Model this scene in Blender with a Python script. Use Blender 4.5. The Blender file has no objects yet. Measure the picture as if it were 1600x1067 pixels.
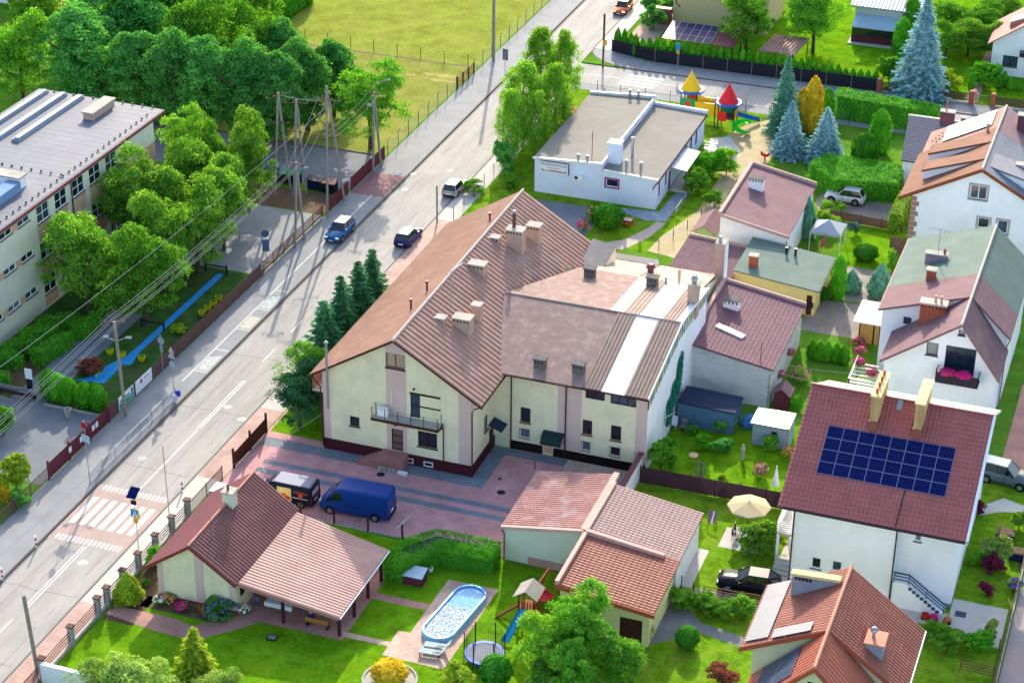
import bpy, bmesh, math, random
import numpy as np
from mathutils import Vector, Matrix
SC = bpy.context.scene
COL = SC.collection
PI = math.pi
def rad(a): return math.radians(a)
# ------------------------------------------------------------------ camera
# x runs across the street, y along the street (away from the camera), metres
CAM_F, CAM_H, CAM_PITCH, CAM_ROLL, CAM_AZ = 3192.555, 90.0, rad(28.2913), rad(0.636), rad(19.3)
def _axes():
    f = np.array([0, math.cos(CAM_PITCH), -math.sin(CAM_PITCH)]); r = np.array([1., 0, 0]); u = np.cross(r, f)
    cr, sr = math.cos(CAM_ROLL), math.sin(CAM_ROLL)
    r, u = cr*r + sr*u, -sr*r + cr*u
    ca, sa = math.cos(CAM_AZ), math.sin(CAM_AZ)
    g = lambda v: np.array([v[0]*ca - v[1]*sa, v[0]*sa + v[1]*ca, v[2]])
    return g(f), g(r), g(u)
FW, RT, UP = _axes()
CAM = np.array([50.46, -134.38, CAM_H])
def G(px, py, z=0.0):
    """survey helper: the place at height z seen at this spot of the 1600 px wide photograph"""
    d = FW + RT*(px - 800)/CAM_F - UP*(py - 533.5)/CAM_F
    return CAM + d*((z - CAM[2])/d[2])
cam = bpy.data.cameras.new('camera'); camo = bpy.data.objects.new('camera', cam); COL.objects.link(camo)
cam.sensor_width = 36; cam.lens = 36*CAM_F/1600; cam.clip_start = 1; cam.clip_end = 3000
camo.matrix_world = Matrix(((RT[0], UP[0], -FW[0], CAM[0]), (RT[1], UP[1], -FW[1], CAM[1]), (RT[2], UP[2], -FW[2], CAM[2]), (0, 0, 0, 1)))
SC.camera = camo
# ------------------------------------------------------------------ light
SUN_AZ, SUN_EL = rad(-16.8), rad(24.4)
sun_dir = Vector((math.sin(SUN_AZ)*math.cos(SUN_EL), math.cos(SUN_AZ)*math.cos(SUN_EL), math.sin(SUN_EL)))
W = bpy.data.worlds.new('World'); SC.world = W; W.use_nodes = True
nt = W.node_tree; bg = nt.nodes['Background']
sky = nt.nodes.new('ShaderNodeTexSky'); sky.sky_type = 'NISHITA'; sky.sun_disc = False
sky.sun_elevation = SUN_EL; sky.sun_rotation = SUN_AZ
sky.air_density = 1.0; sky.dust_density = 2.2; sky.ozone_density = .8
nt.links.new(sky.outputs[0], bg.inputs[0]); bg.inputs[1].default_value = 0.15
sl = bpy.data.lights.new('sun', 'SUN'); sl.energy = 2.8; sl.angle = rad(0.6); sl.color = (1.0, 0.89, 0.71)
so = bpy.data.objects.new('sun', sl); COL.objects.link(so); so.rotation_euler = sun_dir.to_track_quat('Z', 'Y').to_euler(); so.location = (0, 60, 80)
SC.view_settings.view_transform = 'Standard'; SC.view_settings.look = 'None'; SC.view_settings.gamma = 1
SC.view_settings.use_curve_mapping = False; SC.view_settings.exposure = 1.52
SC.cycles.max_bounces = 6; SC.cycles.diffuse_bounces = 3; SC.cycles.transparent_max_bounces = 8
rng = random.Random(7)
# ------------------------------------------------------------------ materials
def lin(h):
    h = h.lstrip('#'); v = [int(h[i:i+2], 16)/255 for i in (0, 2, 4)]
    return tuple(x/12.92 if x < .04045 else ((x+.055)/1.055)**2.4 for x in v)
MATS = {}
def mat(name, col, rough=.85, var=.12, scale=1.5, fine=None, bump=0, metal=0, spec=.1, stain=None, stain_amt=0, stain_scale=.35, emit=None, aniso=None, rnd=0, coat=0, streak=0):
    """procedural surface: base colour broken up by two noises, an optional stain colour and fine bump"""
    if name in MATS: return MATS[name]
    m = bpy.data.materials.new(name); m.use_nodes = True; MATS[name] = m
    n, l = m.node_tree.nodes, m.node_tree.links
    b = n['Principled BSDF']; b.inputs['Roughness'].default_value = rough; b.inputs['Metallic'].default_value = metal
    b.inputs['Specular IOR Level'].default_value = spec
    if coat: b.inputs['Coat Weight'].default_value = coat; b.inputs['Coat Roughness'].default_value = .06
    c = lin(col) if isinstance(col, str) else col
    geo = n.new('ShaderNodeNewGeometry'); pos = geo.outputs['Position']
    if aniso:
        mp = n.new('ShaderNodeMapping'); mp.inputs['Scale'].default_value = aniso; l.new(pos, mp.inputs[0]); pos = mp.outputs[0]
    def noise(s, det=4):
        t = n.new('ShaderNodeTexNoise'); t.inputs['Scale'].default_value = s; t.inputs['Detail'].default_value = det; t.inputs['Roughness'].default_value = .6
        l.new(pos, t.inputs['Vector']); return t.outputs['Fac']
    def ramp(f, a, bb):
        r = n.new('ShaderNodeMapRange'); r.inputs[1].default_value = .3; r.inputs[2].default_value = .7; r.inputs[3].default_value = a; r.inputs[4].default_value = bb
        l.new(f, r.inputs[0]); return r.outputs[0]
    def mul(x, y):
        q = n.new('ShaderNodeMath'); q.operation = 'MULTIPLY'; l.new(x, q.inputs[0]); l.new(y, q.inputs[1]); return q.outputs[0]
    f1 = ramp(noise(scale), 1-var, 1+var); f2 = ramp(noise(fine or scale*9, 3), 1-var*.7, 1+var*.7)
    k = mul(f1, f2)
    if streak:
        smp = n.new('ShaderNodeMapping'); smp.inputs['Scale'].default_value = (.9, .9, .1); l.new(geo.outputs['Position'], smp.inputs[0])
        stx = n.new('ShaderNodeTexNoise'); stx.inputs['Scale'].default_value = 1.6; stx.inputs['Detail'].default_value = 7; stx.inputs['Roughness'].default_value = .7; l.new(smp.outputs[0], stx.inputs['Vector'])
        k = mul(k, ramp(stx.outputs['Fac'], 1-streak*.6, 1.02))
    if rnd:
        oi = n.new('ShaderNodeObjectInfo'); k = mul(k, ramp(oi.outputs['Random'], 1-rnd, 1+rnd))
    vm = n.new('ShaderNodeVectorMath'); vm.operation = 'SCALE'; vm.inputs[0].default_value = c; l.new(k, vm.inputs['Scale'])
    out = vm.outputs[0]
    if stain:
        mx = n.new('ShaderNodeMix'); mx.data_type = 'RGBA'; l.new(out, mx.inputs[6]); mx.inputs[7].default_value = (*lin(stain), 1)
        sf = n.new('ShaderNodeMapRange'); sf.inputs[1].default_value = .48; sf.inputs[2].default_value = .72; sf.inputs[3].default_value = 0; sf.inputs[4].default_value = stain_amt
        l.new(noise(stain_scale, 7), sf.inputs[0]); l.new(sf.outputs[0], mx.inputs[0]); out = mx.outputs[2]
    l.new(out, b.inputs['Base Color'])
    if bump:
        bp = n.new('ShaderNodeBump'); bp.inputs['Strength'].default_value = bump; bp.inputs['Distance'].default_value = .05
        l.new(noise(fine or scale*9, 4), bp.inputs['Height']); l.new(bp.outputs[0], b.inputs['Normal'])
    if emit: b.inputs['Emission Color'].default_value = (*lin(emit), 1); b.inputs['Emission Strength'].default_value = .3
    return m
def leafmat(name, col, col2, trans=.35, rnd=.18, scale=.9):
    """leaves: diffuse + translucent, two greens mixed by noise, a tint of its own for each plant"""
    if name in MATS: return MATS[name]
    m = bpy.data.materials.new(name); m.use_nodes = True; MATS[name] = m
    n, l = m.node_tree.nodes, m.node_tree.links; n.remove(n['Principled BSDF'])
    geo = n.new('ShaderNodeNewGeometry'); t = n.new('ShaderNodeTexNoise'); t.inputs['Scale'].default_value = scale; t.inputs['Detail'].default_value = 5
    l.new(geo.outputs['Position'], t.inputs['Vector'])
    r = n.new('ShaderNodeMapRange'); r.inputs[1].default_value = .35; r.inputs[2].default_value = .65; l.new(t.outputs['Fac'], r.inputs[0])
    mx = n.new('ShaderNodeMix'); mx.data_type = 'RGBA'; mx.inputs[6].default_value = (*lin(col), 1); mx.inputs[7].default_value = (*lin(col2), 1); l.new(r.outputs[0], mx.inputs[0])
    oi = n.new('ShaderNodeObjectInfo'); rr = n.new('ShaderNodeMapRange'); rr.inputs[3].default_value = 1-rnd; rr.inputs[4].default_value = 1+rnd; l.new(oi.outputs['Random'], rr.inputs[0])
    wn = n.new('ShaderNodeTexWhiteNoise'); wn.noise_dimensions = '1D'; l.new(geo.outputs['Random Per Island'], wn.inputs['W'])
    r3 = n.new('ShaderNodeMapRange'); r3.inputs[3].default_value = .75; r3.inputs[4].default_value = 1.25; l.new(wn.outputs['Value'], r3.inputs[0])
    q = n.new('ShaderNodeMath'); q.operation = 'MULTIPLY'; l.new(rr.outputs[0], q.inputs[0]); l.new(r3.outputs[0], q.inputs[1])
    vm = n.new('ShaderNodeVectorMath'); vm.operation = 'SCALE'; l.new(mx.outputs[2], vm.inputs[0]); l.new(q.outputs[0], vm.inputs['Scale'])
    d = n.new('ShaderNodeBsdfDiffuse'); tr = n.new('ShaderNodeBsdfTranslucent'); ms = n.new('ShaderNodeMixShader'); ms.inputs[0].default_value = trans
    l.new(vm.outputs[0], d.inputs[0])
    v2 = n.new('ShaderNodeVectorMath'); v2.operation = 'MULTIPLY'; v2.inputs[1].default_value = (1.25, 1.1, .45); l.new(vm.outputs[0], v2.inputs[0]); l.new(v2.outputs[0], tr.inputs[0])
    l.new(d.outputs[0], ms.inputs[1]); l.new(tr.outputs[0], ms.inputs[2]); l.new(ms.outputs[0], n['Material Output'].inputs[0])
    return m
def pavermat(name, col, col2, mortar, bw=.2, bh=.1, rot=0, var=.2, rough=.9):
    if name in MATS: return MATS[name]
    m = bpy.data.materials.new(name); m.use_nodes = True; MATS[name] = m
    n, l = m.node_tree.nodes, m.node_tree.links; b = n['Principled BSDF']; b.inputs['Roughness'].default_value = rough
    geo = n.new('ShaderNodeNewGeometry'); mp = n.new('ShaderNodeMapping'); mp.inputs['Rotation'].default_value = (0, 0, rot); l.new(geo.outputs['Position'], mp.inputs[0])
    br = n.new('ShaderNodeTexBrick'); br.inputs['Scale'].default_value = 1; br.inputs['Brick Width'].default_value = bw; br.inputs['Row Height'].default_value = bh
    br.inputs['Mortar Size'].default_value = .006; br.inputs['Color1'].default_value = (*lin(col), 1); br.inputs['Color2'].default_value = (*lin(col2), 1); br.inputs['Mortar'].default_value = (*lin(mortar), 1)
    l.new(mp.outputs[0], br.inputs['Vector'])
    t = n.new('ShaderNodeTexNoise'); t.inputs['Scale'].default_value = .5; t.inputs['Detail'].default_value = 6; l.new(geo.outputs['Position'], t.inputs['Vector'])
    r = n.new('ShaderNodeMapRange'); r.inputs[1].default_value = .3; r.inputs[2].default_value = .7; r.inputs[3].default_value = 1-var; r.inputs[4].default_value = 1+var; l.new(t.outputs['Fac'], r.inputs[0])
    vm = n.new('ShaderNodeVectorMath'); vm.operation = 'SCALE'; l.new(br.outputs['Color'], vm.inputs[0]); l.new(r.outputs[0], vm.inputs['Scale']); l.new(vm.outputs[0], b.inputs['Base Color'])
    return m
# ------------------------------------------------------------------ mesh builder
ROOTBASE = {}
class MB:
    def __init__(s): s.v = []; s.f = []
    def quad(s, *p):
        i = len(s.v); s.v += [tuple(map(float, q)) for q in p]; s.f.append(tuple(range(i, i+len(p)))); return s
    def box(s, x0, y0, z0, x1, y1, z1):
        if x0 > x1: x0, x1 = x1, x0
        if y0 > y1: y0, y1 = y1, y0
        if z0 > z1: z0, z1 = z1, z0
        i = len(s.v); s.v += [(x, y, z) for z in (z0, z1) for x, y in ((x0, y0), (x1, y0), (x1, y1), (x0, y1))]
        s.f += [tuple(i+k for k in q) for q in ((3, 2, 1, 0), (4, 5, 6, 7), (0, 1, 5, 4), (1, 2, 6, 5), (2, 3, 7, 6), (3, 0, 4, 7))]; return s
    def obox(s, c, u, hx, hy, z0, z1):
        """box turned in plan: centre c, long direction u"""
        u = np.array(u[:2], float); u /= np.linalg.norm(u); w = np.array((-u[1], u[0])); c = np.array(c[:2], float)
        return s.prism([c-u*hx-w*hy, c+u*hx-w*hy, c+u*hx+w*hy, c-u*hx+w*hy], z0, z1)
    def prism(s, poly, z0, z1):
        n = len(poly); i = len(s.v); a0 = z0 if hasattr(z0, '__len__') else [z0]*n; a1 = z1 if hasattr(z1, '__len__') else [z1]*n
        s.v += [(float(p[0]), float(p[1]), a0[k]) for k, p in enumerate(poly)] + [(float(p[0]), float(p[1]), a1[k]) for k, p in enumerate(poly)]
        s.f.append(tuple(i+k for k in range(n))[::-1]); s.f.append(tuple(i+n+k for k in range(n)))
        s.f += [(i+k, i+(k+1) % n, i+n+(k+1) % n, i+n+k) for k in range(n)]; return s
    def tube(s, pts, r, n=6, cap=True):
        pts = [np.array(p, float) for p in pts]; rs = r if hasattr(r, '__len__') else [r]*len(pts); i0 = len(s.v)
        for k, p in enumerate(pts):
            d = pts[min(k+1, len(pts)-1)] - pts[max(k-1, 0)]; d /= (np.linalg.norm(d)+1e-9)
            a = np.array((0, 0, 1.)) if abs(d[2]) < .9 else np.array((1., 0, 0)); e = np.cross(d, a); e /= np.linalg.norm(e); g = np.cross(d, e)
            for j in range(n):
                t = 2*PI*j/n; s.v.append(tuple(p + rs[k]*(math.cos(t)*e + math.sin(t)*g)))
        for k in range(len(pts)-1):
            for j in range(n):
                a, b = i0+k*n+j, i0+k*n+(j+1) % n; s.f.append((a, b, b+n, a+n))
        if cap: s.f.append(tuple(i0+j for j in range(n))[::-1]); s.f.append(tuple(i0+(len(pts)-1)*n+j for j in range(n)))
        return s
    def lathe(s, c, prof, n=12):
        """prof: list of (radius, z)"""
        i0 = len(s.v)
        for r, z in prof:
            s.v += [(c[0]+r*math.cos(2*PI*j/n), c[1]+r*math.sin(2*PI*j/n), c[2]+z) for j in range(n)]
        for k in range(len(prof)-1):
            for j in range(n):
                a, b = i0+k*n+j, i0+k*n+(j+1) % n; s.f.append((a, b, b+n, a+n))
        s.f.append(tuple(i0+j for j in range(n))[::-1]); s.f.append(tuple(i0+(len(prof)-1)*n+j for j in range(n))); return s
    def obj(s, name, m, parent=None, smooth=False, base=None):
        off = ROOTBASE.get(parent.name, (0, 0, 0)) if parent is not None else (base if base is not None else (0, 0, 0))
        me = bpy.data.meshes.new(name)
        v = np.array(s.v, float).reshape(-1, 3) - np.array(off)
        me.from_pydata(v.tolist(), [], s.f); me.materials.append(m)
        if smooth: me.polygons.foreach_set('use_smooth', [True]*len(me.polygons))
        o = bpy.data.objects.new(name, me); COL.objects.link(o)
        if parent is not None: o.parent = parent; ROOTBASE[o.name] = off
        elif base is not None: o.location = base; ROOTBASE[o.name] = tuple(base)
        return o
def thing(name, label, cat, base=(0, 0, 0), rz=0, group=None, local=False, scale=None):
    o = bpy.data.objects.new(name, None); COL.objects.link(o); o.empty_display_size = .3
    o.location = base; o.rotation_euler = (0, 0, rz)
    if scale is not None: o.scale = scale
    if not local: ROOTBASE[o.name] = tuple(float(x) for x in base)
    return tag(o, label, cat, group)
def tag(o, label, cat, group=None, kind=None):
    o['label'] = label; o['category'] = cat
    if group: o['group'] = group
    if kind: o['kind'] = kind
    return o
def struct(o): o['kind'] = 'structure'; return o
def copy_tree(o, parent=None):
    c = o.copy(); COL.objects.link(c); c.parent = parent
    if o.name in ROOTBASE: ROOTBASE[c.name] = ROOTBASE[o.name]
    for ch in list(o.children): copy_tree(ch, c)
    return c
ORDS = 'first second third fourth fifth sixth seventh eighth ninth tenth eleventh twelfth thirteenth fourteenth fifteenth sixteenth seventeenth eighteenth nineteenth twentieth'.split()
def nth(i):
    if i < 20: return ORDS[i]
    t, u = divmod(i+1, 10); T = {2: 'twent', 3: 'thirt', 4: 'fort', 5: 'fift', 6: 'sixt', 7: 'sevent'}[t]
    return T+'ieth' if u == 0 else T+'y-'+ORDS[u-1]
# ------------------------------------------------------------------ building pieces
GLASS = mat('window_glass', '#1c2530', rough=.08, var=.25, scale=.6, spec=.8)
GLASSES = [GLASS, GLASS, mat('window_glass_pale', '#39485a', rough=.08, var=.3, scale=1.2, spec=.9), mat('window_net_curtain', '#6d7680', rough=.25, var=.35, scale=3, spec=.7, aniso=(3, 3, .3))]
WHITE = mat('white_plastic', '#e4e6ea', rough=.5, var=.03)
BROWN = mat('brown_trim', '#4a2a24', rough=.6, var=.12)
DARKMET = mat('dark_metal', '#33303a', rough=.5, var=.15, metal=.3)
GALV = mat('galvanised_steel', '#9aa3ad', rough=.4, var=.1, metal=.6)
CONC = mat('concrete', '#a9a59d', rough=.9, var=.12, scale=2, stain='#6f6a62', stain_amt=.4)
def window(root, A, u, n, h, cols=2, rows=1, frame=WHITE, sill=None, depth=.12, name='window', glass=GLASS):
    """frame with bars, pane behind it and a sill in an opening h=(u0,u1,z0,z1) of the wall that starts at A"""
    u0, u1, z0, z1 = h; A = np.array(A[:2], float)
    def bx(mb, a, b, c, d, d0, d1):
        p = A+u*a; q = A+u*b
        mb.prism([p+n*d1, q+n*d1, q+n*d0, p+n*d0], c, d)
    t = .07
    f = MB(); bx(f, u0, u0+t, z0, z1, -depth, -depth+.07); bx(f, u1-t, u1, z0, z1, -depth, -depth+.07); bx(f, u0+t, u1-t, z0, z0+t, -depth, -depth+.07); bx(f, u0+t, u1-t, z1-t, z1, -depth, -depth+.07)
    for k in range(1, cols): x = u0+(u1-u0)*k/cols; bx(f, x-.04, x+.04, z0+t, z1-t, -depth, -depth+.065)
    for k in range(1, rows): z = z0+(z1-z0)*k/rows; bx(f, u0+t, u1-t, z-.035, z+.035, -depth, -depth+.06)
    fo = f.obj(name, frame, root)
    g = MB(); p, q = A+u*(u0+.03)-n*(depth-.02), A+u*(u1-.03)-n*(depth-.02)
    g.quad((*p, z0+.03), (*q, z0+.03), (*q, z1-.03), (*p, z1-.03)); g.obj('pane', rng.choice(GLASSES) if glass is GLASS else glass, fo)
    if sill is not None:
        sm = MB(); bx(sm, u0-.08, u1+.08, z0-.09, z0-.005, -.02, .1); sm.obj('sill', sill, fo)
    return fo
def wall(root, name, A, B, z0, top, m, wins=(), depth=.12):
    """sheet wall from plan point A to B (left to right seen from outside) with real openings; top: height or [(u,z)...]; wins: dicts"""
    A = np.array(A[:2], float); B = np.array(B[:2], float); L = np.linalg.norm(B-A); u = (B-A)/L; n = np.array((u[1], -u[0]))
    if not hasattr(top, '__len__'): top = [(0, top), (L, top)]
    tz = lambda x: float(np.interp(x, [p[0] for p in top], [p[1] for p in top]))
    hs = [w['h'] for w in wins]
    br = sorted(set([0, L]+[p[0] for p in top if 0 < p[0] < L]+[x for h in hs for x in h[:2]]))
    mb = MB()
    P3 = lambda x, z, d=0: (*(A+u*x-n*d), z)
    for a, b in zip(br[:-1], br[1:]):
        if b-a < 1e-4: continue
        z = z0
        for h in sorted([h for h in hs if h[0] <= a+1e-4 and h[1] >= b-1e-4], key=lambda h: h[2]):
            if h[2] > z+1e-4: mb.quad(P3(a, z), P3(b, z), P3(b, h[2]), P3(a, h[2]))
            z = h[3]
        mb.quad(P3(a, z), P3(b, z), P3(b, tz(b)), P3(a, tz(a)))
    for h in hs:
        a, b, c, d = h
        for p, q in (((a, c), (b, c)), ((b, c), (b, d)), ((b, d), (a, d)), ((a, d), (a, c))):
            mb.quad(P3(*p), P3(*q), P3(*q, depth), P3(*p, depth))
    o = mb.obj(name, m, root)
    for w in wins:
        k = {x: y for x, y in w.items() if x != 'h'}; window(root, A, u, n, w['h'], depth=depth, **k)
    return o
def roof(root, name, p0, p1, p2, p3, m, kind='flat', pitch=.3, amp=.035, row=.35, thick=.14, seg=4):
    """roof plane: p0->p1 eave, p2/p3 ridge above p1/p0; relief runs up the slope"""
    p0, p1, p2, p3 = [np.array(p, float) for p in (p0, p1, p2, p3)]
    nrm = np.cross(p1-p0, p3-p0); nrm /= np.linalg.norm(nrm); nrm *= 1 if nrm[2] > 0 else -1
    mb = MB(); dn = np.array((0, 0, thick))
    b = [p-dn for p in (p0, p1, p2, p3)]
    mb.quad(b[3], b[2], b[1], b[0])
    for a, c in ((0, 1), (1, 2), (2, 3), (3, 0)):
        pp = (p0, p1, p2, p3); mb.quad(b[a], b[c], pp[c], pp[a])
    L = max(np.linalg.norm(p1-p0), np.linalg.norm(p2-p3)); S = np.linalg.norm(p3-p0)
    if kind == 'flat': mb.quad(p0, p1, p2, p3)
    else:
        nu = max(2, int(round(L/pitch))*seg); nv = 1 if kind in ('corr', 'trap', 'seam') else max(1, int(round(S/row)))
        uu = np.linspace(0, 1, nu+1)
        if kind == 'trap': pr = np.array([0, 1, 1, 0])[np.arange(nu+1) % 4]*amp
        elif kind == 'seam': pr = np.array([1]+[0]*(seg-1))[np.arange(nu+1) % seg]*amp
        else: pr = amp*(.5-.5*np.cos(2*PI*np.arange(nu+1)/seg))
        i0 = len(mb.v); rows = []
        for k in range(nv):
            for v, lip in ((k/nv, .036 if kind == 'tile' else .004), ((k+1)/nv, .004)):
                e = p0+(p3-p0)*v; g = p1+(p2-p1)*v
                pts = e[None]+(g-e)[None]*uu[:, None]+nrm[None]*(pr+lip)[:, None]
                rows.append(len(mb.v)); mb.v += [tuple(q) for q in pts]
        for r0, r1 in zip(rows[:-1], rows[1:]):
            mb.f += [(r0+j, r0+j+1, r1+j+1, r1+j) for j in range(nu)]
    return mb.obj(name, m, root)
def poly(name, pts, z, m, kind='structure', parent=None, holes=None):
    mb = MB(); mb.quad(*[(p[0], p[1], z) for p in pts]); o = mb.obj(name, m, parent)
    if parent is None: o['kind'] = kind
    return o
def rect(name, x0, y0, x1, y1, z, m, parent=None): return poly(name, [(x0, y0), (x1, y0), (x1, y1), (x0, y1)], z, m, parent=parent)
def chimney(root, x, y, z0, z1, sx, sy, m, cap=None, flues=0, name='chimney', slots=False, capm=None):
    c = MB().box(x-sx/2, y-sy/2, z0, x+sx/2, y+sy/2, z1).obj(name, m, root)
    capm = capm or CONC
    if cap: MB().box(x-sx/2-.09, y-sy/2-.09, z1+.002, x+sx/2+.09, y+sy/2+.09, z1+cap).obj('chimney_cap', capm, c)
    if slots:
        k = max(2, int(sx/.3))
        for j in range(k):
            xx = x-sx/2+(j+.5)*sx/k; MB().box(xx-.07, y-sy/2-.012, z1-.28, xx+.07, y-sy/2+.02, z1-.08).obj('vent_slot', DARKMET, c)
    for j in range(flues):
        if sx >= sy: fx, fy = x-sx/2+(j+.5)*sx/flues, y
        else: fx, fy = x, y-sy/2+(j+.5)*sy/flues
        MB().lathe((fx, fy, z1+(cap or 0)), [(.1, 0), (.1, .3), (.13, .31), (.13, .36)], 8).obj('flue', mat('flue_clay', '#a5502f', var=.2), c)
    return c
def pipe(root, name, pts, r, m, n=6): return MB().tube(pts, r, n).obj(name, m, root)
def text(root, s, loc, u, up, size, m, name='lettering', align='CENTER', fit=None):
    """flat raised lettering in the plane spanned by u (reading direction) and up"""
    cu = bpy.data.curves.new(name, 'FONT'); cu.body = s; cu.size = size; cu.align_x = align; cu.align_y = 'CENTER'; cu.extrude = .004; cu.resolution_u = 2
    t = bpy.data.objects.new(name, cu); COL.objects.link(t); bpy.context.view_layer.update()
    me = bpy.data.meshes.new_from_object(t); bpy.data.objects.remove(t); me.name = name
    me.materials.clear(); me.materials.append(m)
    u = Vector(u).normalized(); up = Vector(up).normalized(); w = u.cross(up)
    kx = 1
    if fit and len(me.vertices):
        xs = [v.co.x for v in me.vertices]; kx = fit/max(1e-6, max(xs)-min(xs))
    off = Vector(ROOTBASE.get(root.name, (0, 0, 0)))
    for v in me.vertices: v.co = Vector(loc)-off+u*(v.co.x*kx)+up*v.co.y+w*v.co.z
    o = bpy.data.objects.new(name, me); COL.objects.link(o); o.parent = root; ROOTBASE[o.name] = tuple(off); return o
# ------------------------------------------------------------------ ground, roads, paving
GR_BASE = mat('grass_meadow', spec=0, rough=1, col='#54802a', var=.3, scale=.4, fine=6, bump=.5, stain='#7a7f22', stain_amt=.5)
GR_LAWN = mat('grass_lawn', spec=0, rough=1, col='#5c8a16', var=.34, scale=.6, fine=3.2, bump=.9, stain='#76941a', stain_amt=.75, stain_scale=.5)
GR_FIELD = mat('grass_field', spec=0, rough=1, col='#7f8a38', var=.24, scale=.35, fine=2.2, bump=.4, stain='#94944e', stain_amt=.5, stain_scale=.18)
GR_DRY = mat('grass_dry', spec=0, rough=1, col='#7f8640', var=.2, scale=.5, fine=4, bump=.4, stain='#98904e', stain_amt=.7, stain_scale=.22)
GR_DARK = mat('grass_dark', spec=0, rough=1, col='#3d5f2a', var=.35, scale=.7, fine=7, bump=.4, stain='#5c5440', stain_amt=.8, stain_scale=.3)  # dark grass with brownish earth patches
ASPH = mat('road_asphalt', '#9f9b97', var=.1, scale=.7, fine=9, bump=.15, stain='#83807c', stain_amt=.6, stain_scale=.55, aniso=(1.1, .16, 1))
PAVE = mat('pavement_asphalt', '#8b8d90', var=.07, scale=.6, fine=12, bump=.15, stain='#75777a', stain_amt=.5)
COURT = mat('court_asphalt', '#72777e', var=.08, scale=.4, fine=12, stain='#8d9093', stain_amt=.4)
SLAB = mat('pale_concrete', '#b9b6b0', var=.06, scale=.8, stain='#98948c', stain_amt=.4)
KERB = mat('kerb_stone', '#6b6762', var=.15, scale=3)
SAND = mat('sandy_soil', '#ae9f7c', var=.14, scale=.8, fine=6, bump=.4, stain='#8f8a5a', stain_amt=.6, stain_scale=.5)
SOIL = mat('dark_soil', '#5d4a3a', var=.25, scale=1.2, fine=7, bump=.5, stain='#7a6a50', stain_amt=.5)
PAINT = mat('road_paint', '#d6d5d0', rough=.7, var=.08, scale=3, stain='#a3a09a', stain_amt=.45, stain_scale=1.6)
REDASPH = mat('red_road_coating', '#a8948c', var=.08, scale=.8, stain='#8d8480', stain_amt=.5)
PINKPAV = pavermat('pink_pavers', '#b3948a', '#a6857c', '#8d7b73', .4, .2)
YARDPAV = pavermat('red_yard_pavers', '#cb9496', '#ba8688', '#9a7072', .2, .1)
BLUEPAV = pavermat('graphite_pavers', '#7a8390', '#6c7582', '#5a626e', .2, .1)
DECKPAV = pavermat('beige_deck_pavers', '#c4a696', '#b59787', '#998376', .3, .2)
TERRPAV = pavermat('terracotta_pavers', '#b3857a', '#a5766c', '#86635b', .24, .12)
GREYPAV = pavermat('grey_pavers', '#8d8580', '#7d7672', '#67605d', .2, .1)
BLUEPATH = mat('blue_play_surface', '#2d8fd0', var=.08, scale=2, stain='#4f9fcf', stain_amt=.4)
g = MB()
for a in ((-300, -150, -28.42, 400), (-21.38, -150, 300, 88.85), (-21.38, 95.65, 300, 400)): g.quad((a[0], a[1], 0), (a[2], a[1], 0), (a[2], a[3], 0), (a[0], a[3], 0))
struct(g.obj('ground', GR_BASE))
RZ = -.1
road = MB().quad((-28.42, -150, RZ), (-21.38, -150, RZ), (-21.38, 400, RZ), (-28.42, 400, RZ)).quad((-21.38, 88.85, RZ), (300, 88.85, RZ), (300, 95.65, RZ), (-21.38, 95.65, RZ)).obj('road', ASPH); struct(road)
k = MB()
for y in range(-60, 200, 1): k.box(-28.46, y+.008, RZ-.05, -28.3, y+.992, .018)
struct(k.obj('kerb', KERB)); bpy.data.objects['kerb']['kind'] = 'structure'
k = MB()
for y in range(-60, 88): k.box(-21.48, y+.01, RZ-.05, -21.34, y+.99, .012)
for x in range(-14, 90): k.box(x+.01, 95.6, RZ-.05, x+.99, 95.74, .016); k.box(x+.01, 88.76, RZ-.05, x+.99, 88.9, .014)
for i in range(12):
    a0, a1 = PI/2*i/12, PI/2*(i+1)/12
    p = [( -14-7.3*math.sin(a)*1.0, 95.67+ (1-math.cos(a))*5.2) for a in (a0, a1)]
    d = np.array(p[1])-np.array(p[0]); k.obox(((p[0][0]+p[1][0])/2, (p[0][1]+p[1][1])/2), d, np.linalg.norm(d)/2, .08, RZ-.05, .016)
for y in range(101, 200): k.box(-21.48, y+.01, RZ-.05, -21.34, y+.99, .012)
struct(k.obj('kerb', KERB))
def P4(name, x0, y0, x1, y1, m, z=.004): return rect(name, x0, y0, x1, y1, z, m)
def PX(name, pts, m, z=.004): return poly(name, [G(*p) for p in pts], z, m)
# corner of the junction, a rounded tongue of pavement
poly('pavement', [(-14, 95.7)]+[(-14-7.25*math.sin(PI/2*i/10), 95.7+(1-math.cos(PI/2*i/10))*5.1) for i in range(1, 11)]+[(-19, 101), (-14, 99)], .006, PAVE)
P4('pavement', -32.4, -60, -28.46, 200, PAVE)
P4('pavement', -21.34, -60, -19.1, 88.7, SLAB)
P4('pavement', -13.9, 95.75, 90, 98.9, PAVE); P4('pavement', -21.3, 101, -19.2, 160, SLAB); P4('pavement', -19, 86.9, 90, 88.74, PAVE)
P4('driveway', -21.3, -7.8, -19.1, 4.2, PINKPAV, .008); P4('driveway', -21.3, -37, -19.1, -26.6, PINKPAV, .008); P4('driveway', -21.3, 26, -19.1, 46, PINKPAV, .008)
P4('driveway', -32.3, 49, -28.5, 55, mat('red_brick_drive', '#8d6a6c', var=.1, scale=1, stain='#77696c', stain_amt=.5), .008)
P4('field', -140, 89.3, -32.7, 260, GR_FIELD); P4('field', -64, 59.6, -32.7, 88.9, GR_DRY)
P4('earth_strip', -64, 88.9, -32.7, 89.3, SOIL, .01)
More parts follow.
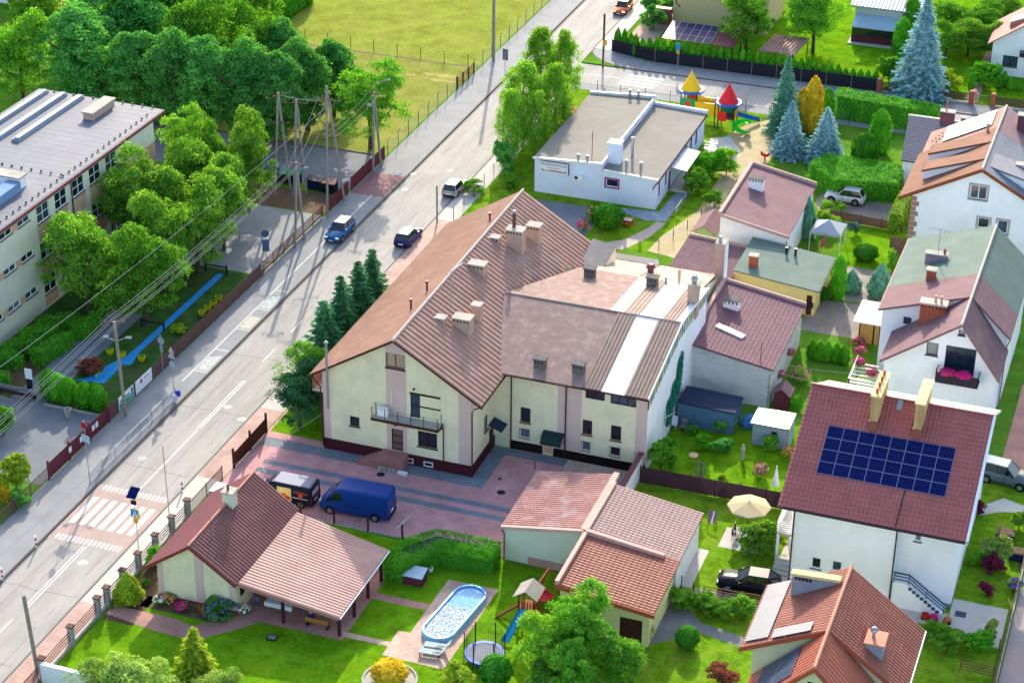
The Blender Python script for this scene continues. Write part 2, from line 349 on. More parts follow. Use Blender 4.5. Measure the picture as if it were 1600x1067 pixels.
GRT = mat('trodden_grass', '#a09a60', spec=0, rough=1, var=.25, scale=.9, fine=4, stain='#7f8038', stain_amt=.8, stain_scale=.8)
PX('sandy_track', [(660, 113), (718, 119), (716, 124), (668, 119)], GRT, .012); PX('sandy_track', [(664, 121), (714, 128), (700, 132), (664, 124)], GRT, .012)
PX('sandy_track', [(632, 115), (648, 114), (650, 118), (636, 119)], GRT, .012)
P4('court', -75, 49.3, -32.8, 59.3, COURT); struct(MB().box(-75, 59.32, -.05, -33, 59.5, .1).obj('kerb', KERB))
P4('earth_bed', -44, 42.8, -32.9, 47.6, SOIL); P4('school_drive', -48.4, 27.6, -32.9, 42.6, PAVE, .008)
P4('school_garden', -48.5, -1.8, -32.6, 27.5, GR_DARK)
P4('hedge_bed', -48.3, -1.7, -42.7, 13, SOIL, .008); P4('school_forecourt', -70, -13.5, -32.6, -2.1, COURT, .008); P4('school_walk', -42.6, -2.2, -39.3, 16, COURT, .012)
struct(MB().box(-39.2, -2.1, -.02, -33.2, -1.9, .14).obj('kerb', CONC))
P4('blue_path', -36.75, 8, -36.05, 26.5, BLUEPATH, .012)
PX('blue_path', [(117, 594), (163, 599), (192, 570), (205, 570), (218, 551), (206, 549), (197, 556), (184, 563), (164, 573), (160, 582), (130, 592)], BLUEPATH, .016)
# right of the street
LAWN2 = mat('grass_garden', spec=0, rough=1, col='#60881c', var=.38, scale=.8, fine=3.4, bump=.9, stain='#849034', stain_amt=.75, stain_scale=.6)
P4('lawn', -18.8, .9, -13.5, 32, GR_LAWN, .008); P4('yard', -19, -10.2, 13.2, 5.4, YARDPAV, .004)
for a in ((-17.2, -5.45, 4.8, -4.75), (-17.2, -4.05, 4.8, -3.4), (-18.6, -1.4, 1.4, -.02), (.03, -.02, 1.4, 5.3), (1.4, 4.2, 12, 5.3)): P4('paving_band', *a, BLUEPAV, .01)
for i in range(4): MB().obox((-11.6+2.95*i, -8.3), (.15, 1), 1.0, .05, .008, .0085).obj('parking_line', PAINT, bpy.data.objects['yard'])
for i, (px, py) in enumerate(((595, 741), (783, 769), (781, 748))):
    p = G(px, py); MB().lathe((p[0], p[1], .004), [(.36 if i < 2 else .17, 0), (.34 if i < 2 else .16, .012)], 14).obj('drain_cover', DARKMET, bpy.data.objects['yard'])
P4('lawn', -18.8, -60, 13, -10.7, GR_LAWN)
P4('terrace', -9.5, -24.3, -1, -14.6, TERRPAV, .01)
PX('garden_path', [(163, 957), (185, 946), (270, 965), (300, 977), (355, 967), (452, 938), (470, 952), (360, 986), (300, 1000), (240, 985)], TERRPAV, .012)
PX('pool_deck', [(701, 905), (779, 921), (693, 1046), (597, 1023), (622, 985), (641, 988)], DECKPAV, .017)
PX('garden_path', [(582, 924), (672, 944), (665, 953), (577, 934)], TERRPAV, .012); PX('garden_path', [(536, 986), (612, 1003), (606, 1009), (534, 994)], DECKPAV, .012)
P4('garden_bed', -16.9, -25.6, -10, -24.2, SOIL, .006); P4('garden_bed', -18.7, -28, -16.2, -15, SOIL, .006)
P4('lawn', 13.45, 4.3, 27.5, 18, GR_LAWN, .006); P4('lawn', 13.2, -40, 28, 4.2, LAWN2, .006)
P4('patio_slab', 21.7, -2.8, 24.8, .1, SLAB, .014); P4('patio_slab', 19.6, -9, 21.2, -3.6, SLAB, .014)
PX('driveway', [(1000, 1010), (1018, 993), (1030, 935), (1042, 931), (1075, 950), (1095, 972), (1170, 998), (1160, 1012), (1085, 985), (1060, 996)], mat('grey_drive', '#77777b', var=.1, scale=1, stain='#9a9890', stain_amt=.5), .012)
P4('driveway', 21.5, -10.6, 28, -8.8, GREYPAV, .01)
P4('lawn', 28, -40, 44.2, 16, LAWN2, .006)
P4('house_terrace', 27.6, -7.4, 40.1, -5.5, SLAB, .012); P4('house_terrace', 40.2, -8.5, 44.3, -3.4, SLAB, .014); P4('house_terrace', 26.6, -7, 28.2, 5, SLAB, .017)
P4('driveway', 40.9, 16.2, 60, 32, TERRPAV, .01)
PX('garden_path', [(1530, 792), (1568, 778), (1600, 790), (1600, 800), (1560, 800), (1528, 806)], SLAB, .012)
P4('lane', 44.8, -45, 60, 9, mat('lane_concrete', '#8f8a8a', var=.08, scale=.5, stain='#a98a86', stain_amt=.7, stain_scale=.12), .008)
P4('patio', 19.6, 35.2, 26, 42.2, GREYPAV, .01); P4('patio', 21, 42.6, 27, 50.2, GREYPAV, .01); P4('lawn', 20, 50.3, 26, 60, GR_LAWN, .008)
PX('driveway', [(1272, 318), (1285, 302), (1310, 284), (1396, 300), (1392, 350), (1350, 346), (1285, 338)], GREYPAV, .01)
P4('nursery_grass', -19, 46.2, 8, 86.8, LAWN2, .004)
P4('car_park', -13.6, 46.4, -5.4, 54.6, COURT, .01)
PX('sandy_ground', [(1012, 392), (1030, 372), (1090, 330), (1130, 270), (1150, 215), (1210, 180), (1225, 205), (1195, 250), (1140, 300), (1095, 375), (1060, 405)], SAND, .008)
PX('sandy_ground', [(1108, 268), (1128, 216), (1165, 196), (1212, 186), (1222, 222), (1195, 262), (1150, 275)], SAND, .01)
PX('sandy_ground', [(1102, 262), (1110, 216), (1140, 214), (1160, 240), (1130, 262)], SLAB, .012)
PX('garden_path', [(930, 381), (975, 375), (1010, 358), (1027, 346), (1040, 350), (1015, 371), (975, 390), (932, 391)], mat('path_gravel', '#aa9f97', var=.1), .012)
PX('nursery_paving', [(960, 324), (1030, 331), (1066, 290), (1080, 297), (1040, 346), (1010, 345), (975, 333)], mat('nursery_paving', '#8794a3', var=.1, scale=1.5, stain='#b5b9bc', stain_amt=.7, stain_scale=.9), .014)
P4('lawn', -18.8, 99.2, 90, 170, GR_LAWN)
P4('driveway', 25.5, 99.4, 27, 118, PINKPAV, .008); P4('driveway', -18.5, 101, -14.8, 120, PINKPAV, .008)
# road markings
def stripe(name, x0, y0, x1, y1, z=RZ+.008, m=PAINT): return MB().quad((x0, y0, z), (x1, y0, z), (x1, y1, z), (x0, y1, z)).obj(name, m, road)
stripe('crossing_field', -28.2, -19.9, -21.6, -11.5, RZ+.004, REDASPH)
for i in range(7): stripe('crossing_stripe', -27.75+.86*i, -17.4, -27.25+.86*i, -13.4)
for y in (-12.25, -19.75):
    for i in range(16): stripe('warning_dash', -27.7+.37*i, y, -27.5+.37*i, y+.75)
for y0, y1 in ((-11.3, -.9),): stripe('lane_line', -24.85, y0, -24.73, y1)
for x in (-25.0, -24.72): stripe('lane_line', x, -.7, x+.11, 8.2); stripe('lane_line', x, -28.6, x+.11, -19.95)
for y in (-33, -37.5, -42): stripe('lane_line', -25.0, y, -24.88, y+2.8)
for i, y in enumerate((12, 18)): stripe('lane_line', -24.9, y, -24.78, y+2.5)
for i in range(4): stripe('crossing_stripe', -15+.1*i, 90.2+1.05*i, -10.4+.1*i, 90.75+1.05*i)
stripe('lane_line', -20, 92.2, -15.3, 92.32); stripe('lane_line', -10, 92.2, -6.5, 92.32)
for i in range(5): stripe('crossing_stripe', -21.2, 62.5+1.1*i, -27.8, 63.0+1.1*i) if False else None
PARK = bpy.data.objects['pavement.001'] if 'pavement.001' in bpy.data.objects else road
def pline(x0, y0, x1, y1, m=PAINT, name='parking_line'): MB().quad((x0, y0, .009), (x1, y0, .009), (x1, y1, .009), (x0, y1, .009)).obj(name, m, PARK)
pline(-29.95, 6, -29.85, 49.2)
for y in (8.1, 12.4, 16.7, 21, 25.2): pline(-29.85, y, -28.5, y+.1)
CHALK = [mat('chalk_'+str(i), c, var=.25, scale=2.5, stain=s, stain_amt=.8, stain_scale=2.2) for i, (c, s) in enumerate((('#a9adb0', '#c4bda6'), ('#b0aea6', '#c4a8a2'), ('#a5adaa', '#b5c4cf')))]
for i, y in enumerate((8.3, 16.9, 21.2)): MB().quad((-29.75, y+.1, .0085), (-28.6, y+.1, .0085), (-28.6, y+2.6+.6*(i != 1), .0085), (-29.75, y+2.6, .0085)).obj('chalk_drawing', CHALK[i], PARK)
for px, py in ((356, 636), (222, 716), (632, 296), (645, 272), (703, 267), (129, 879), (378, 655)):
    p = G(px, py, RZ); MB().lathe((p[0], p[1], RZ), [(.42, 0), (.4, .012)], 16).obj('manhole_cover', SLAB, road)
# asphalt seams and repair patches, tar coloured and pale
TAR = mat('tar_seam', '#6a6866', var=.1)
for i in range(9):
    y = -34+i*9.3+rng.uniform(-2, 2); x = -28.2; pts = []
    while x < -21.5: pts.append((x, y, RZ+.003)); x += .7; y += rng.uniform(-.16, .16)
    m = MB()
    for a, b in zip(pts[:-1], pts[1:]): m.quad(a, b, (b[0], b[1]+.05, b[2]), (a[0], a[1]+.05, a[2]))
    m.obj('asphalt_seam', TAR, road)
stripe('gutter', -28.3, -60, -28.06, 200, RZ+.003, TAR); stripe('gutter', -21.62, -60, -21.48, 88, RZ+.003, TAR)  # tar-dark strips painted to widen the dark line of the shaded kerb
for i in range(7):
    x = -27.6+i*.95; m = MB(); y = -58.
    while y < 150:
        y2 = y+rng.uniform(1, 2.5); x2 = x+rng.uniform(-.07, .07)
        if rng.random() < (.75 if i in (1, 5) else .22): m.quad((x, y, RZ+.0032), (x+.035, y, RZ+.0032), (x2+.035, y2, RZ+.0032), (x2, y2, RZ+.0032))
        x, y = x2, y2
    m.obj('asphalt_crack', TAR, road)['kind'] = 'stuff'
for a in ((-24.2, 26, -21.8, 31), (-27.9, 57, -25.5, 62), (-23.4, -6, -21.7, -1)): stripe('asphalt_patch', *a, RZ+.0025, mat('asphalt_patch', '#a19d97', var=.07, scale=2))
# ------------------------------------------------------------------ buildings
CREAM = mat('cream_render', '#e4dcb8', streak=.13, var=.04, scale=.7, stain='#c6bfa6', stain_amt=.55, stain_scale=.5, bump=.1, fine=20)
PINKR = mat('pinkish_render', '#cfb4ac', streak=.12, var=.04, scale=.7, bump=.1, fine=20)
WHITER = mat('white_render', '#e9ebf2', streak=.06, var=.03, scale=.6, stain='#cfd2d8', stain_amt=.5, bump=.1, fine=20)
PLINTH = mat('maroon_plinth', '#4b2029', rough=.7, var=.12)
LGREEN = mat('pale_green_render', '#d0d6c4', streak=.1, var=.05, scale=.6, stain='#b5bcab', stain_amt=.3)
GREYW = mat('grey_block_wall', '#c6caca', streak=.25, var=.08, scale=.8, stain='#8d959a', stain_amt=.5, aniso=(1, 1, 3))
TANP = mat('tan_panel', '#d3a98b', var=.06, scale=.8)
FELT = mat('brown_roof_felt', '#8d7670', var=.1, scale=.7, fine=10, bump=.25, stain='#c3b3aa', stain_amt=.35, stain_scale=1.3)
REDSHEET = mat('red_profiled_sheet', '#96705f', var=.12, scale=.6, stain='#a98576', stain_amt=.4, stain_scale=.6, rough=.7, spec=.15)
BRNSHEET = mat('weathered_brown_sheet', '#a37e70', var=.15, scale=.8, stain='#a89088', stain_amt=.5, stain_scale=.5, rough=.7)
MAROON = mat('maroon_sheet', '#77484f', var=.08, scale=1, rough=.5)
PINKSHEET = mat('faded_pink_sheet', '#b58d82', var=.1, scale=.5, stain='#d3b3a8', stain_amt=.4, stain_scale=.3, rough=.6)
TILEBRN = mat('brown_roof_tile', '#9f5e5c', var=.12, scale=.9, rough=.42, stain='#93605a', stain_amt=.4, stain_scale=.4)
TILERED = mat('red_roof_tile', '#8c564a', var=.12, scale=.9, rough=.5, stain='#ab7261', stain_amt=.4, stain_scale=.5)
SHINGLE = mat('brown_shingle', '#7c6066', var=.1, scale=1.2, fine=9, bump=.2, stain='#8a7274', stain_amt=.5, stain_scale=.5)
GREENF = mat('green_roof_felt', '#64766f', var=.08, scale=.8, fine=9, stain='#74857e', stain_amt=.5, stain_scale=.5)
GREYMET = mat('grey_roof_membrane', '#656b78', var=.06, scale=.5, rough=.6, stain='#777b85', stain_amt=.4, stain_scale=.4, spec=.1)
LIGHTROOF = mat('pale_roof_membrane', '#7f7c76', var=.05, scale=.5, stain='#8d8c88', stain_amt=.35, stain_scale=.25)
WHITESHEET = mat('white_translucent_sheet', '#e6e4e4', var=.05, scale=.8, stain='#cfcac9', stain_amt=.4)
DARKCORR = mat('dark_corrugated_sheet', '#86736b', var=.12, scale=1, rough=.6)
RUST = mat('rusty_corrugated_sheet', '#b9a69a', var=.15, scale=.9, stain='#9a6a4c', stain_amt=.8, stain_scale=.8)
BRICKRED = pavermat('red_brick', '#a8563c', '#97492f', '#8d7a6d', .25, .08)
BRICKBUFF = pavermat('buff_brick', '#c9a876', '#b58f60', '#a89a84', .25, .08)
CHIMREND = mat('chimney_render', '#b79c8c', var=.1, scale=1.5, stain='#a08878', stain_amt=.4)
LILAC = mat('purple_trim', '#8d1f7e', rough=.6, var=.1)
SOLAR = mat('solar_cell', '#0a1650', rough=.35, var=.15, scale=1.2, spec=.05)
SOLARF = mat('solar_frame', '#8490aa', rough=.4, var=.05, metal=.5)
PALEPANEL = mat('reflecting_solar_glass', '#4a5466', rough=.35, var=.1, scale=.8, spec=.6)  # grey base stands in for the white reflection on these panels
def strips(root, A, B, z0, top, parts, wins, name='wall'):
    A = np.array(A, float); B = np.array(B, float); L = np.linalg.norm(B-A); u = (B-A)/L
    if not hasattr(top, '__len__'): top = [(0, top), (L, top)]
    for a, b, m in parts:
        tt = [(0, float(np.interp(a, *zip(*top))))]+[(x-a, z) for x, z in top if a < x < b]+[(b-a, float(np.interp(b, *zip(*top))))]
        ws = []
        for w in wins:
            if w['h'][0] >= a-1e-6 and w['h'][1] <= b+1e-6: q = dict(w); q['h'] = (w['h'][0]-a, w['h'][1]-a, *w['h'][2:]); ws.append(q)
        wall(root, name, A+u*a, A+u*b, z0, tt, m, ws)
def Wn(u0, u1, z0, z1, cols=1, rows=1, frame=WHITE, sill=None, **k): return dict(h=(u0, u1, z0, z1), cols=cols, rows=rows, frame=frame, sill=sill, **k)
def solar(root, p0, u, v, nu, nv, w, h, m=SOLAR, gap=.02, up=None, lift=.1):
    """array of panels; each a part, its frame the body and the glass a sub-part"""
    p0 = np.array(p0, float); u = np.array(u, float); u /= np.linalg.norm(u); v = np.array(v, float); v /= np.linalg.norm(v); n = np.cross(u, v)
    for i in range(nu):
        for j in range(nv):
            a = p0+u*(i*(w+gap))+v*(j*(h+gap))+n*lift; b = a+u*w; c = b+v*h; d = a+v*h
            f = MB(); t = -n*.04
            f.quad(a+t, d+t, c+t, b+t)
            for q, r in ((a, b), (b, c), (c, d), (d, a)): f.quad(q+t, r+t, r, q)
            f.quad(a, b, c, d); fo = f.obj('solar_panel', SOLARF, root)
            g_ = MB(); e = .022; nc = 6
            for k in range(nc):
                for s in range(2):
                    q0 = a+n*.004+u*(e+(w-2*e)*k/nc+.002)+v*(e+(h-2*e)*s/2+.002); q1 = q0+u*((w-2*e)/nc-.004); q2 = q1+v*((h-2*e)/2-.004); q3 = q0+v*((h-2*e)/2-.004)
                    g_.quad(q0, q1, q2, q3)
            g_.obj('cells', m, fo)
# ---- the long cream house with the red roof
R = thing('guest_house', 'long cream rendered house with red profiled gable roof beside the street', 'house', (-6.63, 15, 0))
DB = mat('dark_brown_frame', '#3b241f', rough=.5, var=.1)
AW = np.array((-13.26, 0)); k = .611; rz = lambda x: 11.62-k*abs(x+6.63)
gt = [(0, rz(-13.26)), (6.63, 11.62), (13.26, rz(0))]
wins = [Wn(5.78, 7.42, 8.95, 10.3, 2, 1, mat('oak_frame', '#7a4a2a', rough=.5), DB), Wn(6.15, 7.17, 1.16, 3.2, 1, 3, DB, name='door', glass=mat('door_panel', '#6a5752', var=.1)),
        Wn(7.89, 8.73, 4.68, 6.95, 1, 2, DB, name='door'), Wn(2.4, 3.26, 2.72, 3.63, 1, 1, DB, DB), Wn(8.51, 10.21, 2.02, 3.48, 2, 1, DB, DB)]
strips(R, AW, (0, 0), 0, gt, [(0, .65, PINKR), (.65, 5.72, CREAM), (5.72, 7.53, PINKR), (7.53, 12.1, CREAM), (12.1, 13.26, PINKR)], wins)
wall(R, 'wall', (0, 0), (0, 31), 0, rz(0), CREAM, [Wn(2.95, 3.78, 2.6, 4.05, 1, 1, DB, DB)]); wall(R, 'wall', (0, 31), (-13.26, 31), 0, gt, CREAM); wall(R, 'wall', (-13.26, 31), (-13.26, 0), 0, rz(-13.26), CREAM)
pl = MB().box(-13.3, -.04, 0, -5.99, -.0, 1.05).box(-5.99, -.04, 0, -5.17, 0, .18).box(-5.99, -.04, .66, -5.17, 0, 1.05).box(-5.17, -.04, 0, -4.25, 0, 1.05).box(-4.25, -.04, 0, -3.4, 0, .18).box(-4.25, -.04, .66, -3.4, 0, 1.05).box(-3.4, -.04, 0, .04, 0, 1.05).box(0, .0, 0, .04, 31, 1.05).box(-13.3, 0, 0, -13.26, 31, 1.05)
pl.obj('plinth', PLINTH, R)
for x in (-5.99, -4.25):
    f = MB().box(x, -.07, .18, x+.82, -.041, .26).box(x, -.07, .58, x+.82, -.041, .66).box(x, -.07, .26, x+.08, -.041, .58).box(x+.74, -.07, .26, x+.82, -.041, .58).obj('basement_window', WHITE, R)
    MB().quad((x+.08, -.045, .26), (x+.74, -.045, .26), (x+.74, -.045, .58), (x+.08, -.045, .58)).obj('pane', GLASS, f)
roof(R, 'roof_slope', (-14.26, 31.3, rz(-14.26)+.14), (-14.26, -.45, rz(-14.26)+.14), (-6.63, -.45, 11.76), (-6.63, 31.3, 11.76), REDSHEET, 'trap', .44, .04)
roof(R, 'roof_slope', (.97, -.45, rz(.97)+.14), (.97, 31.3, rz(.97)+.14), (-6.63, 31.3, 11.76), (-6.63, -.45, 11.76), BRNSHEET, 'trap', .64, .085)
pipe(R, 'ridge_cap', [(-6.63, -.5, 11.82), (-6.63, 31.35, 11.82)], .13, mat('ridge_cap_grey', '#b8aaa3', var=.15))
for x in (-14.3, 1.0):
    pipe(R, 'gutter', [(x, -.5, rz(x)+.02), (x, 31.3, rz(x)+.02)], .08, BROWN)
MB().quad((-14.3, -.47, rz(-14.3)-.06), (-6.63, -.47, 11.58), (-6.63, -.47, 11.8), (-14.3, -.47, rz(-14.3)+.17)).quad((-6.63, -.47, 11.58), (1, -.47, rz(1)-.06), (1, -.47, rz(1)+.17), (-6.63, -.47, 11.8)).obj('barge_board', BROWN, R)
pipe(R, 'downpipe', [(1, -.3, 7.0), (.3, -.12, 6.6), (.08, -.12, 6.3), (.08, -.12, 0)], .06, BROWN); pipe(R, 'downpipe', [(-14.2, -.2, 7.0), (-13.4, -.15, 6), (-13.3, -.15, .3)], .06, BROWN)
pipe(R, 'downpipe', [(-2.45, -1.1, 4.5), (-2.45, -.12, 4.3), (-2.45, -.12, .2)], .05, BROWN)
pipe(R, 'flue_pipe', [(-12.55, -.55, 4.3), (-12.55, -.55, 10.4)], .1, GALV); MB().lathe((-12.55, -.55, 10.4), [(.16, 0), (.2, .12), (.05, .25)], 10).obj('flue_cowl', GALV, R)
bal = MB().box(-8.4, -1.2, 4.42, -2.5, -.0, 4.6).obj('balcony', CONC, R); MB().box(-8.43, -1.24, 4.38, -2.47, -1.205, 4.63).box(-2.495, -1.2, 4.38, -2.46, -.01, 4.63).obj('balcony_edge', BROWN, bal)
for x in (-8.35, -7.2, -6.05, -4.9, -3.75, -2.56): MB().box(x-.025, -1.17, 4.6, x+.025, -1.12, 5.6).obj('railing_post', BROWN, bal)
for x in (-8.35, -2.56): MB().box(x-.025, -.3, 4.6, x+.025, -.25, 5.6).obj('railing_post', BROWN, bal)
pipe(bal, 'railing_wire', [(-8.35, -.28, 5.55), (-8.35, -1.15, 5.55), (-2.56, -1.15, 5.55), (-2.56, -.28, 5.55)], .012, DARKMET, 4)
ac = MB().box(-8.05, -.75, 4.62, -7.15, -.4, 5.4).obj('air_conditioner', WHITE, R); MB().lathe((0, 0, 0), [(.27, 0), (.27, .02), (.1, .03)], 16).obj('fan_grille', GALV, ac)
fg = bpy.data.objects['fan_grille']; fg.rotation_euler = (PI/2, 0, 0); fg.location = Vector((-7.65, -.755, 5.0))-Vector((-6.63, 15, 0))
pipe(R, 'condensate_pipe', [(-7.02, -.05, 5.3), (-7.02, -.05, 6.9)], .04, WHITE)
sh = MB().box(-4.5, -.05, 5.9, -2.75, -.005, 6.85).obj('closed_shutter', CREAM, R); MB().box(-5.4, -.07, 6.86, -2.72, 0, 7.02).box(-4.5, -.07, 5.76, -2.72, 0, 5.89).obj('shutter_frame', DB, sh)
st = MB().box(-7.9, -1.45, 0, -5.6, 0, 1.1)
for i in range(6): st.box(-7.9-.34*(i+1), -1.45, 0, -7.9-.34*i, -.25, 1.1-.18*(i+1))
st.obj('entrance_steps', mat('terracotta_step', '#a0706a', var=.12), R)
MB().box(-6.8, -.2, 3.6, -6.6, -.0, 3.78).obj('wall_lamp', DARKMET, R); MB().box(-5.1, -.15, 7.3, -4.95, 0, 7.45).obj('wall_lamp', DARKMET, R)
MB().prism([(.02, 3.9), (1.2, 3.9), (1.2, 5.35), (.02, 5.35)], [2.75, 2.3, 2.3, 2.75], [2.82, 2.37, 2.37, 2.82]).obj('door_canopy', mat('navy_felt', '#2c3750', var=.12), R); MB().box(.005, 4.2, 0, .045, 5.1, 2.1).obj('side_door', DB, R)
lb = MB().box(-14.5, .6, 5.0, -13.3, 3.4, 5.14).obj('balcony', CONC, R)
for j in range(4): MB().box(-14.5, .6, 5.3+.25*j, -14.44, 3.4, 5.36+.25*j).box(-14.5, .6, 5.3+.25*j, -13.35, .66, 5.36+.25*j).obj('railing_bar', mat('red_brown_rail', '#8a4a3e'), lb)
pipe(lb, 'balcony_strut', [(-14.4, 2, 5), (-13.35, 2, 4)], .05, BROWN)
for x, y, sx, sy, dz, sl, fl in ((-4.15, 22.3, 1.5, 1.1, 2.0, 1, 0), (-3.45, 25.4, 1.2, 1.0, 1.6, 1, 0), (-5.3, 15.6, 1.45, 1.0, .75, 1, 0), (-5.85, 21.3, 1.0, .7, .35, 1, 0), (-3.4, 7.0, 1.5, 1.05, 1.2, 1, 0), (-3.05, 9.4, .75, .75, 1.5, 0, 0), (-5.0, 6.0, .8, .7, .4, 0, 0)):
    zr = rz(x); chimney(R, x, y, zr-1.0, zr+dz, sx, sy, CHIMREND, .1, fl, slots=bool(sl))
pipe(R, 'steel_flue', [(-4.4, 22.5, 12), (-4.4, 22.5, 13.6)], .16, mat('rust_flue', '#6a4a48'), 10); MB().lathe((-4.4, 22.5, 13.6), [(.24, 0), (.24, .1), (.06, .25)], 10).obj('flue_cowl', GALV, R)
for x, y in ((-7.67, 25.1), (-7.92, 10.2), (-7.93, 6.6)): MB().lathe((x, y, 11.0), [(.1, 0), (.1, .75), (.15, .76), (.15, .95)], 8).obj('vent_pipe', MAROON, R)
an = pipe(R, 'antenna_mast', [(-5.24, 9, 10.8), (-5.24, 9, 14)], .03, GALV); pipe(an, 'antenna_boom', [(-5.24, 9, 13.9), (-4.7, 10.4, 14.1)], .04, WHITE)
for j in range(3): pipe(an, 'antenna_rod', [(-5.5, 8.8+.25*j, 12.6+.1*j), (-4.9, 9+.25*j, 12.7+.1*j)], .02, GALV, 4)
# ---- annexe
R = thing('annexe', 'lower cream annexe with brown felt roof and white roof strips behind the yard', 'house', (6.6, 14, 0))
wt = 7.25
def grille(x0, x1, z0, z1, y): 
    b = MB()
    for j in range(6): x = x0+(x1-x0)*j/5; b.box(x-.012, y-.1, z0-.05, x+.012, y-.075, z1+.05)
    b.box(x0-.03, y-.1, z0-.07, x1+.03, y-.07, z0-.04).box(x0-.03, y-.1, z1+.03, x1+.03, y-.07, z1+.06); return b.obj('window_grille', BROWN, R)
oak = mat('oak_frame', '#7a4a2a')
wins = [Wn(2.29, 3.19, 2.74, 4.18, 1, 1, oak, oak), Wn(7.75, 8.6, 2.7, 4.1, 1, 1, oak, oak), Wn(10.21, 11.12, 2.66, 4.08, 1, 1, oak, oak), Wn(2.25, 3.15, 1.25, 2.1), Wn(7.75, 8.5, 1.15, 2.0), Wn(10.2, 11.1, 1.15, 2.0),
        Wn(7.94, 9.6, 6.19, 7.15, 2, 1, DARKMET), Wn(10.1, 12.3, 6.12, 7.12, 3, 1, DARKMET), Wn(4.35, 5.2, .05, 1.45, 1, 1, CREAM, name='door', glass=TANP)]
strips(R, (0, 5.5), (13.3, 5.5), 0, wt, [(0, 5.55, CREAM), (5.55, 7.65, PINKR), (7.65, 12.32, CREAM), (12.32, 13.3, PINKR)], wins)
for a, b, c, d in ((2.25, 3.15, 1.25, 2.1), (7.75, 8.5, 1.15, 2.0), (10.2, 11.1, 1.15, 2.0)): grille(a, b, c, d, 5.5)
MB().box(1.4, 5.45, 0, 4.3, 5.497, .82).box(5.25, 5.45, 0, 13.3, 5.497, .82).obj('plinth', mat('black_plinth', '#251a1d', var=.1), R)
aw = MB(); N = 6
for i in range(N):
    a0, a1 = PI/2*i/N, PI/2*(i+1)/N
    q = lambda a: (5.48-1.05*math.sin(a), 1.62+.8*math.cos(a)); (y0, z0), (y1, z1) = q(a0), q(a1); aw.quad((4.4, y0, z0), (6.25, y0, z0), (6.25, y1, z1), (4.4, y1, z1)).quad((4.4, y1, z1-.03), (6.25, y1, z1-.03), (6.25, y0, z0-.03), (4.4, y0, z0-.03))
aw.obj('door_awning', mat('dark_green_awning', '#1f3434', rough=.4), R)
for y in (4.6, 5.2): pass
pipe(R, 'downpipe', [(6.3, 5.38, 7.2), (6.3, 5.38, .1)], .06, BROWN); pipe(R, 'downpipe', [(1.5, 5.38, 7.2), (1.5, 5.38, .1)], .06, BROWN); pipe(R, 'gutter', [(.9, 5.0, 7.26), (13.45, 5.0, 7.26)], .08, BROWN)
ez, ry, rzz, by, bz = 7.36, 15.0, 9.5, 24.0, 8.5
def fr(a, b, m, kind='flat', **q): return roof(R, 'roof_strip', (a, 5.05, ez), (b, 5.05, ez), (b, ry, rzz), (a, ry, rzz), m, kind, thick=.12, **q)
def bk(a, b, m, kind='flat', **q): return roof(R, 'roof_strip', (b, by, bz), (a, by, bz), (a, ry, rzz), (b, ry, rzz), m, kind, thick=.12, **q)
roof(R, 'roof_strip', (.2, 5.05, ez), (7.75, 5.05, ez), (7.75, ry, rzz), (-2.6, ry, rzz), FELT, thick=.12)
fr(7.76, 9.38, DARKCORR, 'corr', pitch=.34, amp=.07); fr(9.39, 10.38, WHITESHEET); fr(10.4, 11.36, WHITESHEET); fr(11.37, 13.38, DARKCORR, 'corr', pitch=.34, amp=.07)
roof(R, 'roof_strip', (7.0, by, bz), (1.4, by, bz), (-2.6, ry, rzz), (7.0, ry, rzz), FELT, thick=.12)
bk(7.01, 8.15, WHITESHEET); bk(8.16, 9.6, DARKCORR, 'corr', pitch=.34, amp=.07); bk(9.61, 10.6, WHITESHEET); bk(10.64, 11.6, WHITESHEET); bk(11.61, 12.8, DARKCORR, 'corr', pitch=.34, amp=.07); bk(12.81, 13.38, WHITESHEET)
MB().box(-2.5, 14.93, 9.5, 13.4, 15.07, 9.56).obj('ridge_flashing', mat('grey_flashing', '#7d7672', var=.15), R)
# right side wall: render below, a strip of small panes under the roof edge
us = [0, 9.5, 18.5]; zt = [7.2, 9.36, 8.4]; zb = [6.1, 8.0, 7.4]
wall(R, 'wall', (13.3, 5.5), (13.3, 24), 0, list(zip(us, zb)), WHITER); wall(R, 'wall', (13.3, 24), (0, 24), 0, 8.3, CREAM)
pal = [mat('pane_'+n, c, rough=.25, var=.1, spec=.6) for n, c in (('yellow', '#d6cf86'), ('pale', '#c9d3cf'), ('blue', '#9fb3b5'))]
fr_ = MB(); n_ = 24
for i in range(n_+1):
    s = 18.4*i/n_; a, b = np.interp(s, us, zb), np.interp(s, us, zt); fr_.box(13.28, 5.5+s-.03, a, 13.36, 5.5+s+.03, b)
gf = fr_.obj('glazing_bars', DARKMET, R)
for i in range(n_):
    s0, s1 = 18.4*i/n_+.03, 18.4*(i+1)/n_-.03
    for lo, hi, kk in ((0, .5, 0), (.5, 1, 1)):
        z = lambda s, t: float(np.interp(s, us, zb)*(1-t)+np.interp(s, us, zt)*t)
        MB().quad((13.33, 5.5+s0, z(s0, lo)+.02), (13.33, 5.5+s1, z(s1, lo)+.02), (13.33, 5.5+s1, z(s1, hi)-.02), (13.33, 5.5+s0, z(s0, hi)-.02)).obj('pane', pal[(i*2+kk*rng.randrange(3)) % 3], gf)
pipe(R, 'verge_trim', [(13.42, 5.0, 7.4), (13.42, 15, 9.54), (13.42, 24, 8.55)], .08, WHITE)
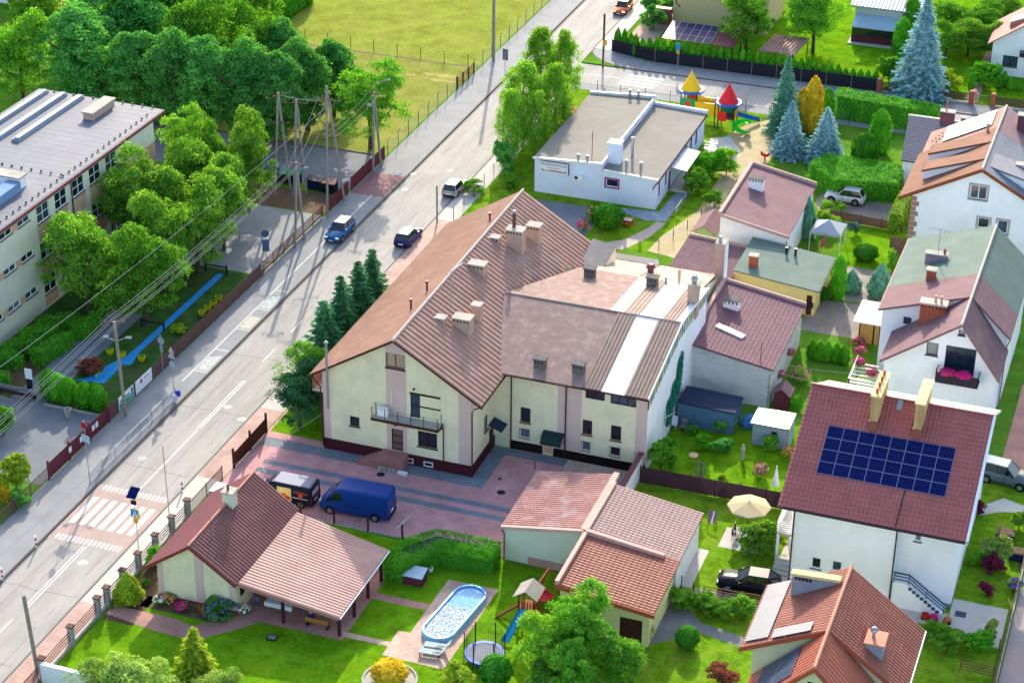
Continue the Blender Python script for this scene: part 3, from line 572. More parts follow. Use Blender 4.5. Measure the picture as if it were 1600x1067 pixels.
for x, y in ((3.6, 6.6), (6.9, 6.8), (2.9, 22.3), (8.6, 22.6)):
    zr = np.interp(y, [5.05, 15, 24], [ez, rzz, bz]); c = chimney(R, x, y, zr-.4, zr+.75, .95, .7, mat('dark_grey_render', '#6d6462', var=.15), .12, capm=mat('dark_cap', '#55575a', var=.2), slots=True)  # vents in a darker grey than the other chimneys
chimney(R, 13.0, 20.2, 7.5, 10.7, .85, 1.0, CHIMREND, .1); MB().lathe((13.0, 20.2, 10.8), [(.22, 0), (.22, .3), (.32, .31), (.3, .5), (.2, .6), (.2, .8)], 10).obj('flue_cowl', GALV, R)
for x, y, h in ((9.6, 23.6, .7), (10.6, 24.3, 1.2)): MB().lathe((x, y, 8.4), [(.12, 0), (.12, h), (.2, h+.01), (.2, h+.12)], 8).obj('vent_pipe', GALV if h < 1 else CHIMREND, R)
# rusty lean-to roofs behind the annexe
R = thing('rear_shed', 'lean-to with rusty corrugated roof behind the annexe', 'shed', (6.5, 29, 0))
roof(R, 'roof_sheet', (12.0, 32.6, 5.6), (6.6, 32.6, 5.6), (6.6, 24.2, 8.1), (12.6, 24.2, 8.1), RUST, 'corr', pitch=.25, amp=.05); roof(R, 'roof_sheet', (6.5, 32.6, 5.6), (1.7, 32.6, 5.6), (2.2, 24.2, 8.1), (6.5, 24.2, 8.1), RUST, 'corr', pitch=.25, amp=.05)
wall(R, 'wall', (12, 32.4), (1.8, 32.4), 0, 5.4, CREAM); wall(R, 'wall', (12.2, 24.2), (12.2, 32.4), 0, [(0, 7.8), (8.2, 5.4)], CREAM); MB().lathe((6.9, 28.2, 7.0), [(.3, 0), (.3, .5), (.45, .51), (.45, .65), (.2, .85)], 12).obj('roof_vent', MAROON, R)
MB().quad((1.6, 32.8, 5.4), (6.4, 32.8, 5.4), (6.4, 32.8, 6.1), (1.6, 32.8, 6.1)).obj('upstand', WHITESHEET, R)
R = thing('link_roof', 'small grey lean-to roof between the long house and annexe', 'shed', (1.6, 28.5, 0))
roof(R, 'roof_sheet', (.4, 26.9, 7.2), (2.6, 26.4, 6.9), (2.8, 30.6, 7.9), (.5, 30.8, 8.2), mat('grey_felt', '#8d8682', var=.15, stain='#b3aaa4', stain_amt=.5)); wall(R, 'wall', (.4, 26.9), (2.6, 26.4), 0, 6.8, BROWN); wall(R, 'wall', (2.6, 26.4), (2.8, 30.6), 0, [(0, 6.7), (4.2, 7.7)], CREAM)
# ---- neighbours behind: mono-pitched outbuildings
def mono(name, label, x0, y0, x1, y1, zl, zr, rm, wm, kind='flat', cat='building', wins=(), par=None, ov=.25, **kw):
    R = thing(name, label, cat, ((x0+x1)/2, (y0+y1)/2, 0))
    wall(R, 'wall', (x0, y0), (x1, y0), 0, [(0, zl-.15), (x1-x0, zr-.15)], wm, wins); wall(R, 'wall', (x1, y0), (x1, y1), 0, zr-.15, wm); wall(R, 'wall', (x1, y1), (x0, y1), 0, [(0, zr-.15), (x1-x0, zl-.15)], wm); wall(R, 'wall', (x0, y1), (x0, y0), 0, zl-.15, wm)
    s = (zr-zl)/(x1-x0)
    if zl > zr: roof(R, 'roof', (x1+ov, y0-ov, zr+s*ov), (x1+ov, y1+ov, zr+s*ov), (x0, y1+ov, zl), (x0, y0-ov, zl), rm, kind, **kw)
    else: roof(R, 'roof', (x0-ov, y1+ov, zl-s*ov), (x0-ov, y0-ov, zl-s*ov), (x1, y0-ov, zr), (x1, y1+ov, zr), rm, kind, **kw)
    for side in (par or ''):
        m = mat('parapet_cap', '#b59a92', var=.12)
        if side == 'l': MB().box(x0-.22, y0-ov, zl-.1, x0+.12, y1+ov, zl+.28).obj('parapet', m, R)
        if side == 'b': MB().prism([(x0, y1+ov-.05), (x1+ov, y1+ov-.05), (x1+ov, y1+ov+.2), (x0, y1+ov+.2)], [zl-.1, zr-.1, zr-.1, zl-.1], [zl+.3, zr+.3, zr+.3, zl+.3]).obj('parapet', m, R)
        if side == 'f': MB().prism([(x0, y0-ov-.12), (x1+ov, y0-ov-.12), (x1+ov, y0-ov+.06), (x0, y0-ov+.06)], [zl-.2, zr-.2, zr-.2, zl-.2], [zl+.1, zr+.1, zr+.1, zl+.1]).obj('parapet', m, R)
    return R
R = mono('garage_building', 'pale building with plain purple-brown felt roof and white chimney behind the nursery path', 8.9, 46.5, 15.6, 59.3, 5.4, 4.1, SHINGLE, WHITER, par='lbf')
chimney(R, 10.6, 54.4, 4.8, 6.2, 1.5, .8, WHITER, .08, slots=True, capm=mat('dark_cap', '#55575a')); pipe(R, 'downpipe', [(15.9, 46.5, 3.9), (15.7, 46.4, 3.5), (15.7, 46.4, .1)], .05, BROWN)
R = mono('workshop', 'grey-walled building with purple-brown tile roof beside the dark blue shed', 12.9, 19.8, 20.4, 32.3, 5.15, 3.95, mat('purple_tile', '#765460', var=.1, scale=1, rough=.6), GREYW, 'tile', par='lb', pitch=.32, row=.4, amp=.045)
chimney(R, 14.7, 28.0, 4.5, 5.7, 1.4, .8, WHITER, .1, slots=True, capm=mat('dark_cap', '#55575a'))
sk = MB().prism([(14.3, 23.6), (16.9, 23.0), (17.1, 23.7), (14.5, 24.3)], [4.8, 4.4, 4.4, 4.8], [5.12, 4.7, 4.7, 5.12]).obj('skylight', WHITE, R)
pipe(R, 'downpipe', [(20.7, 19.6, 3.7), (20.35, 19.7, 3.3), (20.35, 19.7, .1)], .05, GALV); pipe(R, 'antenna_mast', [(19.3, 20.2, 4), (19.3, 20.2, 6.2)], .035, MAROON)
R = thing('tall_chimney', 'tall free standing cream and white chimney behind the annexe', 'chimney', (12.3, 32.7, 0)); chimney(R, 12.25, 33.3, 0, 8.7, .85, 1.35, CHIMREND, .12, name='shaft'); MB().box(12.69, 32.63, 4, 12.72, 33.97, 8.69).obj('white_face', WHITER, R); MB().lathe((12.1, 33.1, 8.8), [(.16, 0), (.16, .4), (.22, .41), (.1, .6)], 8).obj('flue_cowl', GALV, R)
R = mono('flat_roof_garage', 'yellow garage with flat grey-green felt roof and two vent pipes', 12.4, 38.4, 20.4, 45.6, 3.65, 2.85, GREENF, mat('yellow_render', '#dcc98c', var=.05), wins=[Wn(7.2, 7.75, .02, 2.1, 1, 1, BROWN, name='door', glass=BROWN)], ov=.35)
chimney(R, 13.9, 40.0, 3.2, 4.6, .8, .7, BRICKRED, .08)
for x in (16.2, 17.1): MB().lathe((x, 44.2, 3.1), [(.13, 0), (.13, .7), (.18, .71), (.18, .85)], 8).obj('vent_pipe', DARKMET, R)
pipe(R, 'gutter', [(20.85, 38, 2.8), (20.85, 46, 2.8)], .07, BROWN); MB().lathe((20.0, 38.3, 0), [(.3, .9), (.32, 1.3), (.2, 1.4)], 10).obj('wall_basin', DARKMET, R)
R = mono('brown_lean_to', 'low lean-to with ribbed purple-brown roof beside the tall chimney', 6.3, 36.9, 12.2, 44.2, 3.4, 3.0, SHINGLE, CREAM, 'corr', cat='shed', par='b', pitch=.4, amp=.06)
R = thing('garden_shed', 'small green shed with brown gable roof beside the sandy ground', 'shed', (6.8, 50, 0)); wall(R, 'wall', (5.8, 48.6), (7.8, 48.6), 0, [(0, 2.1), (1, 2.75), (2, 2.1)], mat('green_board', '#a9c089', var=.1)); wall(R, 'wall', (7.8, 48.6), (7.8, 52.6), 0, 2.1, MATS['green_board']); wall(R, 'wall', (5.8, 52.6), (5.8, 48.6), 0, 2.1, MATS['green_board'])
roof(R, 'roof_slope', (5.5, 52.8, 1.97), (5.5, 48.3, 1.97), (6.8, 48.3, 2.9), (6.8, 52.8, 2.9), SHINGLE, thick=.08); roof(R, 'roof_slope', (8.1, 48.3, 1.97), (8.1, 52.8, 1.97), (6.8, 52.8, 2.9), (6.8, 48.3, 2.9), SHINGLE, thick=.08)
R = thing('kennel', 'tiny hut with faded red gable roof in front of the green shed', 'shed', (6.9, 45.8, 0)); MB().box(6.2, 45, 0, 7.6, 46.6, 1.1).obj('body', mat('green_board', '#a9c089'), R); roof(R, 'roof_slope', (6.0, 46.8, 1.05), (6.0, 44.8, 1.05), (6.9, 44.8, 1.75), (6.9, 46.8, 1.75), PINKSHEET, thick=.06); roof(R, 'roof_slope', (7.8, 44.8, 1.05), (7.8, 46.8, 1.05), (6.9, 46.8, 1.75), (6.9, 44.8, 1.75), PINKSHEET, thick=.06)
R = mono('dark_blue_shed', 'dark navy flat-roofed shed against the grey wall', 13.6, 14.2, 18.6, 17.0, 2.35, 2.2, mat('navy_felt', '#2c3750', var=.12, scale=1), mat('steel_blue_board', '#4f6f8d', var=.08), cat='shed', ov=.1)
R = mono('grey_shed', 'small grey clapboard shed with pale metal roof in the back garden', 20.5, 13.3, 23.6, 15.7, 2.2, 2.2, GALV, mat('grey_clapboard', '#8995a3', var=.06, aniso=(1, 1, 6)), cat='shed', ov=.2, wins=[Wn(1.6, 2.1, 1.2, 1.6, 1, 1, DARKMET)])
for j in range(9): MB().box(20.47, 13.26, .1+.22*j, 23.63, 13.297, .3+.22*j).obj('board', mat('grey_clapboard', '#8995a3'), R) if j not in (5, 6) else MB().box(20.47, 13.26, .1+.22*j, 22.05, 13.297, .3+.22*j).box(22.65, 13.26, .1+.22*j, 23.63, 13.297, .3+.22*j).obj('board', mat('grey_clapboard', '#8995a3'), R)
R = thing('brown_tool_hut', 'narrow brown tool hut with purple gable roof behind grey shed', 'shed', (21.5, 20.4, 0)); MB().prism([(20.8, 19.8), (22.1, 19.8), (22.1, 21.2), (20.8, 21.2)], 0, 1.6).obj('body', mat('maroon_board', '#5d3038', var=.12), R); MB().quad((20.8, 19.79, 1.6), (22.1, 19.79, 1.6), (21.45, 19.79, 2.1)).obj('gable', mat('maroon_board', '#5d3038'), R)
roof(R, 'roof_slope', (20.6, 21.4, 1.5), (20.6, 19.6, 1.5), (21.45, 19.6, 2.2), (21.45, 21.4, 2.2), SHINGLE, thick=.06); roof(R, 'roof_slope', (22.3, 19.6, 1.5), (22.3, 21.4, 1.5), (21.45, 21.4, 2.2), (21.45, 19.6, 2.2), SHINGLE, thick=.06)
# ---- nursery school
R = thing('nursery_school', 'single-storey white nursery building with flat pale roof and purple window trims', 'building', (-7, 66, 0))
x0, xs, x1, y0, y1 = -14.0, -6.5, -.5, 56.4, 76.3
NW = mat('pale_blue_render', '#cfdcf2', var=.03, scale=.5, stain='#b9c3cc', stain_amt=.3)
wall(R, 'wall', (x0, y0), (xs, y0), 0, [(0, 3.9), (7.5, 4.3)], NW); wall(R, 'wall', (xs, y0), (x1, y0), 0, [(0, 3.62), (6, 3.4)], NW, [Wn(.5, 1.85, 1.87, 2.75, 1, 1, WHITE)])
sw = [Wn(1.0, 1.7, 1.0, 2.6, 1, 1, LILAC, glass=LILAC), Wn(9.6, 10.3, .9, 2.9, 1, 1, LILAC, glass=LILAC), Wn(3.6, 4.3, 1.2, 2.7, 1, 1, LILAC), Wn(11.6, 12.4, 1, 2.9, 1, 1, LILAC, glass=LILAC), Wn(13.8, 14.6, 1, 2.9, 1, 1, LILAC, glass=LILAC), Wn(16, 16.8, 1, 2.9, 1, 1, LILAC, glass=LILAC), Wn(5, 6, .05, 2.3, 1, 1, LILAC, name='door')]
wall(R, 'wall', (x1, y0), (x1, y1), 0, 3.4, NW, sw); wall(R, 'wall', (x1, y1), (x0, y1), 0, 3.4, NW); wall(R, 'wall', (x0, y1), (x0, y0), 0, 3.9, NW)
wall(R, 'wall', (xs, y0), (xs, y1), 3.4, 4.3, NW)
roof(R, 'roof_deck', (x0-.15, y1+.1, 3.93), (x0-.15, y0-.12, 3.93), (xs+.05, y0-.12, 4.36), (xs+.05, y1+.1, 4.36), LIGHTROOF, thick=.12); roof(R, 'roof_deck', (x1+.25, y0-.12, 3.42), (x1+.25, y1+.1, 3.42), (xs+.01, y1+.1, 3.66), (xs+.01, y0-.12, 3.66), LIGHTROOF, thick=.12)
CAPW = mat('parapet_sheet', '#d5d8dc', rough=.4, var=.05)
MB().prism([(x0-.15, y1-.1), (xs+.1, y1-.1), (xs+.1, y1+.2), (x0-.15, y1+.2)], 3.7, [4.2, 4.75, 4.75, 4.2]).prism([(xs+.12, y1-.1), (x1+.25, y1-.1), (x1+.25, y1+.2), (xs+.12, y1+.2)], 3.3, [4.0, 3.8, 3.8, 4.0]).prism([(x0-.2, y0-.18), (xs+.1, y0-.18), (xs+.1, y0+.05), (x0-.2, y0+.05)], [3.8, 4.2, 4.2, 3.8], [4.02, 4.46, 4.46, 4.02]).prism([(xs+.12, y0-.18), (x1+.25, y0-.18), (x1+.25, y0+.05), (xs+.12, y0+.05)], [3.55, 3.3, 3.3, 3.55], [3.78, 3.52, 3.52, 3.78]).prism([(xs-.06, y0+.06), (xs+.1, y0+.06), (xs+.1, y1-.12), (xs-.06, y1-.12)], 4.2, 4.5).obj('parapet', CAPW, R)
MB().box(x1+.2, y0, 3.18, x1+.32, y1, 3.32).obj('gutter', BROWN, R); pipe(R, 'downpipe', [(x1+.3, y0+.1, 3.2), (x1-.1, y0-.3, 2.8), (x1-.3, y0-.3, 2.4)], .06, BROWN)
chimney(R, -5.85, 59.0, 3.4, 5.9, 1.35, 1.2, NW, .08, capm=NW); MB().lathe((-5.85, 59, 5.99), [(.16, 0), (.16, .02)], 10).obj('flue_mouth', DARKMET, R)
for x, y, h in ((-9.2, 56.6, 1.5), (-8.2, 56.6, 1.5), (-3.9, 56.7, 1.6), (-2.3, 56.7, 1.6), (-4.6, 61.3, 2.3), (-9.3, 76, 1.7), (-8.3, 76, 1.7)): MB().lathe((x, y, 3.3), [(.16, 0), (.16, h), (.24, h+.01), (.24, h+.12), (.05, h+.2)], 10).obj('vent_pipe', GALV, R)
am = pipe(R, 'antenna_mast', [(-8.0, 57.6, 4), (-8.0, 57.6, 7.4)], .04, MAROON); pipe(am, 'antenna_rod', [(-8.2, 57.6, 6.8), (-7.7, 57.8, 6.8)], .025, MAROON)
sg = MB().box(-13.4, 56.3, 2.45, -10.2, 56.37, 3.72).obj('sign_board', WHITE, R); MB().box(-13.45, 56.27, 3.72, -10.12, 56.38, 3.8).box(-10.2, 56.27, 2.45, -10.12, 56.38, 3.72).obj('sign_edge', mat('purple_edge', '#4a2058'), sg)
text(sg, 'PRZEDSZKOLE', (-11.8, 56.29, 3.42), (1, 0, 0), (0, 0, 1), .42, mat('sign_blue', '#1d3f7a', var=.05), fit=2.9)
PRINT = mat('sign_magenta', '#b5206a', var=.05)
r_ = random.Random(3); x = -13.25; mb = MB()
while x < -10.5: w_ = r_.uniform(.07, .16); mb.box(x, 56.285, 2.62, x+w_, 56.298, 2.62+r_.choice((.15, .15, .2))); x += w_+r_.choice((.04, .04, .12))
mb.obj('small_print', PRINT, sg); mb = MB(); x = -12.6
while x < -11.2: w_ = r_.uniform(.05, .12); mb.box(x, 56.285, 2.98, x+w_, 56.298, 3.08); x += w_+.05
mb.obj('small_print', mat('sign_green', '#5a9a8a'), sg)
a_ = MB().box(-9.5, 56.0, 2.2, -8.55, 56.38, 2.75).obj('air_conditioner', WHITE, R); MB().tube([(-9.2, 55.99, 2.48), (-9.2, 55.985, 2.48)], .2, 12).obj('fan_grille', DARKMET, a_)
wf = MB().box(-6.15, 56.33, 1.72, -4.5, 56.385, 1.86).box(-6.15, 56.33, 2.76, -4.5, 56.385, 2.9).box(-6.15, 56.33, 1.86, -6.0, 56.385, 2.76).box(-4.65, 56.33, 1.86, -4.5, 56.385, 2.76).obj('window_surround', LILAC, R)
cp = MB().prism([(-.45, 61.5), (1.45, 61.5), (1.45, 67.2), (-.45, 67.2)], [2.85, 2.6, 2.6, 2.85], [2.91, 2.66, 2.66, 2.91]).obj('porch_roof', mat('porch_sheet', '#b9c9d6', rough=.4), R)
for y in (61.7, 67.0): pipe(cp, 'porch_post', [(1.35, y, 0), (1.35, y, 2.62)], .05, DARKMET)
for z in (.6, 1.0): pipe(cp, 'porch_rail', [(1.35, 61.7, z), (1.35, 64.3, z)], .03, DARKMET)
MB().box(-.4, 61.6, 0, 1.5, 67.1, .3).obj('porch_step', SLAB, R)
rl = MB()
for y in np.arange(55.4, 61, 1.1): rl.tube([(2.0, y, 0), (2.0, y, .95)], .03, 5)
rl.tube([(2.0, 55.4, .95), (2.0, 61, .95)], .03, 5).tube([(2.0, 55.4, .5), (2.0, 61, .5)], .02, 5); rl.obj('ramp_railing', GALV, R)
# ---- school
R = thing('school', 'large three-storey cream school with flat grey roof behind the lime trees', 'school', (-55, 10, 0))
SX, SY0, SY1 = -48.5, -20, 36.6
tall = [14.0, 17.22, 20.45, 23.6, 26.8]; wins = []; parts = []; rows = ((8.8, 10.5), (5.05, 6.78), (1.45, 3.2)); SL = mat('grey_sill', '#5a5560', var=.1)
cur = 0
def addp(a, b, m):
    global cur
    parts.append((a-SY0, b-SY0, m))
last = SY0
for y in [7.75, 4.8, 1.8, -1.2, -4.2, -7.2][::-1]+[10.75]:
    for z0, z1 in ((9.85, 10.5), (6.25, 6.9), (2.45, 3.1)): wins.append(Wn(y-SY0, y+2.0-SY0, z0, z1, 2, 1, WHITE, SL))
SCR = mat('school_cream', '#e2dfc8', streak=.1, var=.04, scale=.5, stain='#c9c6b3', stain_amt=.3)
for y in tall:
    for z0, z1 in rows: wins.append(Wn(y-SY0, y+2.15-SY0, z0, z1, 2, 2, WHITE, SL))
parts.append((0, SY1-SY0, SCR)); strips(R, (SX, SY0), (SX, SY1), 0, 11.1, parts, wins)
for y in tall:
    for z0, z1 in ((6.95, 8.66), (3.4, 4.92), (.25, 1.32)): MB().box(SX+.003, y-.05, z0, SX+.03, y+2.2, z1).obj('spandrel_panel', TANP, R)
for y in [9.78, 6.8, 3.83, .83]:
    for z0, z1 in ((9.8, 10.5), (6.2, 6.9), (2.4, 3.1)): MB().box(SX+.003, y, z0, SX+.03, y+.93, z1).obj('spandrel_panel', TANP, R)
MB().box(SX+.003, 30, 0, SX+.025, 36.55, 8.4).obj('spandrel_panel', TANP, R)
wall(R, 'wall', (SX, SY1), (-62.9, SY1), 0, 11.1, SCR)
roof(R, 'roof_deck', (SX+.35, SY0, 11.25), (SX+.35, 38.3, 11.25), (-62.9, 38.6, 11.4), (-62.9, SY0, 11.4), GREYMET, 'seam', pitch=1.1, amp=.012, seg=8, thick=.2)
MB().box(SX+.36, SY0, 11.0, SX+.48, 38.35, 11.22).obj('gutter', MAROON, R); MB().box(SX+.02, SY0, 10.75, SX+.3, 38.2, 11.04).obj('soffit', MAROON, R)
pipe(R, 'downpipe', [(SX+.3, 20.1, 11), (SX+.12, 20.1, 10.6), (SX+.12, 20.1, .2)], .06, DARKMET)
for xx, ya in ((-61.8, 24), (-59.6, 24.5), (-57.6, 25.4)): MB().prism([(xx-.45, ya), (xx+.45, ya), (xx+.45, 38), (xx-.45, 38)], 11.3, 11.3+.28).prism([(xx-.2, ya+.1), (xx+.35, ya+.1), (xx+.35, 37.9), (xx-.2, 37.9)], 11.58, 11.75).obj('roof_light', mat('roof_light_sheet', '#8a94a4', rough=.5, var=.06), R)
MB().box(-54.4, 33.0, 11.3, -53.3, 37.4, 12.0).obj('roof_plinth', CHIMREND, R); MB().box(-54.55, 32.85, 12.0, -53.15, 37.55, 12.15).obj('roof_plinth_cap', CONC, R)
MB().box(-55, 15.6, 11.3, -51, 16.7, 12.4).obj('roof_plinth', WHITER, R); MB().box(-55.2, 15.4, 12.4, -50.9, 16.9, 12.55).obj('roof_plinth_cap', CONC, R); MB().box(-52.2, 10, 11.3, -50.8, 15.4, 12.2).obj('roof_plinth', mat('blue_upstand', '#6f8db0'), R)
dm = bpy.data.meshes.new('roof_bracket'); b_ = bmesh.new(); bmesh.ops.create_cube(b_, size=.16); b_.to_mesh(dm); b_.free(); dm.materials.append(DARKMET)
for i in range(44):
    p = (-48.9, -10+i*1.1, 11.4) if i < 43 else None
    if p and 5 < p[1] < 38: o = bpy.data.objects.new('roof_bracket', dm); COL.objects.link(o); o.parent = R; o.location = Vector(p)-Vector((-55, 10, 0))
for i in range(12): o = bpy.data.objects.new('roof_bracket', dm); COL.objects.link(o); o.parent = R; o.location = Vector((-49.4-1.15*i, 38.3, 11.42))-Vector((-55, 10, 0))
for i in range(9): o = bpy.data.objects.new('roof_bracket', dm); COL.objects.link(o); o.parent = R; o.location = Vector((-49.2-1.1*i, 19.8+.05*i, 11.42))-Vector((-55, 10, 0))
# ---- white house with the solar roof
R = thing('solar_house', 'white two-storey house with brown tile roof and large blue solar array', 'house', (34, 0, 0))
SILL = mat('slate_sill', '#5f6e80', var=.08)
wall(R, 'wall', (27.9, -5.7), (35.8, -5.7), 0, 7.0, WHITER, [Wn(1.7, 2.43, 1.8, 2.75, 1, 1, WHITE, SILL), Wn(3.25, 4.0, 1.9, 2.8, 1, 1, WHITE, SILL)])
wall(R, 'wall', (35.8, -5.7), (35.8, -4.7), 0, 7.4, WHITER); wall(R, 'wall', (35.8, -4.7), (40.1, -4.7), 0, 7.45, WHITER, [Wn(1.1, 1.6, 5.3, 6.5, 1, 1, WHITE, SILL), Wn(.15, .75, 2.3, 4.2, 1, 1, WHITE, name='door', glass=WHITE)])
wall(R, 'wall', (40.1, -4.7), (40.1, 11.2), 0, [(0, 7.45), (8.7, 11.75), (15.9, 8.2)], WHITER, [Wn(5, 6.6, 5, 6.5, 2, 1, WHITE, SILL), Wn(9, 10.2, 1.5, 2.9, 2, 1, WHITE, SILL)]); wall(R, 'wall', (40.1, 11.2), (27.9, 11.2), 0, 8.1, WHITER); wall(R, 'wall', (27.9, 11.2), (27.9, -5.7), 0, [(0, 8.2), (7.2, 11.75), (16.9, 7.0)], WHITER, [Wn(7, 8.4, 4.2, 6.2, 1, 1, WHITE)])
MB().box(27.86, -5.75, 0, 35.8, -5.703, .35).box(35.85, -4.75, 0, 40.12, -4.703, .35).obj('plinth', mat('grey_plinth', '#77808c', var=.1), R)
roof(R, 'roof_slope', (26.75, -6.15, 6.98), (40.7, -6.15, 6.98), (40.7, 4, 12), (26.75, 4, 12), TILEBRN, 'tile', .33, .06, .42, seg=4)
roof(R, 'roof_slope', (40.7, 11.6, 8.35), (26.75, 11.6, 8.35), (26.75, 4, 12), (40.7, 4, 12), mat('sunlit_back_slope', '#c3ada0', var=.06), 'corr', .25, .04)  # paler than the front slope: strong sunlight painted into the colour
pipe(R, 'ridge_cap', [(26.7, 4, 12.06), (40.75, 4, 12.06)], .11, TILEBRN); pipe(R, 'gutter', [(26.75, -6.25, 6.9), (40.7, -6.25, 6.9)], .08, DARKMET)
MB().quad((40.72, -6.2, 6.8), (40.72, 4, 11.85), (40.72, 4, 12.1), (40.72, -6.2, 7.06)).quad((40.72, 4, 11.85), (40.72, 11.7, 8.15), (40.72, 11.7, 8.4), (40.72, 4, 12.1)).quad((40.92, -6.2, 6.8), (40.92, 4, 11.85), (40.72, 4, 11.85), (40.72, -6.2, 6.8)).quad((40.92, -6.2, 7.06), (40.92, 4, 12.1), (40.72, 4, 12.1), (40.72, -6.2, 7.06)).quad((40.92, -6.2, 6.8), (40.92, 4, 11.85), (40.92, 4, 12.1), (40.92, -6.2, 7.06)).obj('verge_board', WHITE, R)
for x in (28.0, 35.7): pipe(R, 'downpipe', [(x, -6.2, 6.9), (x, -5.82, 6.5), (x, -5.82, .1)], .06, DARKMET)
solar(R, (28.9, -3.1, 8.5), (1, 0, 0), (0, 1, .5), 8, 4, 1.19, 1.08)
for x in (32.15, 35.5):
    c = chimney(R, x, 3.1, 10.4, 13.45, .62, 3.9, BRICKBUFF, .14, 4 if x < 33 else 0, capm=mat('sandstone_cap', '#d8c58f', var=.1)); MB().box(x-.35, 1.05, 10.2, x+.35, 5.1, 11.35).obj('flashing', TILERED, c)
MB().prism([(33.5, 3.1), (33.9, 3.1), (33.9, 3.9), (33.5, 3.9)], [11.5, 11.5, 11.9, 11.9], [11.68, 11.68, 12.08, 12.08]).obj('roof_hatch', mat('roof_light_sheet', '#b5bfcc'), R)
pipe(R, 'cable_duct', [(35.6, -3.2, 8.55), (35.55, -6.1, 7.08)], .05, DARKMET, 4)
st = MB().box(35.85, -6.0, 0, 37.0, -4.72, 2.2)
for i in range(9): st.box(37.0+.31*i, -6.0, 0, 37.31+.31*i, -4.72, 2.0-.22*i)
so_ = st.obj('outside_stair', WHITER, R); BLR = mat('blue_grey_rail', '#33506e', rough=.5, var=.08)
for j in range(3): MB().tube([(35.85, -6.0, 2.5+.28*j), (37.0, -6.0, 2.5+.28*j), (39.85, -6.0, .5+.28*j)], .05 if j < 2 else .07, 6).obj('stair_rail', BLR, so_)
for x in (35.9, 37.0, 38.4, 39.8): z = np.interp(x, [37, 39.85], [2.2, .2]); MB().box(x-.03, -6.03, z, x+.03, -5.97, z+.95).obj('rail_post', BLR, so_)
for i in range(8): MB().box(37.02+.31*i, -6.02, 1.72-.22*i, 37.29+.31*i, -6.003, 2.0-.22*i).obj('tread_edge', mat('slate_tread', '#3e5068'), so_)
bl = MB().box(26.4, -3.6, 2.75, 27.85, .9, 2.95).obj('balcony', SLAB, R)
WR = mat('white_rail', '#d9d4d4', rough=.5)
for j in range(5): MB().box(26.4, -3.62, 3.05+.2*j, 27.85, -3.57, 3.15+.2*j).obj('balcony_slat', WR, bl); MB().box(26.38, -3.6, 3.05+.2*j, 26.43, .9, 3.15+.2*j).obj('balcony_slat', WR, bl)
MB().box(26.4, -3.6, 0, 26.6, -3.4, 2.75).box(26.4, .6, 0, 26.6, .8, 2.75).obj('balcony_post', WHITER, bl)
for i in range(4): MB().box(26.5, -4.0-.35*i, 0, 27.85, -3.65-.35*i, .9-.22*i).obj('garden_step', SLAB, R)
# ---- white house with the flower balcony
R = thing('balcony_house', 'white gabled house with pink flower balcony and half brown half green roof', 'house', (34.5, 30, 0))
rx, rzt = 35.9, 10.35
fw = [Wn(3.45, 4.43, 6.7, 7.9, 1, 1, DARKMET, DARKMET), Wn(5.08, 7.63, 5.25, 7.9, 3, 1, DARKMET, glass=mat('deep_blue_glass', '#16283c', rough=.1, var=.3, spec=.5)), Wn(5.95, 6.5, 9.05, 9.55, 1, 1, DARKMET, DARKMET)]
wall(R, 'wall', (29.7, 22), (39.2, 22), 0, [(0, 5.75), (rx-29.7, 10.2), (9.5, 5.75)], WHITER, fw); wall(R, 'wall', (39.2, 22), (39.2, 27), 0, 5.7, WHITER); wall(R, 'wall', (29.7, 27), (29.7, 22), 0, 5.75, WHITER)
roof(R, 'roof_slope', (29.4, 27.3, 5.7), (29.4, 21.4, 5.7), (rx, 21.4, rzt), (rx, 27.3, rzt), SHINGLE, thick=.25); roof(R, 'roof_slope', (39.55, 21.4, 5.6), (39.55, 27.3, 5.6), (rx, 27.3, rzt), (rx, 21.4, rzt), SHINGLE, thick=.25)
wall(R, 'wall', (28.4, 27.1), (39.35, 27.1), 0, [(0, 7.75), (rx-28.4, 10.25), (10.95, 7.0)], WHITER, [Wn(1.9, 2.6, 6.6, 7.3, 1, 1, DARKMET)]); wall(R, 'wall', (39.35, 27.1), (39.35, 42), 0, 6.95, WHITER); wall(R, 'wall', (28.4, 42), (28.4, 27.1), 0, 7.7, WHITER); wall(R, 'wall', (39.35, 42), (28.4, 42), 0, [(0, 7), (3.45, 10.2), (10.95, 7.7)], WHITER)
for ya, yb, m in ((26.8, 31.5, SHINGLE), (31.52, 42.3, GREENF)):
    roof(R, 'roof_slope', (28.1, yb, 7.8), (28.1, ya, 7.8), (rx, ya, rzt+.06), (rx, yb, rzt+.06), m, thick=.2); roof(R, 'roof_slope', (39.65, ya, 6.95), (39.65, yb, 6.95), (rx, yb, rzt+.06), (rx, ya, rzt+.06), m, thick=.2)
pipe(R, 'ridge_cap', [(rx, 21.35, rzt+.05), (rx, 42.35, rzt+.1)], .12, mat('pale_ridge', '#b5a8a2', var=.1)); pipe(R, 'gutter', [(28.05, 26.8, 7.7), (28.05, 42.3, 7.7)], .08, MAROON)
b2 = MB().box(34.3, 20.75, 4.85, 37.9, 21.98, 5.0).obj('balcony', mat('dark_wood', '#3a3340', var=.15), R)
for j in range(4): MB().box(34.3, 20.72, 5.05+.22*j, 37.9, 20.78, 5.24+.22*j).obj('balcony_board', mat('dark_wood', '#3a3340'), b2)
for x in (34.33, 37.87): MB().box(x-.04, 20.78, 5.0, x+.04, 21.95, 5.1).box(x-.04, 20.78, 5.8, x+.04, 21.95, 5.92).box(x-.04, 20.72, 5.0, x+.04, 20.8, 6.2).obj('balcony_side', mat('dark_wood', '#3a3340'), b2)
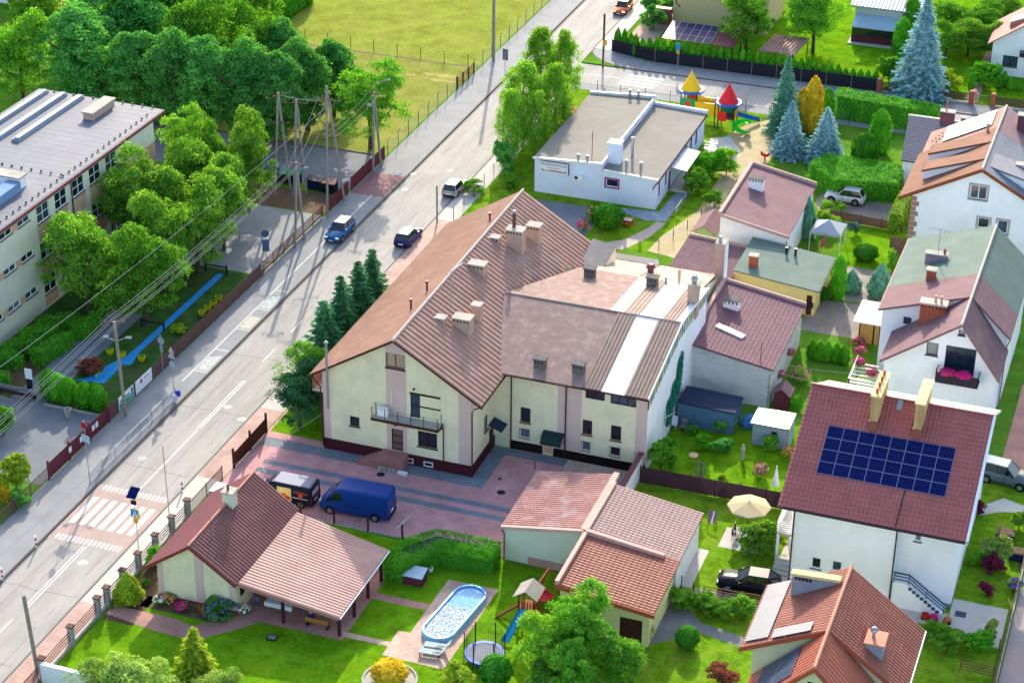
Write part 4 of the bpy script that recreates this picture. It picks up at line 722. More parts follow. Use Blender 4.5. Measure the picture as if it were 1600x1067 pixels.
chimney(R, 32.9, 26.0, 6.0, 9.6, 2.2, .9, BRICKRED, .18, 0, slots=True, capm=mat('pale_cap', '#c9b3a4', var=.1)); chimney(R, 31.7, 31.9, 8, 9.9, .8, .7, BRICKRED, .12)
for x in (33.0, 33.5): MB().lathe((x, 26.0, 9.78), [(.12, 0), (.12, .6), (.15, .61)], 8).obj('flue', CHIMREND, R)
c = chimney(R, 31.5, 36.0, 7.8, 9.6, 1.9, .7, mat('grey_brick', '#8d8289', var=.12), .1, 0); pipe(c, 'antenna_mast', [(31.6, 36, 9.7), (31.6, 36, 12.2)], .03, GALV)
for j in range(5): pipe(c, 'antenna_rod', [(30.7+.35*j, 35.7, 12.0-.05*j), (31.0+.35*j, 36.5, 12.0-.05*j)], .015, GALV, 4)
pipe(c, 'antenna_boom', [(30.5, 36, 12.05), (32.6, 36, 11.9)], .02, GALV, 4); MB().lathe((32.2, 36, 9.7), [(.12, 0), (.12, .5)], 8).obj('flue', BRICKRED, c)
pipe(R, 'downpipe', [(29.45, 21.6, 5.6), (29.75, 21.9, 5.1), (29.75, 21.9, .1)], .05, WHITE); pipe(R, 'downpipe', [(39.6, 26.8, 6.8), (39.4, 26.9, 6.2), (39.4, 26.9, .1)], .05, MAROON)
R2_ = thing('terrace_pergola', 'white slatted balcony pergola full of pink flowers beside white house', 'pergola', (28, 24, 0))
for i in range(7): MB().box(26.8, 21.6+.7*i, 2.5, 29.5, 21.75+.7*i, 2.62).obj('slat', WR, R2_)
for x, y in ((26.9, 21.6), (26.9, 26), (29.4, 21.6)): MB().box(x-.06, y-.06, 0, x+.06, y+.06, 3.3).obj('post', BROWN, R2_)
for z in (2.9, 3.2): MB().box(26.8, 21.58, z, 29.5, 21.64, z+.08).box(26.8, 21.6, z, 26.86, 26.1, z+.08).obj('rail', WR, R2_)
# ---- big white house with brick quoins
R = thing('quoin_house', 'tall white house with brick quoins, tan eaves and long brown roof dormers', 'house', (33, 61, 0))
rx, rzt, kq = 33.0, 11.3, .54
lz = lambda x: rzt-kq*abs(x-rx)
STON = mat('stone_surround', '#a89ba0', var=.1)
wall(R, 'wall', (26.5, 53.5), (39.5, 53.5), 0, [(0, lz(26.5)-.3), (6.5, rzt-.3), (13, lz(39.5)-.3)], WHITER, [Wn(5.55, 7.15, 7.85, 9.25, 2, 1, WHITE, SILL), Wn(6.65, 7.75, 4.85, 5.9, 1, 1, WHITE, SILL), Wn(8.55, 9.55, 4.6, 5.95, 1, 1, WHITE, SILL), Wn(9, 10, 1, 2.4, 1, 1, WHITE, SILL)])
for a, b, c, d in ((32.05, 33.65, 7.85, 9.25), (33.15, 34.25, 4.85, 5.9), (35.05, 36.05, 4.6, 5.95)): MB().box(a-.2, 53.44, c-.22, b+.2, 53.49, c-.1).box(a-.2, 53.44, d+.01, b+.2, 53.49, d+.2).box(a-.2, 53.44, c-.1, a-.01, 53.49, d+.01).box(b+.01, 53.44, c-.1, b+.2, 53.49, d+.01).obj('window_surround', STON, R)
wall(R, 'wall', (26.5, 70), (26.5, 53.5), 0, lz(26.5)-.3, WHITER); wall(R, 'wall', (39.5, 53.5), (39.5, 70), 0, lz(39.5)-.3, WHITER); wall(R, 'wall', (39.5, 70), (26.5, 70), 0, [(0, lz(39.5)-.3), (6.5, rzt-.3), (13, lz(26.5)-.3)], WHITER)
QB = mat('quoin_brick', '#9a7a6d', var=.12)
for j in range(13): w_ = .75 if j % 2 else .5; MB().box(26.46, 53.45, .2+.54*j, 26.5+w_, 53.497, .68+.54*j).obj('quoin', QB, R); MB().box(26.45, 53.5, .2+.54*j, 26.497, 53.5+w_, .68+.54*j).obj('quoin', QB, R)
RB = mat('tan_brown_sheet', '#7a5446', var=.1, scale=.8, rough=.8, spec=.1, stain='#946a56', stain_amt=.4)
WM = mat('weathered_grey_sheet', '#757983', var=.15, scale=1, aniso=(3, 3, .6), stain='#6f7078', stain_amt=.6, rough=.5)
roof(R, 'roof_slope', (25.3, 64.5, lz(25.3)), (25.3, 52.9, lz(25.3)), (rx, 52.9, rzt), (rx, 64.5, rzt), RB, thick=.3); roof(R, 'roof_slope', (25.6, 70.4, lz(25.6)), (25.6, 64.52, lz(25.6)), (rx, 64.52, rzt), (rx, 70.4, rzt), mat('pale_tan_sheet', '#9a7a70', var=.06), thick=.3)
roof(R, 'roof_slope', (41, 52.9, lz(41)), (41, 63.5, lz(41)), (rx, 63.5, rzt), (rx, 52.9, rzt), WM, thick=.3); roof(R, 'roof_slope', (41, 63.52, lz(41)), (41, 70.4, lz(41)), (rx, 70.4, rzt), (rx, 63.52, rzt), mat('lilac_brown_sheet', '#8f7478', var=.08), thick=.3)
FAS = mat('orange_brown_fascia', '#804a32', var=.08)
MB().quad((25.2, 52.86, lz(25.2)-.35), (rx, 52.86, rzt-.35), (rx, 52.86, rzt+.05), (25.2, 52.86, lz(25.2)+.05)).quad((rx, 52.86, rzt-.35), (41, 52.86, lz(41)-.35), (41, 52.86, lz(41)+.05), (rx, 52.86, rzt+.05)).obj('barge_board', FAS, R)
pipe(R, 'ridge_cap', [(rx, 52.8, rzt+.06), (rx, 70.4, rzt+.06)], .13, mat('pale_ridge', '#b5a8a2'))
for ya, yb, xe in ((55.6, 58.0, 26.9), (60.2, 62.7, 26.8)):   # long shed dormers on the street slope
    ze = lz(xe)+1.15
    d = roof(R, 'dormer_roof', (xe, yb, ze), (xe, ya, ze), (rx-.05, ya, rzt+.03), (rx-.05, yb, rzt+.03), RB, thick=.22)
    MB().quad((xe+.1, ya+.1, lz(xe)), (rx-.3, ya+.1, rzt-.2), (rx-.3, ya+.1, rzt-.12), (xe+.1, ya+.1, ze-.2)).quad((xe+.1, yb-.1, lz(xe)), (xe+.1, ya+.1, lz(xe)), (xe+.1, ya+.1, ze-.2), (xe+.1, yb-.1, ze-.2)).obj('dormer_cheek', WHITER, d)
    MB().box(xe-.03, ya, ze-.28, xe+.02, yb, ze+.02).obj('dormer_fascia', FAS, d)
sl_ = (1, 0, kq)
solar(R, (27.4, 69.9, lz(27.4)+.05), (0, -1, 0), (1, 0, kq), 4, 3, 1.1, 1.8, PALEPANEL)
for j in range(8): MB().lathe((26.3+.4*(j % 2)+.25*(j//2), 66.4+.5*(j//2), lz(26.5+.25*(j//2))+.1), [(.1, 0), (.08, .12)], 6).obj('roof_vent', BROWN, R)
MB().lathe((32, 63.9, lz(32)), [(.15, 0), (.15, .7), (.25, .71), (.2, .9)], 8).obj('vent_pipe', CHIMREND, R)
chimney(R, 35.2, 67, 9, 11.9, 1.2, .9, mat('purple_brick', '#6a4450', var=.15), .1, slots=True); chimney(R, 36.8, 57.5, 8, 10.4, 2.0, .8, WHITER, .12, slots=True)
dm2 = roof(R, 'dormer_roof', (40.6, 54.5, 9.2), (40.6, 58, 9.2), (33.2, 58, 11.1), (33.2, 54.5, 11.1), WM, thick=.2); MB().quad((34, 54.6, 10.7), (40.5, 54.6, lz(40.5)), (40.5, 54.6, 9.0), (34, 54.6, 10.75)).obj('dormer_cheek', WHITER, dm2)
R = thing('grey_roof_house', 'dark grey shingle roof with brick chimneys behind the quoin house', 'house', (25, 74, 0)); roof(R, 'roof_slope', (22.7, 70.5, 3.6), (27.6, 70.5, 3.6), (27.6, 78.5, 5.6), (22.0, 78.5, 5.6), mat('slate_shingle', '#5f6070', var=.08, scale=1.5), 'tile', pitch=.4, row=.35, amp=.01); wall(R, 'wall', (22.9, 70.8), (27.6, 70.8), 0, 3.4, WHITER); wall(R, 'wall', (22.4, 78.4), (22.9, 70.8), 0, [(0, 5.3), (7.6, 3.4)], WHITER); wall(R, 'wall', (27.6, 78.4), (22.4, 78.4), 0, 5.3, WHITER)
MB().box(21.9, 78.5, 5.3, 27.7, 78.9, 5.65).obj('ridge_cap', SLAB, R); chimney(R, 26.2, 78.2, 4.5, 6.8, 1.5, .8, mat('purple_brick', '#6a4450'), .1, slots=True); chimney(R, 28.0, 77.5, 4.5, 6.6, .5, .5, mat('purple_brick', '#6a4450'), .1); pipe(R, 'flue_pipe', [(26, 78.2, 6.9), (26, 78.2, 8)], .09, BRICKRED)
# ---- red-roofed house in the foreground
R = thing('red_roof_house', 'red tiled house with solar panels and chimney wall in the foreground', 'house', (33.9, -21, 0))
rx, rzt = 33.95, 9.0
roof(R, 'roof_slope', (28.15, -15.2, 6.05), (28.15, -23.1, 6.05), (rx, -23.1, rzt), (rx, -15.2, rzt), TILERED, 'tile', pitch=.33, row=.4, amp=.05); roof(R, 'roof_slope', (39.45, -23.1, 5.0), (39.45, -15.2, 5.0), (rx, -15.2, rzt), (rx, -23.1, rzt), TILERED, 'tile', pitch=.33, row=.4, amp=.05)
FASR = mat('red_fascia', '#a8553f', var=.08)
MB().quad((28.05, -23.14, 5.75), (rx, -23.14, rzt-.3), (rx, -23.14, rzt+.05), (28.05, -23.14, 6.1)).quad((rx, -23.14, rzt-.3), (39.5, -23.14, 4.7), (39.5, -23.14, 5.05), (rx, -23.14, rzt+.05)).obj('barge_board', FASR, R)
wall(R, 'wall', (28.9, -22.6), (38.9, -22.6), 0, [(0, 6.2), (rx-28.9, 8.8), (10, 5.2)], CREAM); wall(R, 'wall', (28.9, -15.6), (28.9, -22.6), 0, 6.2, WHITER, [Wn(2, 3.4, 3.6, 4.9, 2, 1)]); wall(R, 'wall', (38.9, -22.6), (38.9, -15.6), 0, 5.1, WHITER); wall(R, 'wall', (38.9, -15.6), (28.9, -15.6), 0, [(0, 5.2), (38.9-rx, 8.8), (10, 6.2)], CREAM)
roof(R, 'roof_slope', (29.0, -22.9, 3.9), (29.0, -27.3, 3.9), (rx, -27.3, rzt-.05), (rx, -22.9, rzt-.05), mat('red_sheet', '#a8604e', var=.08, rough=.5), 'trap', pitch=.4, amp=.05); roof(R, 'roof_slope', (38.6, -27.3, 4.2), (38.6, -22.9, 4.2), (rx, -22.9, rzt-.05), (rx, -27.3, rzt-.05), mat('red_sheet', '#a8604e'), 'trap', pitch=.4, amp=.05)
MB().quad((28.9, -27.34, 3.55), (rx, -27.34, rzt-.4), (rx, -27.34, rzt), (28.9, -27.34, 3.95)).quad((rx, -27.34, rzt-.4), (38.7, -27.34, 3.85), (38.7, -27.34, 4.25), (rx, -27.34, rzt)).obj('barge_board', FASR, R)
wall(R, 'wall', (29.6, -26.8), (38.2, -26.8), 0, [(0, 4.2), (rx-29.6, 8.6), (8.6, 4.4)], CREAM, [Wn(3.9, 4.9, 6.2, 7.4, 1, 1, DARKMET)]); wall(R, 'wall', (29.6, -22.6), (29.6, -26.8), 0, 4.3, WHITER); wall(R, 'wall', (38.2, -26.8), (38.2, -22.6), 0, 4.4, WHITER)
pipe(R, 'ridge_cap', [(rx, -15.1, rzt+.07), (rx, -27.35, rzt+.02)], .12, mat('pale_red_ridge', '#c48a75', var=.1))
k1 = (rzt-6.05)/(rx-28.15); solar(R, (28.35, -15.5, 6.22), (0, -1, 0), (1, 0, k1), 4, 1, 1.75, 1.75, PALEPANEL); solar(R, (30.2, -21.8, 6.05+k1*2.05+.1), (0, -1, 0), (1, 0, k1), 1, 3, 1.05, .95, PALEPANEL)
k2 = (rzt-3.95)/(rx-29.0); solar(R, (29.9, -23.2, 3.95+k2*.9), (0, -1, 0), (1, 0, k2), 3, 2, 1.1, 1.75, mat('slate_solar', '#39445c', rough=.3, var=.12, spec=.2))
c = MB().prism([(30.3, -17.55), (33.4, -17.3), (33.4, -16.95), (30.3, -17.2)], [6.8, 8.4, 8.4, 6.8], 9.0).obj('chimney_wall', mat('grey_slate_face', '#8f93a0', var=.08), R); MB().prism([(30.2, -17.7), (33.6, -17.4), (33.6, -16.8), (30.2, -17.1)], 9.0, 9.22).obj('chimney_cap', mat('sandstone_cap', '#d8c58f'), c)
for j in range(5): MB().box(30.5+.25*j, -17.62, 8.7, 30.65+.25*j, -17.53, 8.9).obj('vent_slot', DARKMET, c)
d = MB().prism([(36.3, -21.7), (37.5, -21.7), (37.5, -20.2), (36.3, -20.2)], [6.9, 6.0, 6.0, 6.9], 7.6).obj('chimney', mat('grey_slate_face', '#8f93a0'), R); MB().box(36.2, -21.8, 7.6, 37.6, -20.1, 7.72).obj('chimney_cap', mat('pale_red_ridge', '#c48a75'), d); MB().lathe((36.7, -20.9, 7.72), [(.12, 0), (.12, .4), (.28, .5), (.2, .7), (.05, .8)], 10).obj('flue_cowl', GALV, d)
pipe(R, 'gutter', [(39.55, -23.1, 4.9), (39.55, -15.2, 4.9)], .08, GALV); pipe(R, 'downpipe', [(39.5, -22.9, 4.9), (39.1, -22.8, 4.2), (39.1, -22.8, 0)], .05, BROWN)
# ---- cottage with the big open canopy
R = thing('cottage', 'low cream cottage with maroon sheet roof and wide open canopy beside the crossing', 'house', (-12.8, -19, 0))
wall(R, 'wall', (-16.05, -24), (-9.5, -24), 0, [(0, 3.1), (3.05, 5.35), (6.55, 3.0)], CREAM); wall(R, 'wall', (-9.5, -24), (-9.5, -14), 0, 3.0, CREAM, [Wn(.5, 1.3, 1.2, 2.5, 1, 1, DB), Wn(2.5, 3.5, .05, 2.1, 1, 1, DB, name='door', glass=DB), Wn(5, 6.4, 1, 2.3, 2, 1, DB)]); wall(R, 'wall', (-9.5, -14), (-16.05, -14), 0, [(0, 3.0), (3.5, 5.35), (6.55, 3.1)], CREAM); wall(R, 'wall', (-16.05, -14), (-16.05, -24), 0, 3.1, CREAM)
MB().box(-16.0, -24.03, .3, -15.6, -24.004, 3.1).box(-12.9, -24.03, .3, -12.2, -24.004, 4.8).box(-10.1, -24.03, .3, -9.52, -24.004, 3.1).obj('pilaster', PINKR, R); MB().box(-16.1, -24.06, 0, -9.45, -24.035, .3).obj('plinth', MAROON, R)
roof(R, 'roof_slope', (-16.9, -13.5, 2.75), (-16.9, -24.5, 2.75), (-13.0, -24.5, 5.55), (-13.0, -13.5, 5.55), MAROON, 'seam', pitch=.5, amp=.03, seg=5); roof(R, 'roof_slope', (-9.3, -24.5, 2.95), (-9.3, -13.5, 2.95), (-13.0, -13.5, 5.55), (-13.0, -24.5, 5.55), mat('maroon_corrugated', '#775050', var=.1, scale=.8, rough=.5, stain='#94695e', stain_amt=.4), 'corr', pitch=.34, amp=.07)
pipe(R, 'ridge_cap', [(-13, -24.5, 5.6), (-13, -13.5, 5.6)], .1, mat('pale_red_ridge', '#c48a75')); MB().quad((-16.95, -24.54, 2.5), (-13, -24.54, 5.3), (-13, -24.54, 5.6), (-16.95, -24.54, 2.8)).quad((-13, -24.54, 5.3), (-9.3, -24.54, 2.7), (-9.3, -24.54, 3.0), (-13, -24.54, 5.6)).obj('barge_board', mat('red_brown_board', '#7d3a34', var=.1), R)
chimney(R, -12.85, -18.0, 4.5, 6.5, .85, .85, mat('pale_chimney', '#c9ccb5', var=.1), .1); pipe(R, 'flue_pipe', [(-12.95, -18, 6.6), (-12.95, -18, 7.1)], .1, MAROON)
pipe(R, 'antenna_mast', [(-13, -22.2, 5.5), (-13, -22.2, 7.3)], .025, GALV) if False else pipe(R, 'antenna_mast', [(-12.2, -22.4, 4.9), (-12.2, -22.4, 6.9)], .025, MAROON)
cr = roof(R, 'canopy_roof', (-.95, -24.7, 2.3), (-.95, -15.4, 2.3), (-9.25, -14.0, 2.97), (-9.25, -24.2, 2.97), PINKSHEET, 'corr', pitch=.34, amp=.06)
for x, y in ((-5.9, -23.8), (-1.4, -23.8), (-1.3, -21.3), (-1.3, -18.7), (-1.2, -16.4), (-5.6, -15.2)): MB().box(x-.1, y-.1, 0, x+.1, y+.1, 2.3+.08*(-1-x)).obj('canopy_post', mat('maroon_wood', '#4a2230', var=.1), cr)
pipe(cr, 'canopy_gutter', [(-.88, -24.7, 2.22), (-.88, -15.4, 2.22)], .06, WHITE); MB().quad((-9.2, -24.28, 2.72), (-.95, -24.78, 2.1), (-.95, -24.78, 2.34), (-9.2, -24.28, 3.0)).obj('canopy_fascia', mat('pink_fascia', '#a87a74'), cr)
# ---- row of garages
R = mono('corrugated_garage', 'pale green garage with red ribbed mono-pitch roof at the end of yard', 6.6, -10.3, 12.9, -2.2, 3.15, 4.2, mat('red_white_ribbed', '#b98478', var=.15, scale=.6, stain='#d9c0b8', stain_amt=.6, stain_scale=.9, rough=.6), LGREEN, 'trap', cat='garage', pitch=.3, amp=.06)
MB().prism([(6.4, -10.75), (13.0, -10.75), (13.0, -10.5), (6.4, -10.5)], [3.0, 4.1, 4.1, 3.0], [3.26, 4.38, 4.38, 3.26]).prism([(12.75, -10.5), (13.2, -10.5), (13.2, -1.9), (12.75, -1.9)], 4.1, 4.4).obj('verge_tiles', mat('pale_verge', '#c9a498', var=.12), R); MB().box(8.5, -10.36, 0, 13.0, -10.304, .7).obj('plinth', PINKSHEET, R); pipe(R, 'downpipe', [(6.4, -10.5, 2.9), (6.6, -10.45, 2.5), (6.6, -10.45, .1)], .05, BROWN)
for j in range(2): pass
R = mono('brown_garage', 'garage with greyish-brown ribbed tile roof between red garages and lawn', 13.4, -10.2, 20.3, -3.7, 4.25, 3.25, mat('grey_brown_tile', '#9a7f7c', var=.08, scale=1, rough=.6), WHITER, 'tile', cat='garage', pitch=.33, row=.38, amp=.045)
MB().prism([(13.2, -10.8), (19.4, -10.8), (19.4, -10.45), (13.2, -10.45)], [4.1, 3.35, 3.35, 4.1], [4.5, 3.7, 3.7, 4.5]).box(13.15, -10.44, 4.0, 13.4, -3.4, 4.5).obj('parapet', mat('pale_verge', '#c9a498'), R)
R = mono('red_tile_garage', 'cream garage with red tile roof behind the big leafy tree', 13.4, -17.3, 20.2, -10.85, 4.1, 3.3, TILERED, mat('yellow_cream', '#ded29a', var=.05), 'tile', cat='garage', pitch=.33, row=.4, amp=.05, wins=[Wn(4.6, 6.3, .05, 2.2, 1, 1, BROWN, name='door', glass=BROWN)], ov=.4)
MB().box(13.1, -17.7, 3.95, 13.4, -10.9, 4.45).obj('parapet', mat('pale_verge', '#c9a498'), R); MB().prism([(13.1, -17.8), (20.7, -17.8), (20.7, -17.7), (13.1, -17.7)], [3.8, 2.95, 2.95, 3.8], [4.12, 3.28, 3.28, 4.12]).obj('fascia', FASR, R)
# side wall of the yard with brown coping
R = thing('yard_wall', 'white boundary wall with brown coping running back from garages', 'wall', (13, 1, 0)); MB().box(12.85, -1.8, 0, 13.1, 5.3, 2.0).obj('masonry', WHITER, R); MB().box(12.75, -1.85, 2.0, 13.2, 5.35, 2.12).obj('coping', MAROON, R)
R = thing('wood_store', 'low lean-to with grey-brown plank roof against the annexe', 'shed', (9.5, 1, 0)); roof(R, 'roof_sheet', (7.4, -1.2, 1.75), (12.7, -1.2, 1.75), (12.7, 3.0, 1.5), (7.4, 3.0, 1.5), mat('grey_plank', '#8f7f76', var=.2, aniso=(6, .5, 1)), 'corr', pitch=.25, amp=.04, thick=.06) ; [MB().box(x-.05, 2.8, 0, x+.05, 2.9, 1.4).obj('post', BROWN, R) for x in (7.5, 12.5)]
# ---- houses along the far street
R = thing('yellow_house', 'tall tan rendered house with white windows behind the far hedge', 'house', (-7, 118, 0))
YR = mat('tan_render', '#cdb48a', var=.04, scale=.5)
wall(R, 'wall', (-14.6, 113.5), (-2, 113.5), 0, 9, YR, [Wn(10.4, 11.3, 3.6, 4.9, 1, 1, WHITE, SILL), Wn(10.4, 11.3, 6.4, 7.7, 1, 1, WHITE, SILL)]); wall(R, 'wall', (-2, 113.5), (-2, 124), 0, 9, YR); wall(R, 'wall', (-14.6, 124), (-14.6, 113.5), 0, 9, YR); wall(R, 'wall', (-2, 124), (-14.6, 124), 0, 9, YR)
roof(R, 'roof', (-15, 113, 9), (-1.6, 113, 9), (-1.6, 119, 11), (-15, 119, 11), SHINGLE); pipe(R, 'downpipe', [(-14.2, 113.35, 9), (-14.2, 113.35, 3), (-13.6, 113.3, 2.4)], .06, BROWN); MB().box(-17.5, 112.6, 0, -14.65, 113.4, 2.2).obj('porch_wall', TILERED, R)
R = thing('solar_carport', 'low carport roofed with dark solar panels behind the far hedge', 'carport', (-9, 104, 0))
solar(R, (-12.6, 101.2, 2.35), (1, 0, 0), (0, 1, .12), 6, 3, 1.02, 1.65, SOLAR); roof(R, 'roof_sheet', (-6.3, 101.3, 2.3), (-3.4, 101.3, 2.3), (-3.4, 106.3, 2.9), (-6.3, 106.3, 2.9), MAROON, 'trap', pitch=.4, amp=.05, thick=.06)
for x, y in ((-12.4, 101.4), (-3.6, 101.4), (-12.4, 106), (-3.6, 106), (-8, 101.4)): MB().box(x-.06, y-.06, 0, x+.06, y+.06, 2.3 if y < 103 else 2.85).obj('post', BROWN, R)
R = thing('striped_shelter', 'low shelter with brown and white striped roof behind the far hedge', 'shelter', (2, 104.5, 0)); roof(R, 'roof_sheet', (-.4, 101.6, 2.2), (4.2, 101.6, 2.2), (4.9, 107.2, 2.6), (.4, 107.2, 2.6), BRNSHEET, 'trap', pitch=.45, amp=.1, thick=.06)
for x, y in ((-.2, 101.8), (4, 101.8), (.6, 107), (4.7, 107)): MB().box(x-.05, y-.05, 0, x+.05, y+.05, 2.15).obj('post', BROWN, R)
R = thing('metal_roof_house', 'low house with grey ribbed metal roof and pale blue awning', 'house', (12, 120, 0)); wall(R, 'wall', (8.6, 117), (16.6, 117), 0, 4.3, mat('pale_grey_wall', '#b9bec6', var=.05), [Wn(1, 5.5, 1.1, 2.4, 4, 1, DARKMET)])
roof(R, 'roof', (8.0, 116.4, 4.4), (17.2, 116.4, 4.4), (17.2, 124, 6.6), (8.0, 124, 6.6), GALV, 'trap', pitch=.45, amp=.06); roof(R, 'awning', (8.7, 114.6, 2.3), (14.5, 114.6, 2.3), (14.5, 116.9, 3.3), (8.7, 116.9, 3.3), mat('pale_blue_sheet', '#9fb4c9', rough=.4, var=.06)); MB().box(8.7, 114.9, 0, 14.4, 115.1, 1.1).obj('parapet', mat('maroon_board', '#5d3038'), R); MB().box(8.7, 115.0, 1.1, 14.4, 115.05, 2.2).obj('glazing', GLASS, R); wall(R, 'wall', (16.6, 117), (16.6, 124), 0, 4.3, MATS['pale_grey_wall']); wall(R, 'wall', (8.6, 124), (8.6, 117), 0, 4.3, MATS['pale_grey_wall'])
MB().box(8.4, 114.2, 0, 14.8, 116.9, .15).obj('terrace', SLAB, R)
R = thing('pink_roof_house', 'white house with dusty pink roof at the far right corner', 'house', (32, 112, 0)); PR = mat('pink_roof_sheet', '#a8746f', var=.08, scale=.8, rough=.6)
wall(R, 'wall', (27.0, 110), (36, 110), 0, [(0, 4.2), (5, 7.5), (9, 4.8)], WHITER, [Wn(1.4, 3.2, 1.2, 2.6, 2, 1, DB, DB), Wn(4, 5.6, 3.2, 4.9, 2, 1, DB)]); wall(R, 'wall', (27, 118), (27, 110), 0, 4.2, WHITER); wall(R, 'wall', (36, 118), (27, 118), 0, 4.2, WHITER); wall(R, 'wall', (36, 110), (36, 118), 0, 4.2, WHITER)
roof(R, 'roof_slope', (26.4, 118.6, 4.0), (26.4, 109.4, 4.0), (32, 109.4, 7.9), (32, 118.6, 7.9), PR, 'seam', pitch=.6, amp=.03, seg=5); roof(R, 'roof_slope', (37, 109.4, 4.4), (37, 118.6, 4.4), (32, 118.6, 7.9), (32, 109.4, 7.9), PR); MB().prism([(28.6, 111.5), (31, 111.5), (31, 113.5), (28.6, 113.5)], [5.4, 7, 7, 5.4], [6.4, 7.4, 7.4, 6.4]).obj('dormer', PR, R)
bb = MB().box(30.4, 108.8, 3.0, 34, 110, 3.15).obj('balcony', mat('dark_wood', '#3a3340'), R); [MB().box(30.4, 108.78, 3.2+.25*j, 34, 108.84, 3.38+.25*j).obj('balcony_board', mat('dark_wood', '#3a3340'), bb) for j in range(3)]
R = thing('white_house_far', 'white gabled wall peeking out at the top left corner', 'house', (-88, 128, 0)); q = G(25, 8); wall(R, 'wall', (q[0]-6, q[1]), (q[0]+1.8, q[1]), 0, 8, WHITER, [Wn(4.5, 6, 1.2, 3, 1, 1, DARKMET)]); wall(R, 'wall', (q[0]+1.8, q[1]), (q[0]+1.8, q[1]+9), 0, 8, WHITER); roof(R, 'roof', (q[0]-6.5, q[1]-.5, 8), (q[0]+2.2, q[1]-.5, 8), (q[0]+2.2, q[1]+5, 10), (q[0]-6.5, q[1]+5, 10), SHINGLE)
# ------------------------------------------------------------------ vegetation
NR = np.random.default_rng(11)
def cards(pos, nrm, size, aspect=.6, long_axis=None, tri=False):
    """one small leaf-shaped face at each position; returns verts (4n,3)"""
    n = len(pos); nrm = nrm/(np.linalg.norm(nrm, axis=1, keepdims=True)+1e-9)
    r = NR.normal(size=(n, 3)) if long_axis is None else long_axis+NR.normal(size=(n, 3))*.35
    t = r-nrm*np.sum(r*nrm, axis=1, keepdims=True); t /= (np.linalg.norm(t, axis=1, keepdims=True)+1e-9); b = np.cross(nrm, t)
    s = (size*NR.uniform(.65, 1.35, n))[:, None]; a = t*s*.5; c = b*s*.5*aspect
    return np.stack([pos-a, pos-c*.9, pos+a, pos+c], axis=1).reshape(-1, 3)
def cardmesh(name, V, m, extra=None):
    nq = len(V)//4; me = bpy.data.meshes.new(name); ev = np.array(extra.v, float).reshape(-1, 3) if extra else np.zeros((0, 3)); ef = extra.f if extra else []
    me.vertices.add(len(V)+len(ev)); me.vertices.foreach_set('co', np.concatenate([V, ev]).astype(np.float32).ravel())
    sizes = [4]*nq+[len(f) for f in ef]; loops = np.concatenate([np.arange(nq*4), np.array([i+len(V) for f in ef for i in f], int)]).astype(np.int32)
    me.loops.add(len(loops)); me.loops.foreach_set('vertex_index', loops); me.polygons.add(len(sizes)); me.polygons.foreach_set('loop_start', np.concatenate([[0], np.cumsum(sizes)[:-1]]).astype(np.int32)); me.update(calc_edges=True); me.validate(); me.materials.append(m); return me
def sph(n): v = NR.normal(size=(n, 3)); return v/np.linalg.norm(v, axis=1, keepdims=True)
def crown_round(w, h, z0, clumps=80, per=120, leaf=.3, droop=0, top=.55, m=None, name='crown'):
    """broad-leaved crown: leaf clumps spread through an uneven egg"""
    nl = 9; lc = sph(nl)*np.array([.5, .5, .52]); lr = NR.uniform(.36, .58, nl); lc[:, 2] = np.linspace(-.5, .62, nl)+NR.uniform(-.08, .08, nl); lr *= np.where(lc[:, 2] > .4, .75, 1)
    d = sph(clumps); rr = NR.uniform(.3, 1.04, clumps)**.55; lob = 1+.22*np.sin(3*np.arctan2(d[:, 1], d[:, 0])+NR.uniform(0, 6))*np.sin(2.3*d[:, 2]*3+NR.uniform(0, 6))
    li = NR.integers(0, nl, clumps); c = (lc[li]+d*(rr**.6*lr[li])[:, None])*np.array([w/2*.98, w/2*.98, h/2*.92]); taper = 1-.25*np.clip(c[:, 2]/(h/2), 0, 1); c[:, :2] *= taper[:, None]
    c[:, 2] += z0+h/2; R_ = NR.uniform(.055, .13, clumps)*w
    q = sph(clumps*per); q[:, 2] = np.where(q[:, 2] < -.3, -q[:, 2], q[:, 2]); cc = np.repeat(c, per, 0); r = np.repeat(R_, per)*NR.uniform(.55, 1.08, clumps*per)
    pos = cc+q*r[:, None]*np.array([1, 1, .72]); pos[:, 2] -= droop*np.linalg.norm(q[:, :2], axis=1)*r
    return cardmesh(name, cards(pos, q*.7+NR.normal(size=q.shape)*.45+np.array([0, 0, .25]), leaf), m)
def crown_birch(w, h, z0, m):
    n = 120; z = NR.uniform(0, 1, n)**.8; rad_ = w/2*np.sin(PI*np.clip(.12+.85*z, 0, 1))**.7*NR.uniform(.3, 1, n); a = NR.uniform(0, 2*PI, n)
    c = np.stack([rad_*np.cos(a), rad_*np.sin(a), z0+z*h], 1); V = []
    per = 110; q = sph(n*per); cc = np.repeat(c, per, 0); L = NR.uniform(0, 1, n*per)
    pos = cc+q*np.array([.55, .55, .3])*NR.uniform(.4, 1.1, (n*per, 1)); pos[:, 2] -= L**2*1.5
    return cardmesh('crown', cards(pos, q+NR.normal(size=q.shape)*.4+np.array([0, 0, .2]), .24, .55, np.tile([0, 0, -1.], (n*per, 1))*.8), m)
